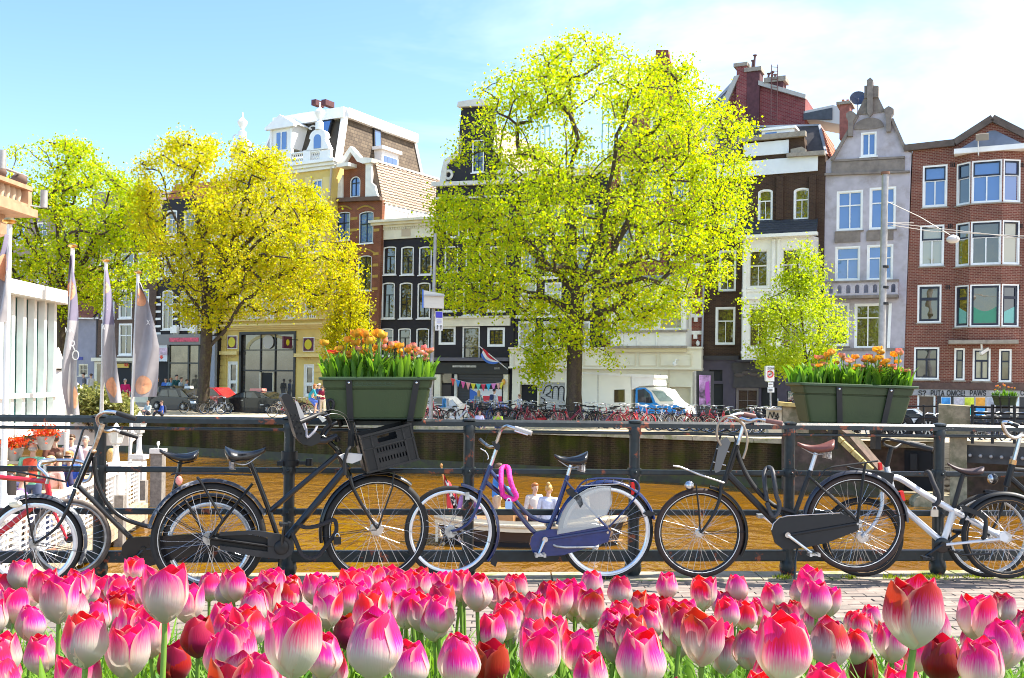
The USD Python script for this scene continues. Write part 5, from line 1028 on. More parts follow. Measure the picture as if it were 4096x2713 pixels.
for x in(3120,3250):H.slab('pilaster',H.rect(x-14,705,x+14,880),.002,.12,BR9)
zc,(ua,_),(ub,_)=0,H.uv(2968,1200,.9),H.uv(3240,1200,.9);zt=H.uv(3100,950,.9)[1];zb=H.uv(3100,1440,.9)[1]
CRE=mat('bay_cream',(0.78,0.76,0.7),.5,var=.06,vs=1.2)
bf=H.sub(2966,.9,3238,.9);bs=H.sub(3238,.9,3266,0)
zz=lambda y:bf.uv(3100,y)[1]
for y0,y1 in((996,1149),(1228,1391)):
    for x0,x1 in((2992,3073),(3124,3203)):
        u_0,u_1=bf.uv(x0,(y0+y1)/2)[0],bf.uv(x1,(y0+y1)/2)[0];bf.window(u_0,zz(y1),u_1,zz(y0),'S2',fr=CRE,glass=GBRN,uv=True,tr=.42,tb=.07)
    bs.window(.25,zz(y1),bs.w-.15,zz(y0),'S',fr=CRE,glass=GDARK,uv=True,tr=.42,tb=.07)
bf.wall(sbox(0,zb,bf.w,zt),CRE,0,th=.15,name='bay_front');bs.wall(sbox(0,zb,bs.w,zt),CRE,0,th=.1,name='bay_side')
bl2=H.sub(2962,0,2966,.9);bl2.wall(sbox(0,zb,bl2.w,zt),CRE,0,th=.1,name='bay_side');H.slab('bay_floor',sbox(H.uv(2962,1440)[0],zb-.1,H.uv(3266,1440)[0],zb),.0,.98,mat('ledge_dark',(0.03,0.025,0.03),.6))
for y,p_ in((1196,.14),(955,.18),(1165,.06),(1415,.06)):bf.slab('bay_moulding',sbox(-.05,zz(y),bf.w+.05,zz(y)+.14),.0,p_,CRE)
for k in range(4):u_=(.0,bf.w*.42,bf.w*.5,bf.w-.22)[k];bf.slab('bay_pilaster',sbox(u_+.03,zb,u_+.2,zt-.1),.001,.07,CRE)
for k in range(18):bf.slab('bay_batten',sbox(bf.w*k/18+.05,zb+.05,bf.w*k/18+.1,zb+.62),.001,.03,CRE)
A,B=H.pt(H.uv(2988,886)[0],H.uv(2988,884)[1],.02),H.pt(H.uv(3272,876)[0],H.uv(3272,876)[1],.02);D,C_=bf.pt(-.25,zt+.1,.3),bf.pt(bf.w+.3,zt+.1,.3)
tile_roof(H.t,A,B,C_,D,6,20,SLATE,SLATE,name='slate',th=.02,wave=.005)
bf.slab('gutter',sbox(-.3,zt-.02,bf.w+.35,zt+.16),.02,.42,CRE)
ma0,ma1,ma2,ma3=H.uv(2830,645),H.uv(2860,505),H.uv(3258,474),H.uv(3300,612)
mz=H.pt(*ma3,-.35);r1=H.pt(*ma2,-1.6);r0=H.pt(ma1[0],ma1[1]+.3,-1.6);e0=H.pt(ma0[0],ma3[1],-.35)
part(H.t,'roof',MB().add([e0,mz,r1,r0],[(0,1,2,3)]),DARKROOF)
bk=H.n*-9
tile_roof(H.t,r1,r1+bk*.55,mz+bk*.55+Z_*.1,mz,11,12,TERR,TERR,wave=.06)
part(H.t,'ridge',MB().beam(mz,r1,.14,.1).beam(r0,r1,.14,.1).beam(r1,r1+bk*.6,.14,.1),LEAD);part(H.t,'roof_top',MB().quad(r0,r1,r1+bk,r0+bk),DARKROOF)
H.slab('dormer',H.rect(3042,512,3172,560),-2.2,-.35,WFR);H.slab('dormer_roof',H.rect(3034,504,3180,514),-2.4,-.2,WFR)
for x in(3056,3110):H.slab('dormer_window',H.rect(x,524,x+46,556),-.36,-.33,GSKY)
# === red brick house with tall chimneys behind the brown one
H=house('brick_house','tall red brick house end with chimneys and a ladder behind the brown shop house',2960,back=9.0)
RB=mat_brick('brick_crimson',(0.26,0.05,0.05),(0.19,0.035,0.04),(0.3,0.16,0.14),H.d,0.24,0.09,msize=.012)
H.wall(H.poly([(2840,700),(2868,462),(2955,300),(3040,330),(3222,388),(3212,700)]),RB,5)
H.slab('coping',H.poly([(2868,466),(2940,310),(2962,304),(2890,466)]),.0,.3,mat('coping_stone',(0.42,0.4,0.36),.8));H.slab('wall_cap',H.poly([(3036,326),(3226,382),(3224,398),(3036,344)]),-.1,.25,mat('coping_stone',(0.42,0.4,0.36),.8))
for(pts,cap,m_)in([[(2946,500),(2950,268),(2990,268),(2990,500)],(2938,256,2994,270),RB],[[(2985,500),(2988,288),(3042,288),(3038,500)],(2980,274,3048,290),mat('brick_dark',(0.09,0.03,0.035),.85,var=.3,vs=4)],[[(3075,352),(3075,322),(3135,330),(3135,368)],(3060,312,3146,332),mat('brick_dark',(0.09,0.03,0.035),.85,var=.3,vs=4)]):
    C1=H.slab('chimney',H.poly(pts),-.8,.22,m_);H.slab('chimney_cap',H.rect(*cap),-.9,.32,STONE,parent=C1)
for x,y0,y1 in((3004,240,276),(3012,218,276),(3068,292,314),(3082,286,314),(3094,296,314),(3122,306,326)):
    p0,p1=H.pt(*H.uv(x,y1),-.3),H.pt(*H.uv(x+4,y0),-.3);part(H.t,'chimney_pot',MB().cyl(p0,p1,.07,n=8).cyl(p1,p1+Z_*.06,.14,n=8),mat('pot_dark',(0.12,0.06,0.06),.7))
lad=MB();
for x in(3088,3112):lad.tube([H.pt(*H.uv(x,490),.35),H.pt(*H.uv(x+3,265),.35)],.03,5)
for k in range(14):y=482-k*16;lad.tube([H.pt(*H.uv(3088+k*.2,y),.35),H.pt(*H.uv(3112+k*.2,y+2),.35)],.02,5)
part(H.t,'ladder',lad,mat('rust_iron',(0.16,0.07,0.06),.7))
H.slab('rear_roof',H.poly([(3215,470),(3215,445),(3330,420),(3375,430),(3370,500)]),-3,.0,mat('roof_trim',(0.5,0.48,0.45),.7));H.slab('rear_roof',H.poly([(3215,480),(3215,456),(3330,432),(3330,480)]),.0,.1,SLATE)
part(H.t,'slate_roof',MB().quad(H.pt(*H.uv(2868,462),-.4),H.pt(*H.uv(2955,300),-.4),H.pt(*H.uv(2760,320),-6.4),H.pt(*H.uv(2690,470),-6.4)),SLATE);part(H.t,'ridge',MB().beam(H.pt(*H.uv(2955,302),-.4),H.pt(*H.uv(2760,322),-6.4),.3,.25),LEAD)
# === H8: red brick house with white bands and cream bay (behind the big tree)
H=house('brick_house','red brick house with white stone bands and a cream bay behind the big tree',2410)
BR8=mat_brick('brick_red',(0.27,0.05,0.035),(0.2,0.035,0.03),(0.3,0.2,0.16),H.d,0.22,0.075)
for row,(y0,y1)in enumerate(((880,1040),(660,800))):
    for x0,x1 in((2470,2540),(2570,2640),(2680,2745)):H.window(x0+row*12,y0,x1+row*12,y1,'S2',glass=GSKY if row else GBRN)
H.window(2600,430,2660,560,'S2',glass=GDARK)
H.wall(with_base(H,[(2402,1560),(2436,600),(2490,590),(2520,460),(2560,440),(2590,300),(2620,240),(2624,200),(2672,200),(2678,240),(2710,300),(2740,450),(2775,470),(2800,590),(2832,590),(2806,1560)]),BR8,0)
H.slab('side_wall',with_base(H,[(2402,1560),(2436,600),(2832,590),(2806,1560)]),-10,-.283,BR8)
ru,rz=H.uv(2640,300);gable_roof(H,ru,rz,H.uv(2440,600),H.uv(2830,592),12,SLATE,back=.35)
for y in(600,700,840,930,1060,1200,1262,1330):
    for x0,x1 in((2412,2440),(2762,2818)):dx=(1200-y)*.03;bnd=H.slab('stone_band',H.rect(x0+dx,y-6,x1+dx,y+8),.002,.06,WHITE);H.slab('console',H.rect(x0+dx+18,y+8,x0+dx+32,y+26),.002,.14,WHITE,parent=bnd)
bay=H.sub(2440,.8,2740,.8);bz=lambda y:bay.uv(2600,y)[1]
for x0,x1 in((2452,2545),(2556,2624),(2634,2732)):bay.window(bay.uv(x0,1230)[0],bz(1322),bay.uv(x1,1230)[0],bz(1140),'T',fr=CRE,glass=GCURT,uv=True,tb=.1,tr=.36,sill=False)
bay.wall(sbox(0,bz(1392),bay.w,bz(1118)),CRE,0,th=.2,name='bay_front');bs=H.sub(2740,.8,2764,0);bs.window(.2,bz(1322),bs.w-.1,bz(1140),'T',fr=CRE,glass=GCURT,uv=True,tb=.08,tr=.36,sill=False);bs.wall(sbox(0,bz(1392),bs.w,bz(1118)),CRE,0,th=.1,name='bay_side')
bay.slab('bay_moulding',sbox(-.1,bz(1330),bay.w+.1,bz(1321)),0,.14,STONE);bay.slab('bay_moulding',sbox(-.1,bz(1393),bay.w+.1,bz(1384)),0,.14,STONE);bay.slab('bay_moulding',sbox(-.2,bz(1120),bay.w+.2,bz(1104)),-.7,.25,LEAD)
for x in(2490,2552,2628):u_=bay.uv(x,1360)[0];bay.slab('panel_rib',sbox(u_-.05,bz(1383),u_+.05,bz(1331)),.001,.04,CRE)
H.slab('bay_base',sbox(H.uv(2448,1400)[0],H.uv(2600,1410)[1],H.uv(2760,1400)[0],H.uv(2600,1386)[1]),0,.8,mat('cream_yellow',(0.66,0.55,0.33),.6))
cam_=MB().ell(H.pt(*H.uv(2795,1374),.2),.12,.12,.16,10).tube([H.pt(*H.uv(2790,1362),.02),H.pt(*H.uv(2795,1366),.2)],.03,6);part(H.t,'security_camera',cam_,WHITE,smooth=50)
part(H.t,'drain_pipe',MB().tube([H.pt(*H.uv(2826,600),.12),H.pt(*H.uv(2818,1100),.12),H.pt(*H.uv(2810,1420),.12)],.06,8),mat('pipe_grey',(0.35,0.36,0.42),.5))
# === cream shop across two houses
H=house('cream_shop','wide cream panelled shopfront with graffiti shutter behind the big tree',2410);H.O=H.O+H.n*.36
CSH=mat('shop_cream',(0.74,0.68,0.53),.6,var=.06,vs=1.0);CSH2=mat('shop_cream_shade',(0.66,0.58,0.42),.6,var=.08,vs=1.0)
r1_,r2_=H.rect(2079,1539,2149,1640),H.rect(2155,1530,2276,1645)
H.holes=[sbox(*r1_),sbox(*r2_),sbox(*H.rect(2678,1548,2762,1690))]
u0,u1=H.uv(2048,1550)[0],H.uv(2806,1550)[0];zf0,zf1=H.uv(2430,1470)[1],H.uv(2430,1400)[1]
H.wall(Polygon([(u0,BASE),(u1,BASE),(u1,zf1),(u0,zf1)]),CSH,0,th=.3)
H.slab('fascia',sbox(u0-.05,zf0,u1+.05,zf1+.05),.002,.3,CSH);H.slab('fascia_cap',sbox(u0-.1,zf1+.052,u1+.1,zf1+.16),.0,.42,CSH);H.slab('fascia_foot',sbox(u0-.1,zf0-.1,u1+.1,zf0-.002),.0,.38,CSH)
for x0,x1 in((2064,2150),(2160,2262),(2340,2470),(2475,2550),(2562,2634),(2644,2774)):
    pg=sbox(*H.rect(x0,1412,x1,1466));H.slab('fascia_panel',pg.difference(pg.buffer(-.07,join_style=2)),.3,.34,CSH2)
H.slab('shutter_back',sbox(*r1_),-.28,-.25,INT);sh=H.slab('roller_shutter',sbox(*r2_),-.26,-.2,mat('shutter_grey',(0.4,0.39,0.38),.5))
for k in range(14):z=r2_[1]+(r2_[3]-r2_[1])*k/14;H.slab('slat',sbox(r2_[0],z+.01,r2_[2],z+.11),-.2,-.175,mat('shutter_slat',(0.46,0.45,0.44),.45,var=.1,vs=3),parent=sh)
gr=MB();
for L_ in([(2168,1575),(2180,1548),(2200,1545),(2196,1570),(2180,1580),(2200,1590)],[(2205,1595),(2208,1555),(2222,1546),(2230,1560),(2228,1600)],[(2228,1560),(2240,1546),(2252,1556),(2250,1600),(2262,1604)],[(2262,1550),(2272,1560),(2268,1595)],[(2160,1590),(2175,1600),(2170,1612),(2185,1615)]):gr.tube(spline([H.pt(*H.uv(x,y),-.17)for x,y in L_],5),.035,5)
part(sh,'graffiti',gr,MATTE)
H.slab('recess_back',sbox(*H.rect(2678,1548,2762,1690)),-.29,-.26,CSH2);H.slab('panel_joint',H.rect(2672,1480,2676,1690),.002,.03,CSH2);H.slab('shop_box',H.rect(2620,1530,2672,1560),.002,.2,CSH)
bird=H.slab('bird_emblem',H.poly([(2628,1498),(2636,1502),(2644,1496),(2645,1504),(2640,1510),(2632,1510)]),.002,.03,mat('emblem_grey',(0.4,0.38,0.4),.6))
part(H.t,'dome_camera',MB().tube([H.pt(*H.uv(2718,1440),.3),H.pt(*H.uv(2716,1440),.6),H.pt(*H.uv(2710,1452),.6)],.04,6).ell(H.pt(*H.uv(2710,1456),.6),.12,.12,.14,10),WHITE,smooth=50)
# === H7: dark house behind the trunk
H=house('canal_house','dark house with white framed windows hidden behind the big tree trunk',2230)
for row,(y0,y1)in enumerate(((1285,1390),(1130,1250),(980,1095),(820,940))):
    for x0,x1 in((2072,2140),(2172,2240),(2290,2360)):H.window(x0+row*6,y0,x1+row*6,y1,'T2',glass=(GBRN,GCURT,GDARK)[row%3])
BLK7=mat('black_brick',(0.012,0.009,0.01),.75,var=.25,vs=3)
H.wall(with_base(H,[(2048,1560),(2085,690),(2440,675),(2406,1560)]),BLK7,9);u0,u1=H.uv(2078,700)[0],H.uv(2440,700)[0];z=H.uv(2250,690)[1];H.cornice('cornice',u0,u1,z-.3,z+.2,.5,WHITE)
for y in(1400,1265,1110):u0,u1=H.uv(2055,y)[0],H.uv(2405,y)[0];z=H.uv(2230,y)[1];H.slab('stone_band',sbox(u0,z-.1,u1,z+.1),.002,.05,WHITE)
GT=mat('copper_green',(0.25,0.5,0.4),.6)
for x,y0,y1 in((2435,380,520),(2180,470,530)):
    t=thing('roof_lantern','pale green iron roof lantern %s behind the big tree crown'%('tall' if x>2300 else 'small'),'roof lantern',H.pt(*H.uv(x,y1),-5));mb=MB();w=26 if x>2300 else 20;a0=H.uv(x-w,y1,-5);a1=H.uv(x+w,y0,-5);
    for uu in(a0[0],(a0[0]+a1[0])/2,a1[0]):mb.beam(H.pt(uu,a0[1]-2.5,-5),H.pt(uu,a1[1]-.5,-5),.07,.07)
    for zz_ in(a0[1]+.4,a1[1]-.6):mb.beam(H.pt(a0[0],zz_,-5),H.pt(a1[0],zz_,-5),.07,.07)
    mb.beam(H.pt(a0[0],a1[1]-.6,-5),H.pt((a0[0]+a1[0])/2,a1[1],-5),.07,.07).beam(H.pt(a1[0],a1[1]-.6,-5),H.pt((a0[0]+a1[0])/2,a1[1],-5),.07,.07);part(t,'frame',mb,GT)
# === H6: black house with white ornate gable
H=house('gable_house','black canal house with white ornate gable and a shuttered bar below',1890)
BLK=mat('black_facade',(0.009,0.006,0.009),.7,var=.2,vs=2)
H.window(1754,1305,1823,1380,'G34',sash=DKF,tb=.17,sill=False);H.window(1948,1310,2020,1388,'G34',sash=DKF,tb=.17,sill=False);H.window(1849,1307,1919,1437,'T',sash=DKF,tb=.1,tr=.0,sill=False,name='door')
for x0,x1,y1 in((1770,1826,1246),(1852,1919,1262),(1950,2020,1246)):H.window(x0,1129,x1,y1,'G24',sash=DKF,tb=.09)
for row,y in enumerate((985,845)):
    for x0,x1 in((1778,1832),(1862,1922),(1960,2024)):H.window(x0+row*6,y,x1+row*6,y+105,'G24',sash=DKF,tb=.09)
H.window(1888,560,1936,690,'G23',sash=DKF,tb=.09)
H.wall(with_base(H,[(1730,1560),(1745,740),(1762,735),(1776,640),(1800,632),(1832,600),(1846,425),(1974,419),(1982,590),(2010,625),(2040,640),(2058,735),(2066,740),(2050,1560)]),BLK,0)
H.slab('side_wall',with_base(H,[(1730,1560),(1745,760),(2066,750),(2050,1560)]),-9,-.283,BLK)
ru,rz=H.uv(1912,470);gable_roof(H,ru,rz,H.uv(1748,760),H.uv(2064,745),12,TILEB,back=.3)
W6=mat('gable_white',(0.6,0.57,0.5),.6,var=.12,vs=2)
H.slab('cornice',H.poly([(1734,748),(2070,736),(2070,720),(1734,732)]),-.05,.3,W6);H.slab('gable_top',H.poly([(1836,432),(1840,412),(1912,400),(1980,406),(1984,426)]),-.1,.3,W6);H.slab('cornice',H.poly([(1742,800),(2068,788),(2068,780),(1742,792)]),.0,.15,W6)
for sx,pts in((-1,[(1762,732),(1768,690),(1780,640),(1800,628),(1836,600),(1842,540),(1846,560),(1846,612),(1820,640),(1792,660),(1786,732)]),(1,[(2046,724),(2040,640),(2012,622),(1984,596),(1978,540),(1974,600),(1996,640),(2020,660),(2024,724)])):H.slab('gable_scroll',H.poly(pts),-.05,.16,W6)
for x in(1796,2006):ov=MB().ring(H.pt(*H.uv(x,700),.06),H.d,Z_,.26,.1,.08,18,6);part(H.t,'oval_window',ov,W6,smooth=50)
b1=H.rect(1742,1272,2042,1305);H.slab('cream_band',sbox(*b1),.002,.12,CREAM);H.slab('cream_band',sbox(b1[0]-.05,b1[3]-.02,b1[2]+.05,b1[3]+.1),.0,.2,CREAM)
zl=H.uv(1890,1445)[1];uA,uB=H.uv(1732,1450)[0],H.uv(2046,1450)[0]
H.slab('shop_ledge',sbox(uA,zl,uB,zl+.22),.002,.45,mat('ledge_grey',(0.12,0.11,0.13),.6));H.slab('shop_fascia',H.rect(1742,1452,2040,1496),.002,.25,mat('fascia_dark',(0.016,0.016,0.014),.5))
H.slab('sign_text',H.rect(1818,1462,1912,1470),.25,.262,mat('text_grey',(0.42,0.4,0.36),.7,var=.5,vs=6));text_on(H,'BAR',1984,1478,2006,mat('text_grey2',(0.4,0.38,0.35),.7),off=.255)
shr=H.rect(1832,1486,2014,1690);sh=H.slab('roller_shutter',sbox(*shr),.002,.06,mat('shutter_black',(0.02,0.02,0.022),.45))
for k in range(18):z=shr[1]+(shr[3]-shr[1])*k/18;H.slab('slat',sbox(shr[0],z+.02,shr[2],z+.13),.06,.085,mat('shutter_slat_black',(0.028,0.028,0.032),.4),parent=sh)
f0=H.rect(1882,1556,2010,1612);fm=(f0[1]+f0[3])/2
H.slab('painted_flag',sbox(f0[0],fm,f0[2],f0[3]),.086,.1,mat('flag_white',(0.75,0.74,0.73),.6),parent=sh);H.slab('painted_flag',sbox(f0[0],f0[1],f0[2],fm),.086,.1,mat('flag_red',(0.6,0.03,0.05),.6),parent=sh);H.slab('painted_flag',Polygon([(f0[0],f0[1]),(f0[0],f0[3]),(f0[0]+(f0[2]-f0[0])*.42,fm)]),.1,.108,mat('flag_blue',(0.04,0.14,0.5),.6),parent=sh)
for x0,x1 in((2018,2036),(1822,1832),(1742,1766)):H.slab('pilaster',H.rect(x0,1498,x1,1690),.002,.2,CREAM if x0!=1822 else W6)
H.slab('shop_door',H.rect(1768,1540,1806,1690),.002,.05,mat('door_dark',(0.03,0.022,0.02),.5));H.slab('fan_light',H.rect(1768,1475,1808,1532),.002,.06,GBRN)
for x in(1850,1884,1918):part(H.t,'balcony_bar',MB().tube([H.pt(*H.uv(x,1392),.15),H.pt(*H.uv(x,1432),.15)],.02,5),MATTE)
part(H.t,'balcony_bar',MB().beam(H.pt(*H.uv(1846,1392),.15),H.pt(*H.uv(1922,1392),.15),.04,.04),MATTE)
for x in(1848,1870,1885,1900,1922):part(H.t,'balcony_bar',MB().tube([H.pt(*H.uv(x,1215),.2),H.pt(*H.uv(x,1262),.2)],.02,5),MATTE)
part(H.t,'wall_lamp',MB().ell(H.pt(*H.uv(2024,1528),.35),.13,.13,.2,10),mat('amber_glass',(0.8,0.4,0.05),.3),smooth=60)
fl6=thing('flag','red white and blue flag drooping from a slanted pole on the black bar house','flag',H.pt(*H.uv(2036,1476),.3))
p0,p1=H.pt(*H.uv(2038,1478),.25),H.pt(*H.uv(1981,1390),2.2);part(fl6,'pole',MB().tube([p0,p1],.03,6),WHITE)
for k,m_ in enumerate((mat('flag_red',(0.6,0.03,0.05),.6),mat('flag_white',(0.75,0.74,0.73),.6),mat('flag_blue',(0.04,0.14,0.5),.6))):
    rows=[[p1*(1-s)+p0*s-Z_*(.6*v*math.sin(math.pi*min(1,s*1.25+.15)))+H.d*(.1*math.sin(9*s+v*3))for v in(k/3,(k+.5)/3,(k+1)/3)]for s in np.linspace(.08,.8,12)];part(fl6,'stripe',MB().grid(rows),m_,smooth=True)
bt=thing('bunting','string of coloured pennants across the shuttered bar','bunting',H.pt(*H.uv(1920,1522),.5));pts=[H.pt(*H.uv(1822+202*s,1514+16*s+14*math.sin(math.pi*s)),.5)for s in np.linspace(0,1,21)]
part(bt,'string',MB().tube(pts,.012,4),WHITE);cols=[(0.7,.05,.05),(.05,.25,.6),(.7,.1,.3),(.75,.3,.3),(.7,.6,.02),(.15,.5,.4),(.6,.03,.08),(.05,.4,.6),(.7,.2,.5),(.7,.35,.3),(.7,.6,.05)]
for k in range(11):
    a,b_=pts[min(19,k*2-(k==10))],pts[min(20,k*2+1)];c=(a+b_)/2;e=unit(b_-a)*.17;part(bt,'pennant',MB().add([c-e,c+e,c-Z_*.48,c-e+H.n*.01,c+e+H.n*.01,c-Z_*.48+H.n*.01],[(0,2,1),(3,4,5)]),mat('pennant_'+'abcdefghijk'[k],cols[k],.7))
# === H5: black house with cream cornice
H=house('canal_house','black canal house with cream cornice and nine white framed windows',1620)
for(ys,xs)in(((986,1100),(1532,1603,1675)),((1130,1275),(1527,1597,1669)),((1313,1425),(1521,1591,1664)),((1470,1580),(1518,1590,1662))):
    for x in xs:H.window(x,ys[0],x+52,ys[1],'T2',sash=DKF,tb=.09,arch=.05,glass=GDARK,tr=.33)
H.wall(with_base(H,[(1500,1560),(1514,900),(1736,886),(1728,1560)]),mat('black_facade_cool',(0.007,0.005,0.009),.7,var=.2,vs=2),8)
u0,u1=H.uv(1508,930)[0],H.uv(1736,930)[0];za,zb_=H.uv(1620,955)[1],H.uv(1620,887)[1]
H.slab('fascia',sbox(u0,za,u1,zb_-.35),.002,.1,CREAM);H.cornice('cornice',u0-.1,u1+.1,zb_-.35,zb_+.15,.55,CREAM)
for k in range(26):uu=u0+(u1-u0)*(k+.3)/26;H.slab('dentil',sbox(uu,zb_-.5,uu+.06,zb_-.37),.1,.18,CREAM)
H.slab('cornice_panel',H.rect(1610,918,1645,946),.1,.13,mat('panel_tan',(0.5,0.4,0.28),.7))
mb=MB();mb.tube([H.pt(u0+.5,zb_+1.0,-2.5),H.pt(u1,zb_+1.0,-2.5)],.03,5)
for k in range(12):uu=u0+.5+(u1-u0-.5)*k/11;mb.tube([H.pt(uu,zb_,-2.5),H.pt(uu,zb_+1.0,-2.5)],.018,4)
part(H.t,'roof_fence',mb,mat('pale_iron',(0.6,0.62,0.62),.5));H.slab('roof',sbox(u0,zb_-.3,u1,zb_-.1),-8,.0,LEAD)
# === H4: narrow red brick neck gable house
H=house('gable_house','narrow red brown brick house with white neck gable and yellow bands',1420,yaw=math.radians(33))
BR4=mat_brick('brick_orange_brown',(0.26,0.075,0.03),(0.2,0.055,0.025),(0.26,0.14,0.09),H.d,0.22,0.07)
H.window(1400,706,1441,788,'X2',sash=DKF,tb=.06,arch=.25,glass=GSKY,sill=False,tr=.3)
for x0,y0,x1,y1 in((1346,848,1400,962),(1436,846,1493,974),(1340,1026,1392,1165),(1432,1022,1486,1163),(1330,1215,1385,1365),(1425,1215,1480,1365)):H.window(x0,y0,x1,y1,'X2',sash=DKF,tb=.06,arch=.07,glass=GSKY if y0<900 else GBRN,tr=.38)
H.wall(with_base(H,[(1292,1560),(1312,800),(1372,795),(1376,672),(1413,600),(1468,660),(1470,790),(1530,800),(1504,1560)]),BR4,0)
H.slab('side_wall',with_base(H,[(1292,1560),(1312,810),(1528,816),(1504,1560)]),-14,-.283,mat('flank_plaster',(0.62,0.58,0.54),.8,var=.12,vs=1.5))
WH4=mat('gable_white_bright',(0.78,0.74,0.66),.55,var=.08,vs=2)
H.slab('gable_cap',H.poly([(1352,645),(1376,640),(1413,588),(1450,632),(1500,636),(1496,652),(1462,658),(1440,650),(1413,612),(1385,660),(1354,660)]),-.15,.3,WH4)
H.slab('gable_scroll',H.poly([(1334,794),(1338,770),(1354,740),(1366,720),(1375,700),(1375,792)]),-.05,.12,WH4);H.slab('gable_scroll',H.poly([(1466,788),(1468,655),(1488,655),(1492,700),(1490,730),(1505,745),(1510,770),(1516,786)]),-.05,.14,WH4)
H.slab('hoist_beam',H.rect(1382,662,1428,676),.0,.9,WH4);H.slab('cornice',H.poly([(1308,796),(1530,788),(1530,803),(1308,812)]),-.02,.28,mat('cornice_brown',(0.13,0.075,0.05),.8))
YB=mat('yellow_brick',(0.42,0.27,0.05),.8,var=.15,vs=3)
for y in(874,920,1015,1060,1105,1155,1240,1290,1340):
    for x0,x1 in((1304,1336),(1402,1430),(1496,1518)):dx=(900-y)*.03;H.slab('yellow_band',H.rect(x0+dx,y-5,x1+dx,y+6),.002,.025,YB)
for x in(1373,1464):
    for yy in(846,1020):part(H.t,'yellow_arch',MB().tube([H.pt(*H.uv(x-34+68*s,yy-8-14*math.sin(math.pi*s)),.02)for s in np.linspace(0,1,9)],.06,4),YB)
A,D=H.pt(*H.uv(1486,640),-.3),H.pt(*H.uv(1526,812),-.1);bk=-H.n*13.0
tile_roof(H.t,A,A+bk,D+bk,D,15,26,TILEB,mat('roof_under',(0.2,0.14,0.1),.9),limit=290,wave=.07)
part(H.t,'fascia_board',MB().beam(D-Z_*.12,D+bk-Z_*.12,.12,.3),WFR);part(H.t,'ridge',MB().beam(A,A+bk,.3,.14),mat('ridge_pale',(0.55,0.53,0.5),.7))
e1=unit(bk);e2=unit(D-A);nr=unit(np.cross(e1,e2));nr=nr if nr[2]>0 else-nr;c=A+bk*.8+(D-A)*.62
sk=part(H.t,'skylight',MB().frame_box(c+nr*.16,e1*.75,e2*.85,nr*.08),WFR);part(sk,'pane',MB().frame_box(c+nr*.25,e1*.62,e2*.72,nr*.01),GSKY)
H.slab('left_roof',Polygon([H.uv(1316,800),H.uv(1480,640),H.uv(1486,640),H.uv(1520,800)]).buffer(0),-13,-.3,TILEB)
H.slab('chimney',H.rect(1560,690,1620,740,-13.2),-13.9,-13.2,mat('brick_dark',(0.09,0.03,0.035),.85))
# === H3: yellow house with mansard roof
H=house('mansard_house','yellow stucco house with white mansard dormers and arched shopfront',1100,yaw=math.radians(30))
YEL=mat('yellow_stucco',(0.66,0.49,0.15),.7,var=.08,vs=1.2,bump=.1,bs=20);YEL2=mat('yellow_trim',(0.72,0.56,0.22),.65,var=.06,vs=1.2)
for x in(960,1050,1132,1222):
    dx=22 if x>1200 else(x-960)*.08
    H.window(x+dx,718,x+dx+44,812,'X2',tb=.07,glass=GSKY);H.window(x+dx*.6-6,900,x+dx*.6+42,1010,'X2',tb=.07,glass=GBRN);H.window(x-4,1150,x+48,1242,'X2',tb=.07,glass=GBRN)
dr=[(910,1446,950,1580),(1214,1457,1256,1588)]
for r in dr:H.window(*r,'T',fr=WFR,sash=WFR,sb=.16,glass=GDARK,tr=.62,sill=False,name='door',tb=.08)
shp=H.rect(957,1327,1183,1640);H.holes.append(sbox(*shp))
H.wall(with_base(H,[(870,1560),(930,690),(1335,655),(1292,1560)]),YEL,13,body=YEL)
zc=lambda y:H.uv(1110,y)[1];ul,ur=H.uv(922,690)[0],H.uv(1336,690)[0]
H.cornice('cornice',ul-.1,ur+.1,zc(703),zc(668),.6,WFR)
baluster_row(H,985,628,1060,668,9,WFR,.35,r=.09);baluster_row(H,1170,610,1218,652,6,WFR,.35,r=.09);baluster_row(H,1246,604,1284,646,5,WFR,.35,r=.09)
for x0,x1 in((930,985),(1060,1170),(1218,1246),(1284,1326)):r=H.rect(x0,606,x1,650,.35);H.slab('parapet',sbox(r[0],zc(668),r[2],r[3]+.05),.25,.5,WFR)
u3,u4=H.uv(880,1300)[0],H.uv(1302,1300)[0]
H.cornice('string_course',u3,u4,zc(1318),zc(1296),.4,YEL2);H.slab('string_course',sbox(u3,zc(1282),u4,zc(1276)),.0,.2,YEL2);H.slab('string_course',sbox(u3,zc(1242),u4,zc(1238)),.0,.12,YEL2)
for x0,x1 in((994,1041),(1063,1105),(1142,1183),(1213,1266)):baluster_row(H,x0,1247,x1,1275,7,WFR,.06,r=.06)
for x0 in(875,1258):
    for k in range(9):y=1335+k*26;H.slab('rustication',H.rect(x0,y,x0+32,y+23),.002,.05,YEL)
for x in(876,1190,1262):dx=34 if x>900 else 40;H.slab('pilaster',H.poly([(x,1236),(x+dx,710),(x+dx+26,708),(x+24,1236)]),.002,.1,YEL2)
for x0,x1,y in((888,958,1406),(1186,1290,1415)):H.slab('door_head',H.rect(x0,y,x1,y+14),.0,.3,YEL2)
text_on(H,'ANNO',906,1432,940,YEL2,off=.01,h=.2);text_on(H,'1881',1210,1441,1242,YEL2,off=.01,h=.2)
PUR=mat('sign_purple',(0.09,0.01,0.045),.5);YOV=mat('sign_yellow',(0.62,0.55,0.02),.5)
def oval(F,x,y,rx,ry,off,m,parent=None,name='oval'):
    c=F.uv(x,y);a=F.uv(x+rx,y)[0]-c[0];b=F.uv(x,y-ry)[1]-c[1];return F.slab(name,Polygon([(c[0]+a*math.cos(t),c[1]+b*math.sin(t))for t in np.linspace(0,2*math.pi,25)[:-1]]),off,off+.03,m,parent)
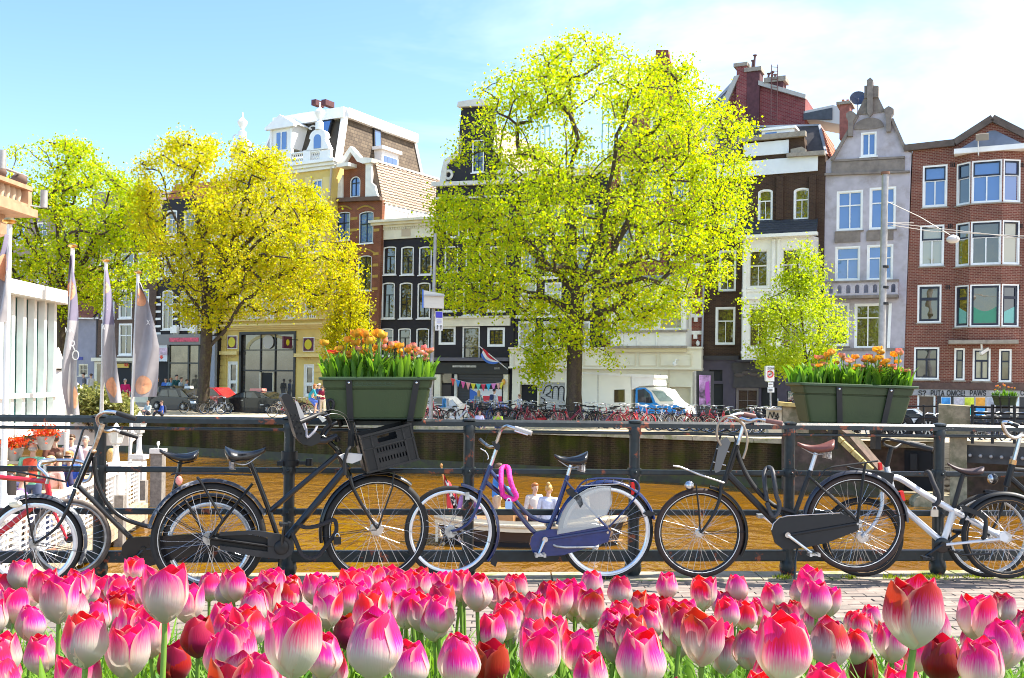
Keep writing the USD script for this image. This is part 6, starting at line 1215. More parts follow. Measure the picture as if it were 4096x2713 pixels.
for x0,y0,x1,y1 in((914,1346,949,1393),(1217,1353,1257,1404)):
    s_=H.slab('sign_panel',H.rect(x0,y0,x1,y1),.002,.1,PUR);oval(H,(x0+x1)/2,(y0+y1)/2,14,20,.1,YOV,s_);H.slab('sign_frame',sbox(*H.rect(x0,y0,x1,y1)).buffer(.06,join_style=2).difference(sbox(*H.rect(x0,y0,x1,y1))),.002,.07,WFR,parent=s_)
ps=thing('hanging_sign','purple projecting sign with yellow oval beside the arched shopfront','sign',H.pt(*H.uv(1190,1372),.5));c=H.pt(*H.uv(1184,1372),.9);c2=c+H.n*.35;sd=H.n
part(ps,'panel',MB().frame_box(c,sd*.42,unit(H.d+H.n*-.2)*.06,Z_*.42),PUR);part(ps,'oval',MB().ell(c,.26,.08,.34,14,sd,H.d,Z_),YOV,smooth=60);part(ps,'bracket',MB().beam(H.pt(*H.uv(1192,1360),0),c+Z_*.2,.05,.05),MATTE)
arch=Polygon([(shp[0],shp[1]),(shp[2],shp[1]),(shp[2],shp[3]),(shp[0],shp[3])])
SF=H.slab('shop_front',arch.difference(arch.buffer(-.2,join_style=2)),-.2,.06,mat('shop_frame_black',(0.012,0.012,0.013),.4))
H.slab('pane',arch.buffer(-.2,join_style=2),-.22,-.18,mat('shop_glass',(0.05,0.045,0.04),.02,spec=1,coat=1,var=.8,vs=.7),parent=SF)
w_=shp[2]-shp[0];bars=[sbox(shp[0],zc(1402),shp[2],zc(1398)),sbox(shp[0],zc(1486),shp[2],zc(1480))]+[sbox(shp[0]+w_*f-.04,shp[1],shp[0]+w_*f+.04,shp[3])for f in(.36,.62)]
H.slab('mullion',unary_union(bars).intersection(arch),-.18,-.1,mat('shop_frame_black',(0.012,0.012,0.013),.4),parent=SF)
ar=Polygon([(shp[0]+w_*(.5+.42*math.cos(t)),zc(1402)+(zc(1335)-zc(1402))*math.sin(t))for t in np.linspace(0,math.pi,21)]+[(shp[0]+w_*(.5-.36*math.cos(t)),zc(1402)+(zc(1346)-zc(1402))*math.sin(t))for t in np.linspace(0,math.pi,21)]).buffer(0)
H.slab('inner_arch',ar,-.178,-.15,mat('arch_stone',(0.42,0.36,0.18),.6),parent=SF);oval(H,1070,1367,21,28,-.09,mat('oval_grey',(0.42,0.4,0.36),.6),SF)
for f,m_ in((.37,CREAM),(.6,CREAM)):H.slab('door_post',sbox(shp[0]+w_*f,shp[1],shp[0]+w_*f+.08,zc(1490)),-.1,.0,m_,parent=SF)
H.slab('doorway',sbox(shp[0]+w_*.39,shp[1],shp[0]+w_*.6,zc(1492)),-.17,-.12,INT,parent=SF)
fl,fr_=H.pt(*H.uv(1000,650),-.5),H.pt(*H.uv(1334,640),-.5);zr=H.uv(1330,425)[1];tl_,tr_=H.pt(*H.uv(1034,450),-1.9),H.pt(H.uv(1312,425)[0],zr,-1.9);tl_=np.array([tl_[0],tl_[1],zr])
zl_=H.uv(1334,655)[1];fl[2]=fr_[2]=zl_;D3=-H.n*10.5;inn=-H.n*-1.2
MS=mat_brick('mansard_slate',(0.17,0.13,0.09),(0.12,0.09,0.065),(0.06,0.045,0.035),H.n,.4,.26,dirt=.3,msize=.02);MSD=mat('mansard_dark',(0.045,0.035,0.022),.6,var=.3,vs=3)
part(H.t,'roof',MB().quad(fl,fr_,tr_,tl_),MSD);br2,bt2=fr_+D3,tr_+D3+H.n*2.2
part(H.t,'roof',MB().quad(fr_,br2,bt2,tr_),MS);part(H.t,'roof_top',MB().add([tl_,tr_,bt2,tl_+D3*.8,(tl_+bt2)/2+Z_*.9],[(0,1,4),(1,2,4),(2,3,4),(3,0,4)]),mat('roof_felt',(0.2,0.17,0.13),.8))
part(H.t,'roof_cornice',MB().beam(tl_+H.n*.1,tr_+H.n*.1+H.d*.15,.7,.75).beam(tr_+H.d*.1+H.n*.1,bt2+H.d*.1,.6,.7),WFR);part(H.t,'corner_trim',MB().beam(fr_+H.n*.05,tr_+H.n*.05,.45,.25).beam(fl,tl_,.45,.25).beam(br2,bt2,.35,.2),WFR)
rl=lambda s,v:(fr_*(1-s)+br2*s)*(1-v)+(tr_*(1-s)+bt2*s)*v
for s,v,w2,h2,m_ in((.42,.72,.42,.75,MATTE),):c=rl(s,v);e=unit(br2-fr_);e2=unit(rl(s,1)-rl(s,0));nr=unit(np.cross(e,e2));nr=nr if nr@H.d>0 else-nr;k=part(H.t,'skylight',MB().frame_box(c+nr*.06,e*w2,e2*h2,nr*.08),m_);part(k,'pane',MB().frame_box(c+nr*.15,e*w2*.75,e2*h2*.8,nr*.01),GSKY)
c=rl(.5,.24);e=unit(br2-fr_);k=part(H.t,'dormer',MB().frame_box(c-H.d*.15+Z_*.1,e*1.0,H.d*.75,Z_*.95).frame_box(c-H.d*.15+Z_*1.12,e*1.2,H.d*.95,Z_*.12),WFR);part(k,'window',MB().frame_box(c+H.d*.6,e*.3,H.d*.03,Z_*.6).frame_box(c+H.d*.6+e*.5,e*.3,H.d*.03,Z_*.6).frame_box(c+H.d*.6-e*.55,e*.2,H.d*.03,Z_*.6),GSKY)
def dorm(x0,y0,x1,y1,off):
    r=H.rect(x0,y0,x1,y1,off);k=H.slab('dormer',sbox(*r),off-2.2,off,WFR);w=r[2]-r[0]
    H.slab('pediment',Polygon([(r[0]-.3,r[3]),(r[2]+.3,r[3]),((r[0]+r[2])/2,r[3]+w*.36)]),off-2.4,off+.25,WFR,parent=k);H.slab('pediment_base',sbox(r[0]-.3,r[3]-.2,r[2]+.3,r[3]-.01),off,off+.3,WFR,parent=k)
    H.slab('window',sbox(r[0]+w*.28,r[1],r[2]-w*.28,r[3]-.45),off+.002,off+.03,GSKY,parent=k);H.slab('mullion',sbox((r[0]+r[2])/2-.05,r[1],(r[0]+r[2])/2+.05,r[3]-.45),off+.03,off+.06,WFR,parent=k)
    for a in(r[0]+.02,r[2]-.2):H.slab('pilaster',sbox(a,r[1],a+.18,r[3]-.25),off,off+.1,WFR,parent=k)
dorm(1082,505,1172,600,-.1)
def aedicule(x,y0,y1,w):
    u,_=H.uv(x,y1,.3);z0,z1=H.uv(x,y1,.3)[1],H.uv(x,y0,.3)[1];h=z1-z0
    pg=Polygon([(u-w,z0),(u-w*.75,z0+h*.25),(u-w*.6,z0+h*.45),(u-w*.75,z0+h*.52)]+[(u+w*.7*math.cos(t),z0+h*.55+h*.3*math.sin(t))for t in np.linspace(math.pi,0,11)]+[(u+w*.75,z0+h*.52),(u+w*.6,z0+h*.45),(u+w*.75,z0+h*.25),(u+w,z0)]).buffer(0)
    k=H.slab('aedicule',pg,.05,.5,WFR);H.slab('window',Polygon([(u-w*.3,z0+.1),(u+w*.3,z0+.1)]+[(u+w*.3*math.cos(t),z0+h*.45+w*.3*math.sin(t))for t in np.linspace(0,math.pi,9)]),.502,.53,GSKY,parent=k)
    part(k,'urn',MB().lathe([(.3,0),(.3,.5),(.22,.55),(.1,.7),(.3,1.0),(.38,1.2),(.36,1.28),(.18,1.45),(.06,1.6),(.05,1.9),(0,1.95)],H.pt(u,z0+h*.84,.3),12),WFR,smooth=40)
    part(k,'iron_scroll',MB().tube(spline([H.pt(u-.35,z0+h*1.0,.3),H.pt(u-.7,z0+h*1.05,.3),H.pt(u-.95,z0+h*.96,.3),H.pt(u-.75,z0+h*.92,.3)],4),.04,5),mat('pale_iron',(0.6,0.62,0.62),.5))
aedicule(1277,505,602,1.05);aedicule(968,540,640,1.05)
for x in(1245,1285):H.slab('chimney',H.rect(x,398,x+18,420,-5),-6,-5,mat('brick_dark',(0.09,0.03,0.035),.85))
c=fl*.22+fr_*.78;c=c*.25+(tl_*.2+tr_*.8)*.75;k=part(H.t,'skylight',MB().frame_box(c+H.n*.2,H.d*.45,Z_*.6-H.n*.2,H.n*.1),MATTE);part(k,'pane',MB().frame_box(c+H.n*.31,H.d*.33,Z_*.48-H.n*.16,H.n*.01),GSKY)
part(H.t,'drain_pipe',MB().tube([H.pt(*H.uv(1332,670),.15),H.pt(*H.uv(1322,800),.15)],.08,8),mat('pipe_tan',(0.5,0.42,0.33),.6))
# === H2: black and white striped house
H=house('canal_house','black and white banded house with a glass shop behind the left trunk',740)
xs2=(648,720,795)
for row,(y0,y1)in enumerate(((1160,1320),(985,1105),(840,940))):
    for x in xs2:H.window(x+row*8,y0,x+44+row*8,y1,'T2',tb=.1,glass=GBRN,arch=.06)
H.wall(with_base(H,[(604,1560),(650,800),(900,785),(858,1560)]),mat('black_facade',(0.009,0.006,0.009),.7),9)
for row,(y0,y1)in enumerate(((1185,1330),(1010,1110))):
    for k in range(6):
        y=y0+(y1-y0)*k/5
        for x0,x1 in((622,644),(694,716),(767,790),(842,858)):H.slab('white_band',H.rect(x0+row*8,y,x1+row*8,y+9),.002,.06,WFR)
for x in xs2:H.slab('bracket',H.rect(x+44,1308,x+70,1334),.002,.3,WFR)
H.slab('roof',H.poly([(652,800),(690,735),(880,720),(900,786)]),-5,-.3,TERR);H.slab('string_course',H.rect(628,950,880,970),.0,.2,WFR)
H.slab('shop_lintel',H.rect(618,1338,812,1380),.002,.3,mat('lintel_grey',(0.22,0.21,0.21),.7));H.slab('shop_sign',H.rect(690,1352,806,1368),.3,.34,mat('sign_red',(0.6,0.06,0.12),.5,var=.5,vs=5))
H.slab('shop_window',H.rect(680,1384,802,1600),.002,.06,mat('shop_glass_b',(0.09,0.075,0.05),.03,spec=1,coat=1,var=.9,vs=1.1))
for x in(680,758,800):H.slab('mullion',H.rect(x-3,1384,x+3,1600),.06,.14,DKF)
H.slab('mullion',H.rect(680,1450,802,1456),.06,.13,DKF)
sg=H.slab('shop_panel',H.rect(634,1376,676,1446),.002,.2,mat('panel_pale',(0.62,0.66,0.72),.5));H.slab('shop_logo',H.rect(640,1392,678,1420),.2,.24,mat('logo_pink',(0.55,0.4,0.5),.5,var=.4,vs=5),parent=sg);H.slab('arrow',H.poly([(650,1422),(658,1422),(658,1428),(662,1428),(654,1438),(646,1428),(650,1428)]),.2,.23,RED_LENS,parent=sg);H.slab('doorway',H.rect(634,1448,676,1600),.002,.03,INT)
H.slab('side_strip',H.rect(842,1345,868,1600),.0,.25,mat('blue_grey',(0.24,0.26,0.32),.6))
# === H1: brown narrow house
H=house('canal_house','brown brick house with white framed windows behind the grey flags',490)
for row,(y0,y1)in enumerate(((1158,1275),(1294,1422),(1010,1120))):
    for x in(404,474,542):H.window(x+(8 if row==2 else 0),y0,x+54+(8 if row==2 else 0),y1,'X2',tb=.12,sash=WFR,glass=GDARK)
H.wall(with_base(H,[(380,1560),(412,880),(640,868),(606,1560)]),mat_brick('brick_umber',(0.12,0.075,0.055),(0.09,0.058,0.045),(0.16,0.11,0.085),H.d),9)
H.slab('shop_cornice',H.rect(378,1432,606,1446),.0,.35,CREAM);H.slab('shop_front',H.rect(380,1448,600,1640),.002,.1,CREAM);H.slab('shop_opening',H.rect(462,1450,530,1640),.1,.13,INT);H.slab('shop_opening',H.rect(392,1456,416,1640),.1,.13,GBRN);H.slab('shop_sign',H.rect(474,1456,522,1472),.13,.2,mat('sign_gold',(0.6,0.4,0.05),.5));text_on(H,'MA',506,1466,522,RED_LENS,off=.21,h=.25)
# === H0: low house with tiled roof; grey houses behind the left trees
H=house('low_house','low grey plastered house with pantile roof behind the left tree',320)
H.window(314,1456,352,1504,'G22',fr=CREAM,tb=.08)
H.wall(with_base(H,[(200,1560),(200,1272),(384,1276),(380,1560)]),mat('blue_grey_plaster',(0.25,0.245,0.29),.8,var=.1,vs=2),8)
A,B,C_,D=H.pt(*H.uv(200,1050),-3.5),H.pt(*H.uv(390,1052),-3.5),H.pt(*H.uv(386,1272),.3),H.pt(*H.uv(200,1268),.3)
tile_roof(H.t,A,B,C_,D,11,14,mat('roof_tile_red_brown',(0.26,0.1,0.06),.75,var=.3,vs=3),DARKROOF,wave=.09);part(H.t,'gutter',MB().beam(D-Z_*.05,C_-Z_*.05,.15,.15),WHITE);H.slab('street_sign',H.rect(308,1428,332,1440),.002,.03,mat('sign_blue',(0.03,0.04,0.25),.5))
for k,(px,x0,x1,y0,c,lab)in enumerate(((420,340,620,760,(0.2,0.17,0.19),'tall purple grey house behind the two left trees'),(150,-160,345,830,(0.26,0.2,0.18),'brown grey house behind the far left tree'))):
    H=house('canal_house',lab,px,back=9+5*k)
    for i in range(5):
        for j in range(4):xx=x0+40+(x1-x0-60)*i/5;H.window(xx,y0+60+j*150,xx+40,y0+150+j*150,'X2',tb=.1,glass=(GDARK,GBRN,GSKY)[(i+j)%3])
    H.wall(with_base(H,[(x0,1560),(x0+30,y0+10),(x1+20,y0),(x1,1560)]),mat('plaster_far_'+'ab'[k],c,.8,var=.15,vs=1),9)
# --- trees
BARK=mat_patchy('bark',(0.055,0.038,0.026),(0.09,0.075,0.03),5,(0.5,0.66),rough=.95,bump=.8)
LSPR=mat_leaf('leaves_lime',(0.28,0.42,0.006),(0.5,0.56,0.008),.58,yellow=(0.64,0.56,0.015));LYEL=mat_leaf('leaves_yellow',(0.38,0.42,0.006),(0.6,0.56,0.01),.55,yellow=(0.64,0.46,0.015));LYNG=mat_leaf('leaves_young',(0.28,0.4,0.02),(0.5,0.56,0.03),.55)
def leaf_cloud(rg,pts,size,droop=.0):
    n=len(pts);a=rg.normal(size=(n,3));a[:,2]-=droop;a/=np.linalg.norm(a,axis=1,keepdims=True)
    nn=rg.normal(size=(n,3))+[0,0,.6];b=np.cross(a,nn);b/=np.linalg.norm(b,axis=1,keepdims=True)+1e-9
    L=size*rg.uniform(.7,1.3,(n,1));W=L*.42;c=np.cross(a,b)
    v=np.stack([pts,pts+a*L*.5+b*W+c*L*.1,pts+a*L,pts+a*L*.5-b*W+c*L*.1],1).reshape(-1,3)
    i=np.arange(n)[:,None]*4;f=np.vstack([i+[[0,1,2]],i+[[0,2,3]]]);uv=np.repeat(np.stack([rg.random(n),rg.random(n)],1),4,0)
    return v,f,uv
def tree(label,Z,trunk,limbs,outline,leafm,n_t=600,per=70,size=.12,r0=.3,seed=1,depth=.8,blob=.33,gap=.0,group=None,holes=(),droop=.35):
    rg=np.random.default_rng(seed);base=P(trunk[0][0],trunk[0][1],Z);base[2]=ST
    t=thing('tree',label,'tree',base,group)
    nodes,par=[],[]
    def chain(pts,start):
        k=start
        for p in pts:nodes.append(p);par.append(k);k=len(nodes)-1
        return k
    tp=spline([base]+[P(x,y,Z)for x,y in trunk[1:]],5);top=chain(tp,-1);nt=len(tp)
    for li in limbs:
        dz=rg.uniform(-1,1)*depth*2.2;pp=[P(x,y,Z+dz*i/(len(li)-1)**.8)for i,(x,y)in enumerate(li)];pp=spline(pp,4)
        a=np.array(nodes[:nt]);k=int(np.argmin(np.linalg.norm(a-pp[0],axis=1)));chain(pp[1:]+rg.normal(0,.05,pp[1:].shape),k)
    pg=Polygon(outline);x0,y0,x1,y1=pg.bounds;tg=[]
    from shapely.geometry import Point
    import shapely
    while len(tg)<n_t:
        q_=rg.uniform((x0,y0),(x1,y1),(4000,2));ok=shapely.contains_xy(pg,q_[:,0],q_[:,1]);q_=q_[ok]
        for(px,py)in q_[:600]:
            sec=pg.intersection(sbox(x0,py-2,x1,py+2)).bounds;hw=max(8,(sec[2]-sec[0])/2);c=(sec[0]+sec[2])/2
            if any(((px-hx)/hr)**2+((py-hy)/hr2)**2<rg.uniform(.3,1.2)for hx,hy,hr,hr2 in holes):continue
            k=math.sqrt(max(.05,1-((px-c)/hw)**2))*min(hw,(y1-y0)*.45)/FPX*Z*depth
            p=P(px,py,Z+rg.uniform(-1,1)*k)
            if meshkit.noise(p*.55,seed)<gap:continue
            tg.append(p)
            if len(tg)>=n_t:break
    tg=np.array(tg);ref=np.array(nodes[nt-1]);tg=tg[np.argsort(np.linalg.norm(tg-ref,axis=1))];ends=[]
    arr=np.zeros((len(nodes)+n_t*5,3));arr[:len(nodes)]=nodes;dist=np.zeros(len(arr))
    for p in tg:
        m=len(nodes);d=np.linalg.norm(arr[nt//2:m]-p,axis=1);low=np.maximum(0,arr[nt//2:m,2]-p[2]-.3)*(.5 if droop<.5 else .2);k=int(np.argmin(d+low))+nt//2
        a=arr[k];L=np.linalg.norm(p-a);s=max(1,min(4,int(L/.45)));bend=rg.normal(0,.09*L,3)+[0,0,.12*L];kk=k
        for i in range(1,s+1):
            w=i/s;nodes.append(a*(1-w)+p*w+bend*math.sin(math.pi*w));par.append(kk);kk=len(nodes)-1;arr[kk]=nodes[-1]
        ends.append(kk)
    N=len(nodes);cnt=np.zeros(N);cnt[ends]=1
    for i in range(N-1,0,-1):
        if par[i]>=0:cnt[par[i]]+=cnt[i]
    rad=np.maximum(.005,r0*(np.maximum(cnt,1)/n_t)**.44);rad[:3]*=1.12;rad[0]*=1.2
    kids={}
    for i in range(1,N):kids.setdefault(par[i],[]).append(i)
    mb=MB();tk=MB();stack=[(-1,0)]
    while stack:
        p0,i=stack.pop();path=[p0,i]if p0>=0 else[i]
        while i in kids:
            ks=sorted(kids[i],key=lambda q_:-cnt[q_]);stack+=[(i,q_)for q_ in ks[1:]];i=ks[0];path.append(i)
        if len(path)>1:
            r=rad[path].copy();r[0]=min(r[0],r[1]*1.15)if p0>=0 else r[0]
            (tk if p0<0 else mb).tube(arr[path],r,14 if p0<0 else(8 if r[0]>.06 else 5 if r[0]>.02 else 4),caps=False)
    T=part(t,'trunk',tk,BARK,smooth=60);part(T,'branches',mb,BARK,smooth=60,kind='stuff')
    E=arr[ends];pts=np.repeat(E,per,0);g=rg.normal(0,1,pts.shape)*[blob,blob,blob*.75];g[:,2]-=np.abs(rg.normal(0,blob*droop,len(g)));pts=pts+g
    v,f,uv=leaf_cloud(rg,pts,size,.5)
    part(t,'crown',(v,f),leafm,uv=uv,kind='stuff')
    return t
tree('tallest lime green tree, its dark trunk beside the white truck',46.5,[(2295,1700),(2297,1500),(2302,1330),(2312,1170),(2310,1080)],
    [[(2310,1120),(2298,900),(2290,640),(2288,420),(2280,250)],[(2312,1150),(2390,950),(2450,700),(2480,500),(2560,330)],[(2310,1140),(2420,1050),(2500,900),(2570,700),(2650,560)],[(2312,1190),(2480,1090),(2540,980),(2640,860),(2800,740)],
     [(2310,1130),(2230,1000),(2180,820),(2130,640),(2060,450)],[(2305,1180),(2200,1070),(2050,950),(1900,850)],[(2310,1210),(2550,1030),(2750,980),(2900,950)],[(2302,1240),(2150,1180),(2000,1130),(1880,1100)],[(2305,1280),(2420,1240),(2560,1180)]],
    [(2295,135),(2050,265),(1930,350),(1850,480),(1800,640),(1745,800),(1735,950),(1755,1130),(1790,1215),(1900,1235),(2010,1235),(2065,1300),(2085,1420),(2160,1560),(2230,1430),(2290,1360),(2350,1400),(2460,1450),(2470,1330),(2560,1290),(2680,1265),(2820,1205),(2900,1130),(2965,1040),(3030,860),(3035,700),(2990,470),(2880,400),(2800,330),(2740,235),(2640,215),(2560,260),(2480,205),(2390,150)],
    LSPR,n_t=1150,per=58,size=.135,r0=.36,seed=4,gap=.37,holes=((2380,480,110,90),(2180,520,70,70)))
tree('yellow leaved tree between the two dark parked cars',57,[(810,1655),(818,1480),(826,1380),(830,1270),(850,1150)],
    [[(830,1300),(815,1100),(800,900),(770,700),(760,600)],[(826,1400),(900,1320),(960,1230),(1080,1120),(1200,1060)],[(840,1230),(900,1050),(960,850),(1010,700)],[(845,1180),(1000,1000),(1150,900),(1300,930)],[(830,1280),(720,1130),(640,1000),(590,880)],[(838,1200),(760,1000),(680,820),(640,680)],[(850,1150),(940,1020),(1090,860),(1150,740)]],
    [(560,640),(640,570),(770,535),(900,560),(1030,575),(1120,605),(1190,690),(1290,800),(1345,900),(1430,1010),(1440,1090),(1390,1190),(1310,1235),(1200,1250),(1080,1290),(980,1240),(900,1330),(760,1290),(690,1190),(600,1150),(560,1000),(540,800)],LYEL,n_t=760,per=56,size=.15,r0=.33,seed=8,gap=.4,holes=((700,850,90,110),(900,640,60,60)))
tree('fresh green tree behind the grey flags at the far left',63,[(235,1650),(240,1450),(245,1250),(250,1120)],
    [[(245,1200),(240,1000),(220,820),(230,650)],[(245,1230),(180,1080),(100,960),(60,850)],[(248,1200),(330,1050),(400,900),(440,760)],[(245,1220),(360,1120),(480,1050),(560,980)],[(246,1170),(160,950),(120,760)]],
    [(-40,640),(60,585),(230,555),(330,560),(400,610),(430,690),(520,670),(590,720),(650,900),(620,1090),(500,1190),(400,1240),(320,1190),(240,1290),(120,1170),(50,1130),(-60,1000)],LSPR,n_t=640,per=52,size=.16,r0=.36,seed=12,gap=.36)
tree('slender young tree in front of the cream bay house',44,[(3262,1715),(3225,1450),(3205,1250),(3190,1080),(3205,985)],
    [[(3222,1430),(3290,1330),(3350,1250)],[(3215,1350),(3120,1250),(2980,1215)],[(3222,1400),(3120,1360),(3030,1330)],[(3200,1200),(3260,1100),(3280,1050)]],
    [(3205,965),(3245,1000),(3290,1060),(3270,1150),(3340,1200),(3395,1245),(3370,1330),(3330,1400),(3290,1450),(3270,1500),(3180,1500),(3050,1455),(2985,1380),(3010,1260),(2945,1215),(3060,1195),(3120,1150),(3150,1050)],LYNG,n_t=210,per=60,size=.115,r0=.075,seed=16,gap=.36,blob=.26)
tree('thin young tree behind the left planter tulips',58,[(1392,1655),(1398,1400),(1402,1250),(1400,1120)],[[(1398,1400),(1440,1300),(1460,1250)],[(1400,1350),(1350,1280),(1340,1240)]],
    [(1402,1100),(1440,1140),(1470,1210),(1490,1270),(1480,1340),(1460,1440),(1350,1450),(1295,1400),(1315,1300),(1350,1220),(1372,1150)],LYEL,n_t=120,per=60,size=.13,r0=.08,seed=18,gap=.2,blob=.26)
rg=np.random.default_rng(5);c0=P(430,1690,31);bu=thing('bush','loose olive green bush between the flagpoles','bush',c0);mb=MB();E=[]
for _ in range(90):
    px,h=rg.uniform(300,570),rg.uniform(.3,1.0);y=1700-(150 if px<450 else 110)*h;tip=P(px,y,31+rg.uniform(-.9,.9));root=P(430+(px-430)*.55,1730,31);mb.tube(spline([root,(root+tip)/2+rg.normal(0,.06,3),tip],3),.008,4);E+=[root*(1-s)+tip*s for s in(.6,.75,.9,1)]
part(bu,'stems',mb,BARK,kind='stuff');E=np.array(E);pts=np.repeat(E,16,0)+rg.normal(0,.09,(len(E)*16,3));v,f,uv=leaf_cloud(rg,pts,.11,-.3);part(bu,'foliage',(v,f),mat_leaf('leaves_olive',(0.12,0.15,0.03),(0.33,0.32,0.1),.4),uv=uv,kind='stuff')
# --- people
_dirs=trimesh.creation.icosphere(1).vertices
def hull(*js):
    return m3.Manifold.hull_points(np.vstack([np.asarray(c,float)+_dirs*(np.asarray(r)if np.ndim(r)else r)for c,r in js]))
SKIN=mat('skin',(0.62,0.36,0.25),.5,var=.06,vs=20);JEANS=(0.06,0.08,0.16)
def cloth(c):return mat('cloth_%02d%02d%02d'%tuple(int(x*99)for x in c),c,.8,var=.15,vs=14)
def hairm(c):return mat('hair_%02d%02d%02d'%tuple(int(x*99)for x in c),c,.5,var=.4,vs=40)
BROWN_H,BLOND,DARK_H,GREY_H,RED_H=(0.08,0.04,0.02),(0.5,0.3,0.1),(0.02,0.014,0.012),(0.4,0.38,0.36),(0.35,0.12,0.03)
def person(label,loc,face,pose='stand',shirt=(.3,.3,.35),pants=JEANS,hair=BROWN_H,long=False,s=1.0,female=False,bald=False,cap=None,glasses=False,sleeves=.5,arms='down',short=False,bun=False,pack=None,dress=False,group=None):
    """face: degrees the person looks towards, 0 = away from us (+y), 180 = to the camera"""
    t=thing('person',label,'person',loc,group,local=True,rotz=face,scale=s);hip=.9
    if pose=='sit':hip=.48
    if pose=='ground':hip=.12
    k=.93 if female else 1.0;sw=.185*k;Hc=np.array([0,0,hip]);ch=Hc+[0,.02,.42];nk=Hc+[0,.02,.56];hd=Hc+[0,.05,.70]
    if pose=='bike':ch=ch+[0,.12,-.03];nk=nk+[0,.15,-.04];hd=hd+[0,.18,-.05]
    L=[]
    for g in(-1,1):
        h=Hc+[g*.09,0,0]
        if pose=='stand':kn,an=[g*.10,.02,.48],[g*.11,-.01,.09]
        elif pose=='walk':kn,an=[g*.09,.12*g+.06,.49],[g*.09,.24*g-.05,.10]
        elif pose=='sit':kn,an=[g*.13,.42,.47],[g*.13,.40,.08]
        elif pose=='bike':kn,an=[g*.1,.32,.62+.12*g],[g*.1,.22,.22+.12*g]
        else:kn,an=[g*.14,.34,.34],[g*.12,.52,.04]
        L.append((h,np.array(kn),np.array(an),g))
    A=[]
    for g in(-1,1):
        sh=ch+[g*sw,0,.06]
        if arms=='down':el,ha=sh+[g*.06,-.02,-.29],sh+[g*.07,.08,-.54]
        elif arms=='front':el,ha=sh+[g*.05,.1,-.26],sh+[-g*.06,.32,-.28]
        elif arms=='face':el,ha=sh+[g*.05,.2,-.2],np.array([g*.04,.16,hd[2]-.1])
        else:el,ha=sh+[g*.1,.12,-.25],sh+[-g*.02,.36,-.34]
        A.append((sh,el,ha,g))
    def arm(lo,hi,ex):
        o=[]
        for sh,el,ha,g in A:
            o.append(hull((sh,.052+ex),(sh*(1-min(hi,1))+el*min(hi,1),.042+ex)))
            if hi>1:o.append(hull((el,.04+ex),(el*(2-hi)+ha*(hi-1),.03+ex)))
        return o
    B=[hull((hd+[0,0,.03],(.074,.088,.098)),(hd+[0,.03,-.06],(.05,.05,.045))),hull((hd+[0,.09,-.005],.012),(hd+[0,.098,-.03],.016)),hull((nk-[0,0,.08],.055),(hd-[0,0,.05],.05)),hull((Hc,(.15*(1.06 if female else 1),.1,.09)),(ch,(.165*k,.1,.1)))]
    for g in(-1,1):B.append(hull((hd+[g*.078,-.005,.0],(.012,.02,.03)),(hd+[g*.07,0,0],.012)))
    for h,kn,an,g in L:B+=[hull((h,.085),(kn,.055)),hull((kn,.053),(an,.036)),hull((an-[0,0,.02],.04),(an+[0,.15,-.05],.03))]
    for sh,el,ha,g in A:
        d_=unit(ha-el);s_=unit(np.cross(d_,[g,.1,.2]));B+=[hull((sh,.052),(el,.04)),hull((el,.039),(ha,.026)),hull((ha,(.026,.026,.026)),(ha+d_*.08,.03))]
        for f_ in range(4):o_=s_*(f_-1.5)*.017;B.append(hull((ha+d_*.08+o_,.009),(ha+d_*(.15-.01*abs(f_-1.5))+o_+np.array([0,.01,-.008]),.007)))
        B.append(hull((ha+d_*.03+s_*.025,.011),(ha+d_*.085+s_*.055,.008)))
    U=lambda L_:m3.Manifold.batch_boolean(L_,m3.OpType.Add)
    part(t,'body',U(B),SKIN,smooth=55)
    tor=[hull((Hc+[0,0,.02],(.165*(1.06 if female else 1),.115,.1)),(Hc+[0,0,.2],(.15*k,.11,.1))),hull((Hc+[0,0,.2],(.15*k,.112,.1)),(ch,(.178*k,.115,.1))),hull((ch+[-sw,0,.06],.06),(ch+[sw,0,.06],.06),(nk-[0,0,.07],.065))]
    part(t,'shirt',U(tor+arm(0,2*sleeves if sleeves>.5 else 2*sleeves,.013)),cloth(shirt),smooth=55)
    if pants:
        pl=[hull((Hc,(.16,.115,.1)),(Hc-[0,-.02,.03],(.155,.115,.08)))]
        for h,kn,an,g in L:
            pl.append(hull((h,.098),(kn,.068)))
            if not short:pl.append(hull((kn,.066),(an,.055)))
        if dress:pl=[hull((Hc,(.17,.12,.1)),(Hc+[0,.06 if pose!='stand' else 0,-.3],(.2,.16,.06)))]if pose in('stand','walk')else pl
        part(t,'trousers' if not dress else 'skirt',U(pl),cloth(pants),smooth=55)
    if not bald:
        hr=[hull((hd+[0,-.022,.05],(.085,.088,.085)),(hd+[0,.02,.085],(.07,.07,.05)))]
        if long:hr.append(hull((hd+[0,-.05,.02],(.085,.06,.08)),(hd+[0,-.075,-.2],(.085,.035,.08))))
        if bun:hr.append(hull((hd+[0,-.06,.15],.045),(hd+[0,-.05,.13],.04)))
        part(t,'hair',U(hr),hairm(hair),smooth=60)
    else:part(t,'hair',hull((hd+[0,-.04,.0],(.083,.07,.05))),hairm(hair),smooth=60)
    if cap:part(t,'cap',U([hull((hd+[0,-.01,.08],(.09,.1,.06))),hull((hd+[0,.12,.06],(.06,.05,.01)))]),cloth(cap),smooth=55)
    if glasses:part(t,'sunglasses',MB().frame_box(hd+[0,.092,.012],X_*.07,Y_*.012,Z_*.018),MATTE)
    else:
        for g in(-1,1):part(t,'eye',MB().ell(hd+[g*.03,.083,.012],.011,.006,.007,6),MATTE)
    if pack:part(t,'backpack',hull((ch+[0,-.17,.06],(.13,.07,.06)),(ch+[0,-.18,-.25],(.15,.09,.07))),cloth(pack),smooth=50)
    return t
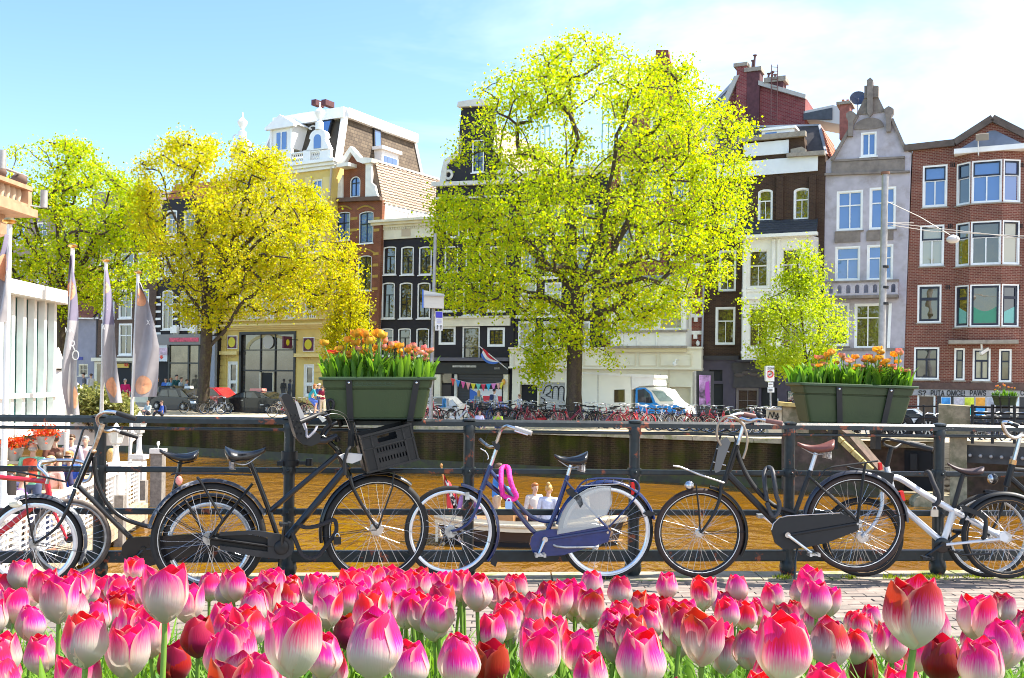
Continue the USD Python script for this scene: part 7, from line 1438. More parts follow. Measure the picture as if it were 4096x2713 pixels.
def feet(px,py_feet,z):p=on_z(px,py_feet,z);return p
def stand_at(px,py_head,Z,z0,hgt=1.72):
    """scale so that the head's top reaches py_head"""
    p=P(px,py_head,Z);return np.array([p[0],p[1],z0]),(p[2]-z0)/hgt
def far(label,px,py,back,face,hgt=1.72,z=ST,**k):
    xr=(px-2048)/FPX;Y=(41.8+back*1.105)/(1+.47*xr);loc,s=stand_at(px,py,Y,z,hgt);return person(label,loc,face,s=s,**k)
far('person riding in a blue green top and short blue skirt, auburn hair',1243,1528,6.0,-70,1.78,pose='bike',shirt=(0.02,0.28,0.33),pants=(0.05,0.12,0.5),hair=RED_H,long=True,female=True,arms='front',short=True)
far('person in a navy shirt and white cap behind the cyclist',1278,1535,7.4,150,shirt=(0.03,0.06,0.2),pants=(0.08,0.1,0.2),cap=(.75,.75,.75),glasses=True)
far('person in a maroon top holding a camera beside the left planter',1292,1542,6.6,170,shirt=(0.25,0.01,0.04),pants=(0.6,0.5,0.38),hair=BROWN_H,long=True,female=True,glasses=True,arms='front',sleeves=.3)
far('person with long fair hair and grey top before the shutter flag',1915,1562,5.6,10,shirt=(0.2,0.25,0.25),pants=(0.03,0.03,0.04),hair=BLOND,long=True,female=True)
far('person in a white shirt and dark vest before the shutter flag',1975,1556,5.8,-40,shirt=(0.7,0.68,0.68),pants=(.5,.45,.4),hair=DARK_H,pack=(0.02,0.03,0.08))
far('person with brown hair and pale blue shirt walking by the cream shop',2080,1578,7.0,60,shirt=(0.4,0.45,0.62),hair=(0.2,0.1,0.05),pants=(.3,.3,.35))
far('person with dark hair and pale lilac top sitting on the quay edge',1918,1637,.15,200,1.0,pose='ground',shirt=(0.6,0.58,0.8),hair=DARK_H,long=True,female=True,arms='front',sleeves=.9)
far('person in a lime green shirt sitting on the quay edge, hands at face',1993,1640,.15,180,1.0,pose='ground',shirt=(0.45,0.65,0.05),hair=DARK_H,arms='face',glasses=True)
far('person sitting on the quay edge in a blue jacket with backpack',650,1600,.1,120,1.0,pose='ground',shirt=(0.02,0.06,0.3),pants=(.02,.02,.03),pack=(0.02,0.025,0.05),sleeves=.95,arms='front')
far('person sitting on the quay edge in pale blue with a red scarf',594,1600,.3,160,1.0,pose='ground',shirt=(0.4,0.5,0.5),pants=(.03,.03,.05),hair=(0.2,0.1,0.04),sleeves=.95,female=True,arms='front')
far('person in a crimson shirt and orange shorts between the flagpoles',502,1516,4.0,180,shirt=(0.45,0.0,0.08),pants=(0.6,0.2,0.0),hair=GREY_H,glasses=True,short=True)
for i,(px,y,c,hc,lb)in enumerate(((634,1510,(0.03,0.03,0.03),BROWN_H,'person in black near the shop by the left trunk'),(664,1512,(0.05,0.15,0.55),DARK_H,'person in a royal blue shirt near the shop by the left trunk'),(684,1512,(0.2,0.4,0.65),RED_H,'person in a sky blue shirt near the shop by the left trunk'),(704,1500,(0.01,0.08,0.09),DARK_H,'tall person in dark teal near the shop by the left trunk'),(722,1510,(0.35,0.42,0.48),BROWN_H,'person in pale grey near the shop by the left trunk'),(744,1518,(0.25,0.33,0.5),BROWN_H,'person in denim blue beside the blue stall'))):
    far(lb,px,y,14.0,150+30*i,shirt=c,hair=hc,glasses=i==2)
far('small person walking in white beside the grey plastered house',366,1495,14,60,shirt=(.6,.58,.58),hair=BROWN_H);far('small person with dark hair beside the grey plastered house',338,1492,14,120,shirt=(.1,.1,.12),hair=DARK_H)
# --- cars and truck on the far street
QYAW=math.atan(.47)
def street_pt(px,back):
    xr=(px-2048)/FPX;Y=(41.8+back*1.105)/(1+.47*xr);return np.array([xr*Y,Y,0.0])
CARGL=mat('car_glass',(0.02,0.03,0.035),.03,spec=1,coat=1,var=.6,vs=1.5);ALLOY=mat('alloy',(0.55,0.55,0.57),.3,.9)
def vehicle(label,cat,px,back,body,m,wheels,glass=(),width=1.75,extra=(),name='car',cabin=None):
    p=street_pt(px,back);t=thing(name,label,cat,[p[0],p[1],ST]);F=Fac(t,p,QYAW);pg=F.poly(body);w=width
    B=MB().prism(pg.buffer(-.05),F.pt(0,0,-w),F.d,Z_,w).prism(pg,F.pt(0,0,-w+.12),F.d,Z_,w-.24)
    part(t,'body',B,m,smooth=25)
    if cabin:
        cp=F.poly(cabin);part(t,'cabin',MB().prism(cp,F.pt(0,0,-w+.2),F.d,Z_,w-.4).prism(cp.buffer(-.06),F.pt(0,0,-w+.1),F.d,Z_,w-.2),m,smooth=25)
    for g in glass:F.slab('window',F.poly(g),-.14,-.09 if cabin else .012,CARGL)
    for(x,y,r)in wheels:
        u,z=F.uv(x,y);R=max(.24,z-ST)if abs((z-ST)-r*.0148)<.3 else r*.0148
        for o in(-.03,-w+.03):
            c=F.pt(u,ST+R,o);W=part(t,'wheel',MB().lathe([(0,-.11),(R,-.11),(R,.1),(R*.86,.115),(R*.66,.1),(R*.66,.04)],c,22,ez=F.n),RUBBER,smooth=40)
            rim=MB().lathe([(R*.66,.06),(R*.6,.1),(R*.55,.07)],c,20,ez=F.n).lathe([(R*.16,.1),(0,.11)],c,10,ez=F.n)
            for k in range(10):a=k*math.pi/5;e=F.d*math.cos(a)+Z_*math.sin(a);rim.beam(c+F.n*.08+e*R*.1,c+F.n*.08+e*R*.58,R*.1,.03,F.n)
            part(W,'rim',rim,ALLOY)
        F.slab('wheel_arch',Polygon([(u+(R+.06)*math.cos(a),ST+R+(R+.06)*math.sin(a))for a in np.linspace(0,2*math.pi,21)]),-.1,.004,INT)
    for nm,poly,o0,o1,mm in extra:F.slab(nm,F.poly(poly),o0,o1,mm)
    return F
CBLK=mat('car_black',(0.004,0.004,0.005),.15,spec=.5,coat=.6);CGRY=mat('car_graphite',(0.02,0.021,0.025),.22,.2,coat=.7);CRED=mat('car_red',(0.45,0.012,0.02),.2,coat=1);CWHT=mat('car_white',(0.7,0.72,0.72),.2,coat=1);CBLU=mat('car_navy',(0.02,0.04,0.16),.2,coat=1)
HEADL=mat('head_light',(0.7,0.78,0.85),.1,coat=1);TAXI=mat('taxi_sign',(0.8,0.3,0.25),.4);PLATE=mat('plate_pale',(.7,.7,.66),.5)
vehicle('black taxi saloon with red and white roof sign, right of the left trunk','car',1000,7.6,[(886,1645),(885,1615),(893,1594),(905,1590),(1078,1594),(1125,1600),(1150,1612),(1158,1636),(1152,1652),(1020,1652)],CBLK,[(917,1636,21),(1071,1641,21)],
    [[(928,1590),(945,1578),(970,1570),(976,1570),(976,1591)],[(980,1570),(1012,1569),(1030,1592),(980,1591)],[(1036,1573),(1044,1574),(1074,1593),(1040,1592)]],cabin=[(905,1591),(938,1574),(970,1566),(1013,1565),(1042,1571),(1078,1595)],
    extra=[('roof_sign',[(966,1564),(968,1554),(1016,1554),(1018,1564)],-1.1,-.7,TAXI),('headlight',[(1112,1610),(1140,1608),(1150,1618),(1120,1620)],-.1,.02,HEADL),('door_line',[(978,1594),(979,1594),(980,1645),(978,1645)],-.02,.004,INT),('sill',[(935,1646),(1055,1648),(1055,1652),(935,1650)],-.1,.02,RUBBER),('number_plate',[(1040,1618),(1054,1618),(1054,1621),(1040,1621)],0,.01,PLATE),('door_handle',[(965,1600),(973,1600),(973,1602),(965,1602)],0,.03,CHROME)])
vehicle('dark grey estate taxi with white roof sign, left of the left trunk','car',690,7.6,[(600,1634),(600,1598),(622,1584),(750,1592),(778,1602),(788,1620),(786,1640),(690,1642)],CGRY,[(733,1630,21),(628,1626,20)],
    [[(632,1583),(642,1562),(665,1560),(668,1586)],[(672,1560),(700,1560),(712,1588),(672,1586)],[(716,1562),(722,1562),(748,1590),(722,1590)]],cabin=[(620,1586),(636,1558),(665,1554),(718,1555),(752,1592)],extra=[('roof_sign',[(698,1554),(700,1544),(720,1544),(722,1554)],-1.1,-.8,WHITE),('headlight',[(760,1604),(778,1606),(782,1614),(764,1614)],-.1,.02,HEADL)])
vehicle('red hatchback partly hidden behind the left trunk','car',850,11.4,[(752,1620),(752,1586),(880,1582),(912,1594),(920,1620)],CRED,[(890,1615,18),(780,1614,18)],[[(770,1584),(780,1560),(800,1556),(800,1584)],[(806,1556),(845,1556),(872,1582),(806,1584)]],cabin=[(756,1588),(774,1556),(800,1549),(850,1551),(884,1584)],extra=[('headlight',[(892,1588),(908,1596),(900,1600)],-.1,.02,HEADL)])
vehicle('dark saloon roof behind the graphite estate','car',660,11.4,[(590,1610),(590,1572),(730,1572),(735,1610)],CBLK,[(620,1606,18),(710,1606,18)],[[(610,1570),(630,1548),(680,1547),(700,1570)]],cabin=[(598,1574),(625,1544),(685,1543),(712,1574)])
vehicle('navy blue car behind the parked red bicycles','car',1950,8.5,[(1868,1690),(1866,1640),(1990,1636),(2040,1650),(2044,1690)],CBLU,[(1895,1684,22),(2015,1684,22)],[[(1890,1636),(1905,1614),(1955,1612),(1975,1636)]],cabin=[(1872,1642),(1898,1610),(1958,1608),(1995,1640)])
vehicle('silver grey car behind the blue child seat bicycle','car',1745,8.5,[(1680,1670),(1682,1620),(1800,1616),(1830,1632),(1832,1670)],mat('car_silver',(.35,.37,.38),.25,.5,coat=1),[(1705,1668,22),(1806,1668,22)],[[(1702,1616),(1718,1592),(1765,1590),(1785,1616)]],cabin=[(1688,1622),(1710,1588),(1768,1586),(1802,1620)])
vehicle('white car parked behind the right bridge wall','car',3650,3.4,[(3560,1712),(3560,1675),(3700,1668),(3745,1685),(3748,1716)],CWHT,[(3600,1708,24),(3712,1712,24)],[[(3588,1672),(3610,1642),(3650,1640),(3695,1668)]],cabin=[(3568,1678),(3600,1640),(3660,1636),(3706,1670)])
TCR=mat('truck_cream',(0.8,0.78,0.68),.45,var=.04,vs=1);TBL=mat('truck_blue',(0.01,0.22,0.6),.3,coat=.8)
F=vehicle('white and blue box truck beside the big tree trunk','truck',2480,8.2,[(2535,1655),(2540,1556),(2552,1545),(2610,1548),(2660,1560),(2680,1590),(2702,1612),(2735,1630),(2745,1655),(2740,1685),(2535,1685)],TCR,[(2690,1682,26),(2350,1680,26)],[],1.9,name='box_truck',
    extra=[('cargo_box',[(2262,1660),(2264,1490),(2525,1500),(2528,1660)],-2.0,.1,TCR),('box_roof',[(2262,1492),(2264,1486),(2620,1500),(2622,1512),(2530,1508)],-2.05,.14,WHITE),('box_front',[(2528,1508),(2616,1512),(2618,1542),(2560,1546),(2528,1560)],-2.0,.1,WHITE),('box_window',[(2460,1560),(2502,1558),(2502,1609),(2460,1610)],.1,.12,GBRN),('panel_line',[(2394,1500),(2396,1500),(2396,1640),(2394,1640)],.1,.115,STEEL),
     ('door',[(2540,1655),(2544,1552),(2580,1550),(2606,1570),(2622,1610),(2640,1620),(2640,1660)],.002,.03,TBL),('door_window',[(2552,1610),(2552,1560),(2578,1556),(2600,1576),(2612,1612)],.03,.045,CARGL),('windscreen',[(2606,1562),(2650,1566),(2700,1606),(2640,1606)],.004,.02,mat('screen_glass',(.25,.33,.3),.04,coat=1,var=.4,vs=2)),('wing',[(2640,1622),(2700,1618),(2738,1634),(2746,1660),(2640,1665)],.004,.03,TBL),('mirror',[(2592,1590),(2606,1590),(2606,1612),(2592,1612)],.1,.3,MATTE),('side_rail',[(2265,1655),(2530,1655),(2530,1675),(2265,1675)],-.1,.0,MATTE),('lettering',[(2562,1622),(2584,1622),(2584,1626),(2562,1626)],.03,.034,WHITE)])
# --- parked bicycles along the quay: prototypes in their own coordinates
def far_bike(label,group,frame,loc,rot,s,crate=None,seat=None,basket=False):
    t=thing('parked_bicycle',label,'bicycle',loc,group,local=True,rotz=rot,scale=s);R=.345
    for nm,x in(('rear_wheel',-.54),('front_wheel',.54)):
        c=np.array([x,0,R]);W=part(t,nm,MB().ring(c,X_,Z_,R-.02,.02,.02,26,6),RUBBER,smooth=60);part(W,'rim',MB().ring(c,X_,Z_,R-.048,.009,.012,26,5),CHROME)
        sp=MB()
        for k in range(16):a=k*math.pi/8;sp.tube([c,c+(X_*math.cos(a)+Z_*math.sin(a))*(R-.05)],.002,3,caps=False)
        part(W,'spokes',sp,CHROME);part(t,'mudguard',MB().grid([[c+(X_*math.cos(a)+Z_*math.sin(a))*(R+.02)+Y_*y for y in(-.028,0,.028)]for a in np.linspace(*((.3,2.9)if x<0 else(-.3,1.9)),12)]),frame)
    V=lambda x,z:np.array([x,0,z]);bb,hd,st=V(-.05,.28),V(.38,.86),V(-.2,.78)
    fm=MB().tube([V(.34,.92),hd,V(.42,.62)],.02,6).tube(spline([hd-V(-.01,.08),V(.12,.5),bb+V(.02,.06)],4),.018,6).tube([V(.41,.68),bb],.02,6).tube([st,bb],.018,6)
    for g in(-.05,.05):fm.tube([V(.42,.62),V(.5,.45)+Y_*g,V(.54,R)+Y_*g],.012,5).tube([st-V(0,.08),V(-.54,R)+Y_*g],.009,5).tube([bb,V(-.54,R)+Y_*g],.01,5)
    part(t,'frame',fm,frame,smooth=50)
    part(t,'chain_case',MB().prism(Polygon([(-.0,.2),(.04,.3),(-.05,.37),(-.54,.39),(-.58,.3),(-.1,.19)]),V(0,0)+Y_*.05,X_,Z_,.03),frame)
    part(t,'saddle',MB().ell(V(-.25,.9),.14,.09,.04,10).ell(V(-.12,.91),.1,.03,.025,8),SADDLE,smooth=60);part(t,'seat_post',MB().tube([st,V(-.24,.88)],.013,5),CHROME)
    part(t,'handlebar',MB().tube(spline([V(.12,1.04)+Y_*.29,V(.26,1.06)+Y_*.27,V(.34,1.04)+Y_*.1,V(.33,1.0),V(.34,1.04)-Y_*.1,V(.26,1.06)-Y_*.27,V(.12,1.04)-Y_*.29],4),.014,6).tube([V(.35,.9),V(.33,1.0)],.014,5),CHROME,smooth=60)
    part(t,'rear_rack',MB().frame_box(V(-.52,.76),X_*.2,Y_*.07,Z_*.01).tube([V(-.62,.75),V(-.54,R)],.01,4),MATTE)
    part(t,'pedal',MB().beam(bb,bb+V(.1,-.12)+Y_*.07,.02,.02).frame_box(bb+V(.1,-.12)+Y_*.11,X_*.04,Y_*.04,Z_*.012),STEEL)
    if crate:part(t,'crate',MB().frame_box(V(.56,.86),X_*.16,Y_*.2,Z_*.12),crate)
    if seat:part(t,'child_seat',MB().frame_box(V(-.5,.86),X_*.13,Y_*.15,Z_*.06).frame_box(V(-.66,1.05),X_*.03,Y_*.14,Z_*.24),seat)
    if basket:part(t,'wind_screen',MB().prism(Polygon([(.3,.95),(.7,.7),(.75,.95),(.5,1.25),(.38,1.2)]),V(0,0)-Y_*.12,X_,-Z_*-1,.24),mat('clear_screen',(.55,.6,.62),.1,coat=1))
    return t
FB={'red':(REDP,'red bicycle in the crowded row on the far quay'),'black':(BLACK,'black bicycle in the crowded row on the far quay'),'blue':(NAVY,'dark blue bicycle in the crowded row on the far quay'),'silver':(SILVER,'pale silver bicycle in the crowded row on the far quay'),'maroon':(mat('maroon_paint',(.2,.01,.03),.3,coat=.5),'maroon bicycle in the crowded row on the far quay')}
FP={};rb=random.Random(33)
def put_far(kind,px,back,face,s=.9,label=None,proto=None,loc=None,**k):
    if loc is None:p=street_pt(px,back);loc=(p[0],p[1],ST)
    m_,lab=FB[kind];g=None if label else lab.replace('bicycle','bicycles');r=face-math.degrees(QYAW)
    if label or kind not in FP:
        n=far_bike(label or lab,g,m_,loc,r,s,**k)
        if not label:FP[kind]=n
    else:dup(FP[kind],loc,r,s,lab,g)
seq=['red','black','red','red','red','blue','blue','black','black','maroon','red','black','red','maroon','black','black','blue','red','maroon','red','silver','black','silver','black']
x=1705.0;i=0
while x<3120:
    if not(1720<x<1850):put_far(seq[i%24],x,rb.uniform(3.2,4.2),rb.choice((0,180))+rb.gauss(0,30),rb.uniform(.98,1.06));put_far(seq[(i*7+3)%24],x+12,rb.uniform(4.8,5.8),rb.choice((0,180))+rb.gauss(0,35),rb.uniform(.98,1.06))
    x+=rb.uniform(36,52);i+=1
put_far('red',1740,3.6,170,label='red bicycle with a blue child seat beside the grey lamp post',seat=mat('seat_blue',(.03,.2,.5),.5));put_far('black',1775,3.4,20,label='black bicycle with a clear wind screen beside the grey lamp post',basket=True);put_far('silver',1840,3.2,10,label='white wheeled bicycle with a grey child seat on the far quay',seat=mat('seat_grey',(.35,.35,.37),.6))
put_far('black',2962,4.2,160,label='bicycle with a dark green crate beside the utility box',crate=mat('crate_green',(.03,.06,.03),.6));put_far('silver',2890,3.4,20,label='bicycle with green mudguards near the utility box')
put_far('black',770,4.6,70,label='bicycle leaning on the left side of the left trunk');put_far('black',852,4.2,15,label='bicycle with a front crate leaning on the right of the left trunk',crate=MATTE);put_far('silver',878,5.0,20,label='cream bicycle behind the left trunk');put_far('black',1128,3.4,60,label='black bicycle left of the child seat on the far quay')
for k,(px,kd)in enumerate(((1160,'maroon'),(1185,'black'),(1205,'maroon'),(1140,'silver'))):put_far(kd,px,6.6+.3*k,rb.gauss(40,20))
for px in(3440,3545,3640,3715):p=P(px,1700,38.5);put_far('black',0,0,rb.gauss(20,25),.95,loc=(p[0],p[1],ST))
mb=MB();a,b_=street_pt(2340,4.6),street_pt(3130,4.6)
rk=thing('bike_rack','long pale steel bicycle rack rail on the far quay','bike rack',(a+b_)/2+[0,0,ST])
for zz_ in(.62,.28):part(rk,'rail',MB().tube([a+Z_*(ST+zz_),b_+Z_*(ST+zz_)],.03,6),CHROME)
for k in range(9):p=a+(b_-a)*k/8;part(rk,'post',MB().tube([p+Z_*ST,p+Z_*(ST+.62)],.03,6),CHROME)
# --- posts, lamps, signs on the far quay
def pole(label,cat,name,x0,y0,x1,Z,r,m,y1=None):
    a,b_=P(x0,y0,Z),P(x1,y0+400,Z);a2=b_+(a-b_)*((ST-b_[2])/(a[2]-b_[2]));a2[2]=ST;t=thing(name,label,cat,a2);part(t,'pole',MB().tube([a2,a2+Z_*.9,a],[r*1.25,r,r*.85],12),m,smooth=50);return t
GAL=mat('galvanised',(.36,.35,.34),.5,.5,var=.2,vs=4);Zl=43.5
lp=pole('grey steel sign pole right of the left planter','pole','sign_pole',1742,935,1732,Zl,.085,GAL)
def plate(t,nm,pts,Z,th,m,back=0.0,parent=None):
    q_=[P(x,y,Z)for x,y in pts];o=q_[0];part(parent or t,nm,MB().prism(Polygon([((c-o)[0],(c-o)[2])for c in q_]),o+[0,back,0],X_,Z_,th),m)
plate(lp,'sign_box',[(1692,1162),(1776,1178),(1776,1236),(1692,1232)],Zl-.25,.2,mat('sign_back',(.6,.57,.5),.5));plate(lp,'sign_edge',[(1690,1160),(1696,1160),(1696,1234),(1690,1232)],Zl-.28,.2,mat('sign_blue_edge',(.05,.15,.5),.5));plate(lp,'bracket',[(1700,1178),(1780,1180),(1780,1186),(1700,1184)],Zl-.5,.06,GAL)
plate(lp,'route_sign',[(1742,1245),(1772,1247),(1771,1323),(1741,1322)],Zl-.3,.05,WHITE);plate(lp,'route_header',[(1744,1247),(1770,1249),(1770,1272),(1744,1271)],Zl-.36,.02,mat('route_blue',(.06,.05,.45),.5))
for x in(1750,1764):plate(lp,'arrow',[(x-1,1318),(x-1,1306),(x-4,1306),(x,1300),(x+4,1306),(x+1,1306),(x+1,1318)],Zl-.36,.02,MATTE)
for y in(1278,1284,1290):plate(lp,'route_text',[(1748,y),(1766,y),(1766,y+3),(1748,y+3)],Zl-.36,.015,mat('text_blue_grey',(.45,.45,.6),.6))
lp2=pole('tall grey tram wire mast before the grey gabled house','mast','wire_mast',3541,690,3533,40.0,.15,GAL)
for y in(1068,1150,1215):c=P(3538,y,40);part(lp2,'band',MB().cyl(c-Z_*.05,c+Z_*.05,.17,n=12),MATTE)
part(lp2,'cap',MB().cyl(P(3541,698,40),P(3541,688,40),.17,n=12),mat('rust_cap',(.2,.1,.06),.8));wl=thing('street_lamp','small grey street lamp hanging on wires before the brick house','street lamp',P(3812,955,39));part(wl,'housing',MB().ell(P(3812,958,39),.26,.2,.16,12).cyl(P(3812,950,39),P(3811,938,39),.05),mat('lamp_housing',(.55,.53,.5),.4),smooth=50)
ww=thing('tram_wires','thin overhead wires from the grey mast to the right','wire',P(3800,1080,39))
for L in([(3545,805,40),(3680,868,39.5),(3800,940,39),(3812,950,39)],[(3545,890,40),(3700,908,39.5),(4200,965,37)],[(3545,898,40),(3720,925,39.5),(4200,950,37)],[(3548,892,40),(3655,892,39.8)]):part(ww,'wire',MB().tube([P(*q_)for q_ in L],.014,4),mat('wire_pale',(.45,.42,.38),.5))
rs=pole('no boats round traffic sign on a thin post by the purple shop','sign','road_sign',3080,1462,3083,43.0,.04,GAL);plate(rs,'panel',[(3062,1464),(3096,1464),(3096,1526),(3062,1526)],42.9,.04,WHITE);plate(rs,'side_panel',[(3058,1466),(3062,1464),(3062,1526),(3058,1522)],42.9,.3,WHITE)
c=P(3080,1497,42.8);part(rs,'red_ring',MB().ring(c,X_,Z_,.13,.03,.012,22,5),RED_LENS);plate(rs,'symbol',[(3072,1500),(3084,1494),(3088,1494),(3076,1503)],42.82,.015,MATTE);v_=meshkit.text_mesh('ZONE',.09,.01);vv=np.array(v_.vertices);part(rs,'lettering',(P(3069,1478,42.83)+vv[:,:1]*X_+vv[:,1:2]*Z_-vv[:,2:]*Y_,np.array(v_.faces)),MATTE)
plate(rs,'sub_sign',[(3072,1530),(3092,1530),(3092,1548),(3072,1548)],42.9,.04,WHITE);plate(rs,'sub_sign',[(3070,1550),(3096,1550),(3096,1570),(3070,1570)],42.9,.04,WHITE)
for y in(1536,1556,1562):plate(rs,'text',[(3074,y),(3090,y),(3090,y+3),(3074,y+3)],42.84,.015,DARKROOF)
ad=thing('advertising_panel','dark freestanding poster panel with a purple poster beside the cream shop','sign',P(2812,1640,50));plate(ad,'case',[(2776,1484),(2850,1487),(2850,1700),(2776,1700)],50,.35,mat('case_black',(.03,.03,.035),.4));plate(ad,'poster',[(2796,1500),(2842,1502),(2842,1622),(2796,1622)],49.6,.03,mat('poster_purple',(.35,.2,.42),.4,var=.9,vs=1.8));plate(ad,'figure',[(2822,1530),(2836,1524),(2840,1600),(2826,1618),(2820,1570)],49.57,.02,mat('poster_figure',(.3,.05,.35),.5));plate(ad,'side',[(2770,1490),(2776,1484),(2776,1700),(2770,1700)],50,.6,GAL)
ub=thing('utility_box','beige utility box with graffiti beside the bridge wall','utility box',P(3096,1690,39));plate(ub,'cabinet',[(3064,1638),(3128,1638),(3128,1748),(3064,1748)],39,.4,mat('box_beige',(.42,.38,.3),.7,var=.1,vs=3));plate(ub,'lid',[(3062,1634),(3130,1634),(3130,1640),(3062,1640)],38.9,.5,GAL)
part(ub,'graffiti',MB().tube(spline([P(*q_,38.58)for q_ in((3072,1680),(3080,1650),(3090,1672),(3096,1648),(3104,1670),(3112,1652),(3110,1680),(3084,1684),(3118,1668))],4),.018,4),MATTE)
# --- bridge abutment and stone piers at the right
DKB=mat_patchy('abutment_brick',(.1,.065,.048),(.05,.05,.02),1.3,(.45,.62),rough=.9,var=.35);CON=mat_patchy('pier_stone',(.3,.25,.16),(.14,.13,.07),1.6,(.45,.62),rough=.9,var=.25);OCHRE=mat_patchy('coping_ochre',(.5,.38,.14),(.35,.25,.08),5,(.5,.65),rough=.9,var=.2)  # coping is sandy ochre stone with browner patches
def wall_px(t,nm,pts,Z,th,m):plate(t,nm,pts,Z,-th if False else th,m)
ab=thing('bridge_abutment','dark brick wing wall with a sloping ochre coping behind the right planter','wall',P(3300,1900,36.6));wz=lambda px:P(px,2200,1)[2]
bot=2090
def face(t,nm,pts,Z0,Z1,m,th=.8):
    """upright wall running from depth Z0 at its left end to Z1 at its right end"""
    xs_=[p[0]for p in pts];a,b_=min(xs_),max(xs_);q_=[P(x,y,Z0+(Z1-Z0)*(x-a)/(b_-a))for x,y in pts];o=P(a,1540,Z0);d=unit((P(b_,1540,Z1)-o)*[1,1,0]);n_=np.array([d[1],-d[0],0])
    for c in q_:c[2]=max(c[2],WA-.8)
    part(t,nm,MB().prism(Polygon([((c-o)@d,c[2])for c in q_]).buffer(0),o*[1,1,0]-n_*th,d,Z_,th),m)
face(ab,'wing_wall',[(3127,bot),(3127,1616),(3240,1622),(3395,1740),(3520,1886),(3520,bot)],36.9,34.6,DKB)
for k in range(7):
    s0,s1=k/7,(k+1)/7;p0,p1=(3240+280*s0,1622+264*s0),(3240+280*s1-3,1622+264*s1-3);A,B=P(*p0,36-1.4*s0),P(*p1,36-1.4*s1);part(ab,'coping_stone',MB().beam(A+[0,.35,.02],B+[0,.35,.02],.95,.16),OCHRE)
part(ab,'pier_cap',MB().beam(P(3124,1616,36.5)+[0,.4,0],P(3244,1624,36.2)+[0,.4,0],1.0,.14),OCHRE)
face(ab,'pier_face',[(3130,1735),(3130,1624),(3246,1630),(3246,1735)],36.5,36.2,CON,.3)
rw=thing('quay_wall','brick quay wall with a dark doorway behind the silver bicycle','quay wall',P(3600,1900,37.6));face(rw,'brick_face',[(3380,bot),(3380,1775),(3760,1790),(3760,bot)],38.4,36.8,DKB,.5);face(rw,'concrete_cap',[(3370,1785),(3370,1748),(3760,1758),(3760,1795)],38.3,36.6,CON,.9);face(rw,'doorway',[(3618,bot),(3618,1802),(3726,1806),(3726,bot)],37.3,36.8,INT,.08);face(rw,'ledge',[(3480,1986),(3480,1966),(3800,1975),(3800,1996)],36.6,35.4,CON,.6)
for x in(3655,3722):face(rw,'switch_box',[(x-14,1880),(x-14,1815),(x+14,1817),(x+14,1882)],36.9,36.8,MATTE,.15)
rp_=thing('bridge_pier','square stone pier of the neighbouring bridge at the right','pier',P(3830,1900,33));face(rp_,'pier_block',[(3752,1740),(3754,1618),(3880,1626),(3882,1750)],33,32.6,CON,1.6);face(rp_,'pier_shaft',[(3800,bot+60),(3800,1745),(3868,1750),(3868,bot+60)],33,32.8,CON,1.4);face(rp_,'mooring_block',[(3656,2120),(3656,2010),(3668,1992),(3690,1982),(3800,1984),(3800,2120)],32.2,32,CON,.8)
rbx=thing('side_bridge','neighbouring steel bridge with riveted girder at the right edge','bridge',P(4050,1850,32));face(rbx,'girder',[(3866,1850),(3866,1778),(4400,1800),(4400,1880)],33,30.5,mat('girder_grey',(.05,.05,.05),.6,var=.3,vs=3),.4);face(rbx,'deck',[(3860,1780),(3860,1764),(4400,1780),(4400,1800)],33,30.5,mat('deck_pale',(.4,.35,.25),.8),4);face(rbx,'under_wall',[(3860,bot+80),(3860,1845),(4400,1870),(4400,bot+80)],36,34,DKB,.5)
for k in range(11):c=P(3880+42*k,1822+2.4*k,32.75-.19*k);part(rbx,'rivet',MB().ell(c,.06,.06,.06,8),GAL,smooth=60)
br=thing('bridge_railing','black iron railing of the neighbouring bridge','railing',P(4000,1700,32));
for y in(1624,1648,1672,1690):part(br,'rail_bar',MB().tube([P(3884,y+4,32.6),P(4400,y+12,30.4)]if y<1660 or y>1680 else[P(3890,y,32.6),P(4400,y+8,30.4)],.035,6),MATTE)
for y in(1626,1672):part(br,'rail_bar',MB().tube([P(3560,y-1,37.5),P(3752,y,36.5)],.03,6),MATTE)
for px,Zp in((3890,32.5),(3970,32.1),(4058,31.7),(4190,31.2)):part(br,'post',MB().tube([P(px,1618,Zp),P(px,1775,Zp)],.05,8),MATTE)
for px in(3560,3695):part(br,'post',MB().tube([P(px,1620,37),P(px,1750,37)],.045,8),MATTE)
tl3,tr3,br3,bl3=P(3966,1582,32.0),P(4070,1585,31.6),P(4060,1624,31.6),P(3978,1622,32.0);d3=unit((tr3-tl3)*[1,1,0]);n3=np.array([d3[1],-d3[0],0]);planter('small green planter on the neighbouring bridge railing',tl3,tr3,br3,bl3,d3,n3,.3,(.3,.7))
L3={'orange':'yellow tulip in the small planter on the neighbouring bridge','peach':'pink tulip in the small planter on the neighbouring bridge','red':''}
fill(tl3,tr3,[(3975+7*k,1556-12*math.sin(math.pi*k/13)+rb.gauss(0,4),'orange' if k%3==0 else 'peach',1.0)for k in range(13)],.3,L3,{k:v.replace('tulip','tulips')for k,v in L3.items()},n=n3,seed=4);planter_leaves(tl3,tr3,.3,70,'green tulip leaves in the small far planter',13,.8,n=n3)
for k,px in enumerate((3900,3950,4010,4075)):p=P(px,1775,34-.3*k);put_far('blue' if k%2==0 else 'black',0,0,rb.gauss(30,20),.95,loc=(p[0],p[1],P(3900,1770,33)[2]))
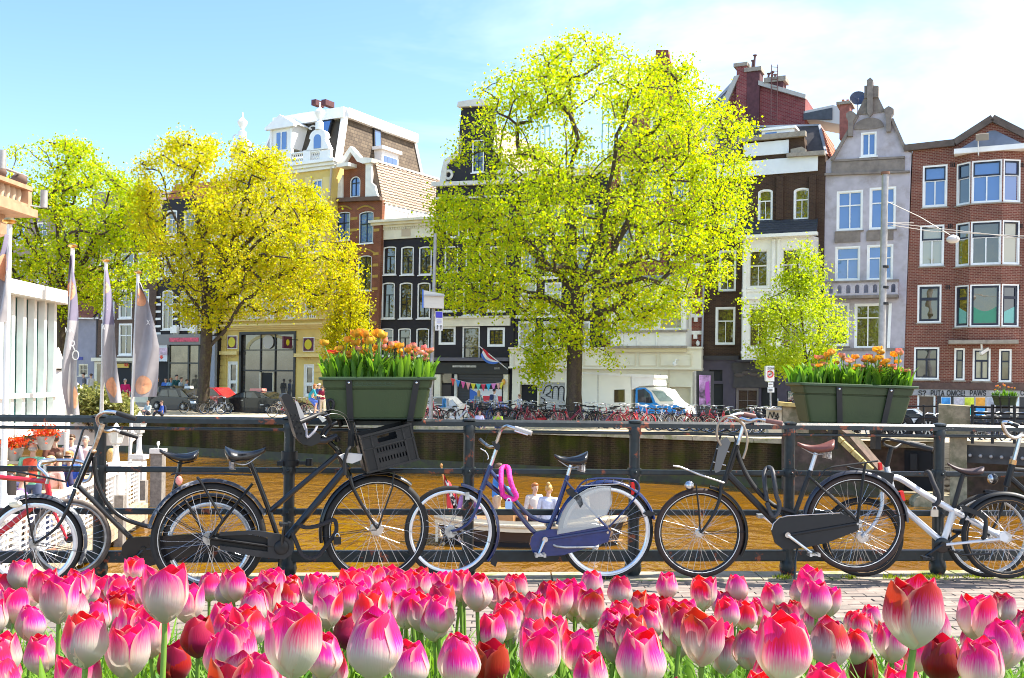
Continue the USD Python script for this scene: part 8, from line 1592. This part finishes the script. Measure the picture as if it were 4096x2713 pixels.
pg_=thing('pigeon','dark pigeon perched on the wing wall coping','pigeon',P(3188,1614,36.3));c=P(3188,1602,36.4);part(pg_,'body',U_ if False else m3.Manifold.batch_boolean([hull((c,.085),(c+[-.1,0,-.08],.05)),hull((c+[.02,0,.05],.06),(c+[.04,0,.14],.045)),hull((c+[-.08,0,-.06],.04),(c+[-.22,0,-.13],.02)),hull((c+[.04,0,.14],.02),(c+[.11,0,.125],.008))],m3.OpType.Add),mat('pigeon_grey',(.05,.04,.06),.5,var=.3,vs=20),smooth=60);part(pg_,'legs',MB().tube([c-Z_*.05,P(3187,1615,36.4)],.01,4).tube([c+[.03,0,-.05],P(3190,1615,36.4)],.01,4),mat('pigeon_leg',(.4,.1,.08),.6))
# --- sloop with passengers on the canal
ZB=3.85*FPX/640;b0=P(2130,2150,ZB);b0[2]=WA;bd=unit(np.array([1,-.12,0]));bn=np.array([-bd[1],bd[0],0])
bo=thing('boat','open cream and black sloop with passengers and a red flag','boat',b0);w_at=lambda s:.95*max(.02,1-max(0,(s-.45)/.55)**2.2)*(1-.25*max(0,(.25-s)/.25)**2);XB=lambda s:(s-.5)*4.5
def hullrows(z0,z1,k0,k1,off=0.0):return[[b0+bd*XB(s)*(k0 if j==0 else k1)+bn*g*(w_at(s)*(k0 if j==0 else k1)+off)+Z_*((z0 if j==0 else z1)+.18*(2*s-.9)**2*(j>0))for g,j in((-1,1),(-1,0),(1,0),(1,1))]for s in np.linspace(0,1,19)]
part(bo,'hull',MB().grid(hullrows(-.25,.5,.86,.99)),mat('hull_black',(.012,.012,.014),.3,coat=.6),smooth=60);
for g in(-1,1):
    part(bo,'gunwale',MB().tube([b0+bd*XB(s)*1.0+bn*g*w_at(s)+Z_*(.5+.18*(2*s-.9)**2)for s in np.linspace(0,1,19)],.06,8),mat('rope_cream',(.6,.52,.38),.8,var=.2,vs=20),smooth=60);part(bo,'side_band',MB().grid([[b0+bd*XB(s)+bn*g*(w_at(s)+.02)+Z_*(z+.18*(2*s-.9)**2)for z in(.36,.62)]for s in np.linspace(0,1,19)]),CREAM)
part(bo,'floor',MB().grid([[b0+bd*XB(s)+bn*g*w_at(s)*.95+Z_*.12 for g in(-1,1)]for s in np.linspace(.02,.98,12)]),mat('boat_wood',(.3,.16,.07),.6,var=.2,vs=6));part(bo,'transom',MB().frame_box(b0+bd*XB(.01)+Z_*.35,bd*.03,bn*.72,Z_*.3),CREAM)
for s in(.2,.5,.72):part(bo,'bench',MB().frame_box(b0+bd*XB(s)+Z_*.45,bd*.18,bn*w_at(s)*.9,Z_*.03),mat('boat_wood',(.3,.16,.07),.6))
part(bo,'locker',MB().frame_box(b0+bd*XB(.36)+Z_*.52-bn*.1,bd*.2,bn*.25,Z_*.28),mat('locker_wood',(.45,.22,.08),.5,var=.15,vs=8));part(bo,'fender',MB().ell(b0+bd*XB(.84)-bn*.75+Z_*.15,.1,.1,.2,10),WHITE,smooth=60);part(bo,'foredeck',MB().grid([[b0+bd*XB(s)+bn*g*w_at(s)+Z_*(.56+.18*(2*s-.9)**2)for g in(-1,1)]for s in np.linspace(.76,.99,8)]),CREAM)
fg=thing('flag','red and black flag with white crosses at the stern of the sloop','flag',P(1770,2050,ZB));p0,p1=P(1795,2062,ZB),P(1765,1862,ZB);part(fg,'staff',MB().tube([p0,p1],.022,6).ell(p1,.035,.035,.05,8),mat('staff_wood',(.4,.2,.06),.5));fq=lambda a,b_:P(*((1-a)*((1-b_)*np.array([1767,1892])+b_*np.array([1790,2030]))+a*((1-b_)*np.array([1800,1930])+b_*np.array([1862,2046]))),ZB)+np.array([0,.09*math.sin(7*a+4*b_),0])
for k,mm in enumerate((mat('flag_red',(.6,.03,.05),.6),MATTE,mat('flag_red',(.6,.03,.05),.6))):part(fg,'stripe',MB().grid([[fq(a,b_)for a in np.linspace(k/3,(k+1)/3,4)]for b_ in np.linspace(0,1,12)]),mm,smooth=True)
for b_ in(.22,.5,.78):
    for s in(-1,1):part(fg,'cross',MB().grid([[fq(.5+.1*t,b_+s*.1*t)+np.array([g*.025,-.012,0])for g in(-1,1)]for t in np.linspace(-1,1,5)]),WHITE)
def aboard(lb,s,lat,face,hgt,**k):person(lb,b0+bd*XB(s)+bn*lat+Z_*(.14 if k.get('pose')!='sit' else .1),face,s=hgt,**k)
aboard('person standing at the helm in a blue shirt and beige trousers',.3,.1,-80,1.0,shirt=(.04,.22,.6),pants=(.5,.38,.25),hair=BROWN_H,arms='front',sleeves=.9);aboard('person in sunglasses sitting at the stern of the sloop',.17,-.35,170,1.0,pose='sit',shirt=(.3,.15,.4),hair=BROWN_H,glasses=True,arms='front');aboard('person with curly auburn hair and a striped top on the sloop',.5,.2,-150,1.0,pose='sit',shirt=(.62,.55,.5),hair=RED_H,long=False,female=True);aboard('person seen from behind with a blond bun and pale blue top on the sloop',.59,-.45,-15,1.02,pose='sit',shirt=(.55,.58,.72),hair=BLOND,bun=True,female=True,sleeves=.95,pants=(.05,.07,.14));aboard('person in a light top near the bow of the sloop',.78,.25,100,.96,pose='sit',shirt=(.6,.55,.5),hair=BLOND,long=True,female=True)
# --- the cafe terrace on the water at the left
TWD=mat_patchy('dock_wood',(.42,.33,.22),(.27,.21,.15),4,(.45,.6),rough=.9,var=.2);GWD=mat('weathered_wood',(.2,.18,.16),.9,var=.35,vs=9);FWH=mat('fence_white',(.74,.72,.68),.55,var=.06,vs=3)
E0,E1=on_z(583,2003,TE),on_z(160,2252,TE);ed=unit(E1-E0);E2=E1+ed*6;en=np.array([-ed[1],ed[0],0]);en=en if en[0]<0 else-en
dock=thing('dock','wooden cafe dock standing in the canal at the left','dock',(E0+E2)/2)
for i in range(28):
    a,b_=E0+(E2-E0)*i/28,E0+(E2-E0)*(i+.97)/28;part(dock,'plank',MB().frame_box((a+b_)/2+en*5-Z_*.03,(b_-a)/2,en*5,Z_*.03),TWD)
for k in range(3):z=-.12-.13*k;part(dock,'edge_plank',MB().frame_box((E0+E2)/2+Z_*z-en*.03,(E2-E0)/2,en*.03,Z_*.06),TWD);part(dock,'edge_plank',MB().frame_box(E0+en*4+Z_*z+ed*-.04,en*4,ed*.03,Z_*.06),TWD)
for s in(.15,.4,.65,.9):p=E0+(E2-E0)*s+en*.3;part(dock,'pile',MB().cyl(p-Z_*1.6,p-Z_*.07,.12),GWD)
fe=thing('fence','white slatted terrace fence along the dock edge','fence',(E0+E2)/2);Lf=np.linalg.norm(E2-E0);nS=11
def fence_run(A,B,n):
    u=unit(B-A)
    for i in range(n+1):
        p=A+(B-A)*i/n;part(fe,'post',MB().frame_box(p+Z_*.48,u*.05,np.cross(u,Z_)*.05,Z_*.48),FWH)
    part(fe,'top_rail',MB().frame_box((A+B)/2+Z_*.98,(B-A)/2+u*.06,np.cross(u,Z_)*.08,Z_*.04),FWH)
    for i in range(n):
        a,b_=A+(B-A)*i/n+u*.06,A+(B-A)*(i+1)/n-u*.06
        for k in range(8):part(fe,'slat',MB().beam(a+Z_*(.12+.098*k),b_+Z_*(.12+.098*k),.02,.03),FWH)
        for s in(.33,.66):part(fe,'baluster',MB().beam(a*(1-s)+b_*s+Z_*.06,a*(1-s)+b_*s+Z_*.9,.02,.02),FWH)
fence_run(E0+en*.15+ed*.3,E2+en*.15,nS);fence_run(E0+en*.2+ed*.15,E0+en*3.5-ed*.1,3)
def mooring(label,px,ytop,ybot,Z,w,cap=True):
    t=P(px,ytop,Z);bt=np.array([t[0],t[1],WA-.5]);x=thing('mooring_post',label,'post',np.array([t[0],t[1],WA]));part(x,'post',MB().frame_box((t+bt)/2,X_*w/2,Y_*w/2,(t-bt)/2),GWD)
    if cap:part(x,'cap',MB().frame_box(t+Z_*.06,X_*w*.58,Y_*w*.58,Z_*.07).ell(t+Z_*.28,.05,.05,.07,10).cyl(t+Z_*.12,t+Z_*.24,.015),FWH)
mooring('grey timber mooring post with white cap and ball',633,1812,2030,29.5,.34);mooring('short grey timber post at the dock corner',570,1922,2030,26,.22,False);mooring('short grey timber post inside the dock fence',482,1980,2080,22.5,.2,False)
LGL=mat('lamp_frosted',(.55,.58,.55),.3,spec=.7)
def lantern(label,px,yt,yb,Z):
    b_=P(px,yb,Z);t=P(px,yt,Z);h=t[2]-b_[2];x=thing('lamp_post',label,'lamp post',b_);part(x,'base',MB().frame_box(b_+Z_*.06,X_*.2,Y_*.2,Z_*.06).frame_box(b_-Z_*.35,X_*.15,Y_*.15,Z_*.35),FWH);part(x,'post',MB().lathe([(.09,.1),(.07,.3),(.06,h*.5),(.085,h*.52),(.05,h*.56)],b_,12),FWH,smooth=40)
    L=part(x,'lantern',MB().lathe([(.06,h*.55),(.12,h*.58),(.2,h*.86)],b_,6),LGL);part(L,'roof',MB().lathe([(.25,h*.86),(.24,h*.89),(.1,h*.96),(.05,h*.98),(.05,h*1.0),(.0,h*1.06)],b_,6),FWH)
    for k in range(6):a=k*math.pi/3;e=X_*math.cos(a)+Y_*math.sin(a);part(L,'glazing_bar',MB().beam(b_+e*.12+Z_*h*.58,b_+e*.2+Z_*h*.86,.02,.02),FWH)
lantern('white lantern post nearest on the cafe terrace',463,1700,1872,23);lantern('white lantern post at the far corner of the cafe terrace',556,1655,1836,27)
A,B=P(-120,1540,20.2)*[1,1,0],P(222,1540,24.4)*[1,1,0]
pv=thing('pavilion','white glass pavilion with upright fins above the terrace','pavilion',(A+B)/2);F=Fac.__new__(Fac);F.t,F.O,F.holes=pv,A,[];F.d=unit(B-A);F.n=np.array([F.d[1],-F.d[0],0]);W_=np.linalg.norm(B-A);zu=lambda x,y:F.uv(x,y)[1]
z0,z1,zt,zb=zu(140,1688),zu(140,1200),zu(140,1148),zu(140,1735)
F.slab('roof_fascia',sbox(-4,z1,W_+.25,zt),-4.5,.35,FWH);F.slab('floor_slab',sbox(-4,zb,W_+.1,z0),-4.5,.2,FWH);F.slab('glazing',sbox(-4,z0,W_-.1,z1),-.2,-.15,mat('pavilion_glass',(.12,.3,.28),.03,spec=1,coat=1,var=.7,vs=.8));F.slab('rail',sbox(-4,zu(140,1590),W_,zu(140,1572)),.0,.1,FWH)
for k in range(14):u=W_-.05-k*.56;F.slab('fin',sbox(u-.14,z0,u,z1),-.12,.03,FWH)
part(pv,'end_wall',MB().frame_box(F.pt(W_-.05,(z0+z1)/2,-2.2),F.d*.03,F.n*2.1,Z_*(z1-z0)/2),mat('pavilion_glass',(.12,.3,.28),.03));part(pv,'roof_vent',MB().cyl(F.pt(W_-.6,zt,-1),F.pt(W_-.7,zt+.35,-1),.09),GAL)
part(pv,'soffit',MB().frame_box(F.pt(W_/2-2,zb-.12,-2),F.d*(W_/2+2),F.n*2.1,Z_*.08),mat('soffit_brown',(.12,.08,.06),.8));part(pv,'back_wall',MB().frame_box(F.pt(W_/2-2,(TE+zb)/2,-3.6),F.d*(W_/2+2.4),F.n*.1,Z_*(zb-TE)/2),mat('dark_wood',(.035,.022,.018),.8))
A,B=P(-260,1540,20.5)*[1,1,0],P(112,1540,24.1)*[1,1,0];ob=thing('stone_building','ornate brown stone building with balustrade at the upper left edge','building',(A+B)/2);F=Fac.__new__(Fac);F.t,F.O,F.holes=ob,A,[];F.d=unit(B-A);F.n=np.array([F.d[1],-F.d[0],0]);W_=np.linalg.norm(B-A)
SAND=mat_patchy('sandstone',(.4,.24,.14),(.3,.17,.1),1.5,(.5,.7),rough=.85,var=.15);zu=lambda x,y:F.uv(x,y)[1];zc,zs,zt=zu(112,866),zu(112,835),zu(112,745);F.slab('wall',sbox(-4,ST,W_-.7,zc-.3),-6,-.9,SAND);F.slab('cornice',sbox(-4,zc,W_+.12,zs),-6,.12,SAND);F.slab('cornice',sbox(-4,zc-.3,W_-.3,zc),-6,-.45,SAND);F.slab('coping',sbox(-4,zt-.1,W_,zt),-.35,.05,SAND);F.slab('plinth',sbox(-4,zs,W_,zs+.1),-.35,.02,SAND)
for k in range(22):part(ob,'baluster',MB().lathe([(.07,0),(.05,.06),(.085,.2),(.045,.42),(.06,(zt-zs)-.2)],F.pt(W_-.3-k*.24,zs+.1,-.15),10),mat('baluster_stone',(.5,.38,.26),.8),smooth=50)
F.slab('corner_pier',sbox(W_-.16,zs,W_-.0,zt),-.32,.03,SAND)
for k in range(4):c=F.pt(W_-.25-k*.9,zt+.12,-.15);part(ob,'carved_block',MB().ell(c,.2,.16,.16,10),mat('carved_dark',(.12,.07,.05),.8),smooth=50)
part(ob,'corbel',MB().prism(Polygon([(0,0),(.8,0),(.75,-.25),(.45,-.35),(.4,-.8),(.15,-.95),(.1,-1.6),(0,-1.7)]),F.pt(W_-.75,zc-.3,-.9),F.n,Z_,.35),SAND);part(ob,'pipe_rail',MB().tube([F.pt(-4,zt+.25,-.1),F.pt(W_,zt+.25,-.1)],.03,6),GAL)
for u,y in((W_-1.6,0),(W_+.25,-.55)):c=F.pt(u,zt+.1+y,.2);part(ob,'spot_lamp',MB().cyl(c,c+Z_*.42,.085,n=10).beam(c,c-F.d*.35-F.n*.2,.03,.03),GAL,smooth=40)
tt=thing('tent','white peaked canvas tent beside the glass pavilion','tent',P(300,1680,34));ap=P(232,1432,34);ap2=P(232,1462,34);rg_=[P(x,y,z)for x,y,z in((120,1668,31.5),(515,1690,31.5),(560,1650,37),(150,1620,37))];CANV=mat('canvas_white',(.74,.68,.62),.8,var=.05,vs=2)
mb=MB()
for i in range(4):a,b_=rg_[i],rg_[(i+1)%4];mb.grid([[(ap2*(1-s)+(a*(1-u)+b_*u)*s)-Z_*.35*math.sin(math.pi*s)for u in np.linspace(0,1,7)]for s in np.linspace(.06,1,8)])
part(tt,'roof',mb,CANV,smooth=50);part(tt,'peak',MB().lathe([(.35,-.1),(.2,.1),(.12,.35),(.02,.62)],ap2,8),CANV)
for i in range(4):a,b_=rg_[i],rg_[(i+1)%4];part(tt,'wall',MB().quad(a,b_,b_*[1,1,0]+Z_*(ST-.2),a*[1,1,0]+Z_*(ST-.2)),CANV)
FLG=mat('flag_grey',(.34,.33,.35),.8,var=.08,vs=3);FLL=mat('flag_violet_grey',(.2,.18,.26),.8,var=.1,vs=3);FRU=mat('print_orange',(.72,.36,.2),.8,var=.2,vs=6)
def flagpole(lab,lab2,x0,y0,x1,Z,Lx,fruits,letters,r=.05,top=FLL):
    t=P(x0,y0,Z);b_=P(x1,1900,Z);d=unit(b_-t);bt=t+d*((TE-t[2])/d[2]);pl=thing('flagpole',lab,'flagpole',bt);part(pl,'pole',MB().tube([bt,t],[r*1.15,r*.9],12),FWH,smooth=60);part(pl,'finial',MB().lathe([(.02,0),(.1,.03),(.11,.06),(.06,.1),(0,.11)],t,14),GOLD,smooth=40)
    f=thing('flag',lab2,'flag',t-Z_*.5);ys=[q_[0]for q_ in Lx];X0=lambda y:np.interp(y,ys,[q_[1]for q_ in Lx]);X1=lambda y:np.interp(y,ys,[q_[2]for q_ in Lx])
    def at(u,y,off=0.0):return P(X0(y)*(1-u)+X1(y)*u,y,Z-.06)-np.array([0,.09*math.sin(u*6.5+y*.012+x0)+off,0])
    yy=np.linspace(ys[0],ys[-1],40);sp=ys[0]+(ys[-1]-ys[0])*.42
    part(f,'cloth',MB().grid([[at(u,y)for u in np.linspace(0,1,15)]for y in yy if y>sp-12]),FLG,smooth=True);part(f,'cloth',MB().grid([[at(u,y)for u in np.linspace(0,1,15)]for y in yy if y<=sp+3]),top,smooth=True)
    for(u,y,ru,ry)in fruits:part(f,'fruit_print',MB().grid([[at(min(1,max(0,u+ru*k*math.cos(a))),y+ry*k*math.sin(a),.012)for a in np.linspace(0,2*math.pi,17)]for k in(0,.5,.85,1)]),FRU,smooth=True)
    for(ch,u,y,h)in letters:
        tm=meshkit.text_mesh(ch,h,.004);v=np.array(tm.vertices);o=at(u,y,.1);part(f,'lettering',(o+v[:,:1]*X_*.8+v[:,1:2]*Z_-v[:,2:]*Y_,np.array(tm.faces)),WHITE)
flagpole('flagpole at the left edge with a gilt top','grey flag with orange print cut by the left edge',38,898,14,16,[(940,28,34),(1100,-20,34),(1240,-40,32),(1290,-30,22)],[(.6,1070,.45,55)],[],.045)
flagpole('second flagpole from the left','narrow folded grey flag with orange prints on the second pole',291,993,262,23,[(1020,288,292),(1150,270,304),(1300,262,308),(1450,250,312),(1560,256,316),(1660,272,318)],[(.45,1160,.5,45),(.75,1590,.28,45)],[('R',.5,1400,.22),('O',.6,1440,.22),('MA',.1,1330,.12)])
flagpole('third flagpole from the left','folded violet and grey flag with orange prints on the third pole',424,1050,398,26.5,[(1080,424,428),(1180,416,442),(1300,410,458),(1400,414,468),(1540,420,480),(1612,440,487)],[(.4,1150,.5,26),(.45,1550,.4,42)],[('R',.05,1240,.2),('A',.1,1320,.12)],.046)
flagpole('fourth flagpole from the left','pale grey spread flag with a round orange print on the fourth pole',552,1096,516,28.5,[(1130,554,560),(1210,552,598),(1300,546,622),(1390,540,636),(1480,536,630),(1588,530,624)],[(.25,1190,.45,36),(.42,1540,.36,38)],[('X',.55,1300,.14)],.046,FLG)
for px,y,lb in((58,1790,'grey pot of red geraniums hanging under the pavilion at the left'),(182,1745,'small pot of red flowers hanging behind the second flagpole')):
    c=P(px,y,20.5);po=thing('flower_pot',lb,'flower pot',c);part(po,'pot',MB().lathe([(.1,-.28),(.16,-.1),(.19,0),(.15,-.01)],c,14),GAL,smooth=40);v,f,uv=leaf_cloud(np.random.default_rng(int(px)),c+np.random.default_rng(3).normal(0,1,(420,3))*[.14,.14,.06]+[0,0,.1],.06);part(po,'flowers',(v,f),mat_leaf('geranium',(.55,.03,.01),(.7,.1,.02),.3,yellow=(.12,.2,.02)),uv=uv,kind='stuff')
    part(po,'hanger',MB().tube([c,c+Z_*.6],.008,4),MATTE)
for k,(px,y,Z)in enumerate(((250,1960,21),(90,2010,18.5),(330,1920,24))):c=P(px,y,Z);c[2]=TE;tb=thing('cafe_table','pale cafe table %s on the crowded terrace'%('by the fence','nearest the left edge','farthest back')[k],'table',c);part(tb,'table_top',MB().frame_box(c+Z_*.74,X_*.45,Y_*.4,Z_*.02),mat('table_wood',(.55,.38,.22),.6));part(tb,'leg',MB().cyl(c,c+Z_*.72,.04),MATTE)
def cafe(lb,px,yhead,Z,face,pose='sit',**k):
    hgt=1.72 if pose=='stand' else 1.32;loc,s=stand_at(px,yhead,Z,TE,hgt);person(lb,loc,face,pose=pose,s=min(1.12,max(.8,s)),**k)
cafe('bald person in a mint green shirt with a red backpack on the terrace',130,1772,20.5,10,'stand',shirt=(.2,.55,.38),hair=GREY_H,bald=True,pack=(.5,.05,.02));cafe('person in a neon green cap near the left edge',40,1822,19,20,shirt=(.05,.05,.12),cap=(.3,.8,.02));cafe('person with dark hair in a white top nearest the left edge',45,1850,17.5,60,shirt=(.65,.6,.62),hair=DARK_H,long=True,female=True);cafe('person in a checked purple shirt beside the red bicycle',80,1845,18,-60,shirt=(.25,.12,.35),hair=BROWN_H)
cafe('person in a brown jacket seen from behind on the terrace',222,1742,23,40,'stand',shirt=(.14,.05,.03),hair=BROWN_H,sleeves=.95);cafe('person in dark sunglasses and blue shirt sitting on the terrace',282,1772,23,180,shirt=(.04,.12,.6),hair=(.45,.22,.08),glasses=True);cafe('person in a pale lilac shirt and sunglasses standing at the back',290,1738,25,180,'stand',shirt=(.5,.48,.62),hair=BROWN_H,glasses=True);cafe('fair haired person in pink with a red face on the terrace',210,1812,21.5,170,shirt=(.65,.4,.38),hair=(.5,.3,.15));cafe('person with short brown hair in a navy vest on the terrace',235,1785,22.5,10,shirt=(.03,.03,.1),hair=BROWN_H)
cafe('person with grey hair in a pink blouse at the back of the terrace',345,1745,25.5,190,'stand',shirt=(.55,.38,.38),hair=GREY_H,female=True);cafe('person with long fair hair and beige vest beside the lantern post',446,1782,23.8,20,shirt=(.5,.42,.36),hair=BLOND,long=True,female=True,sleeves=.95)
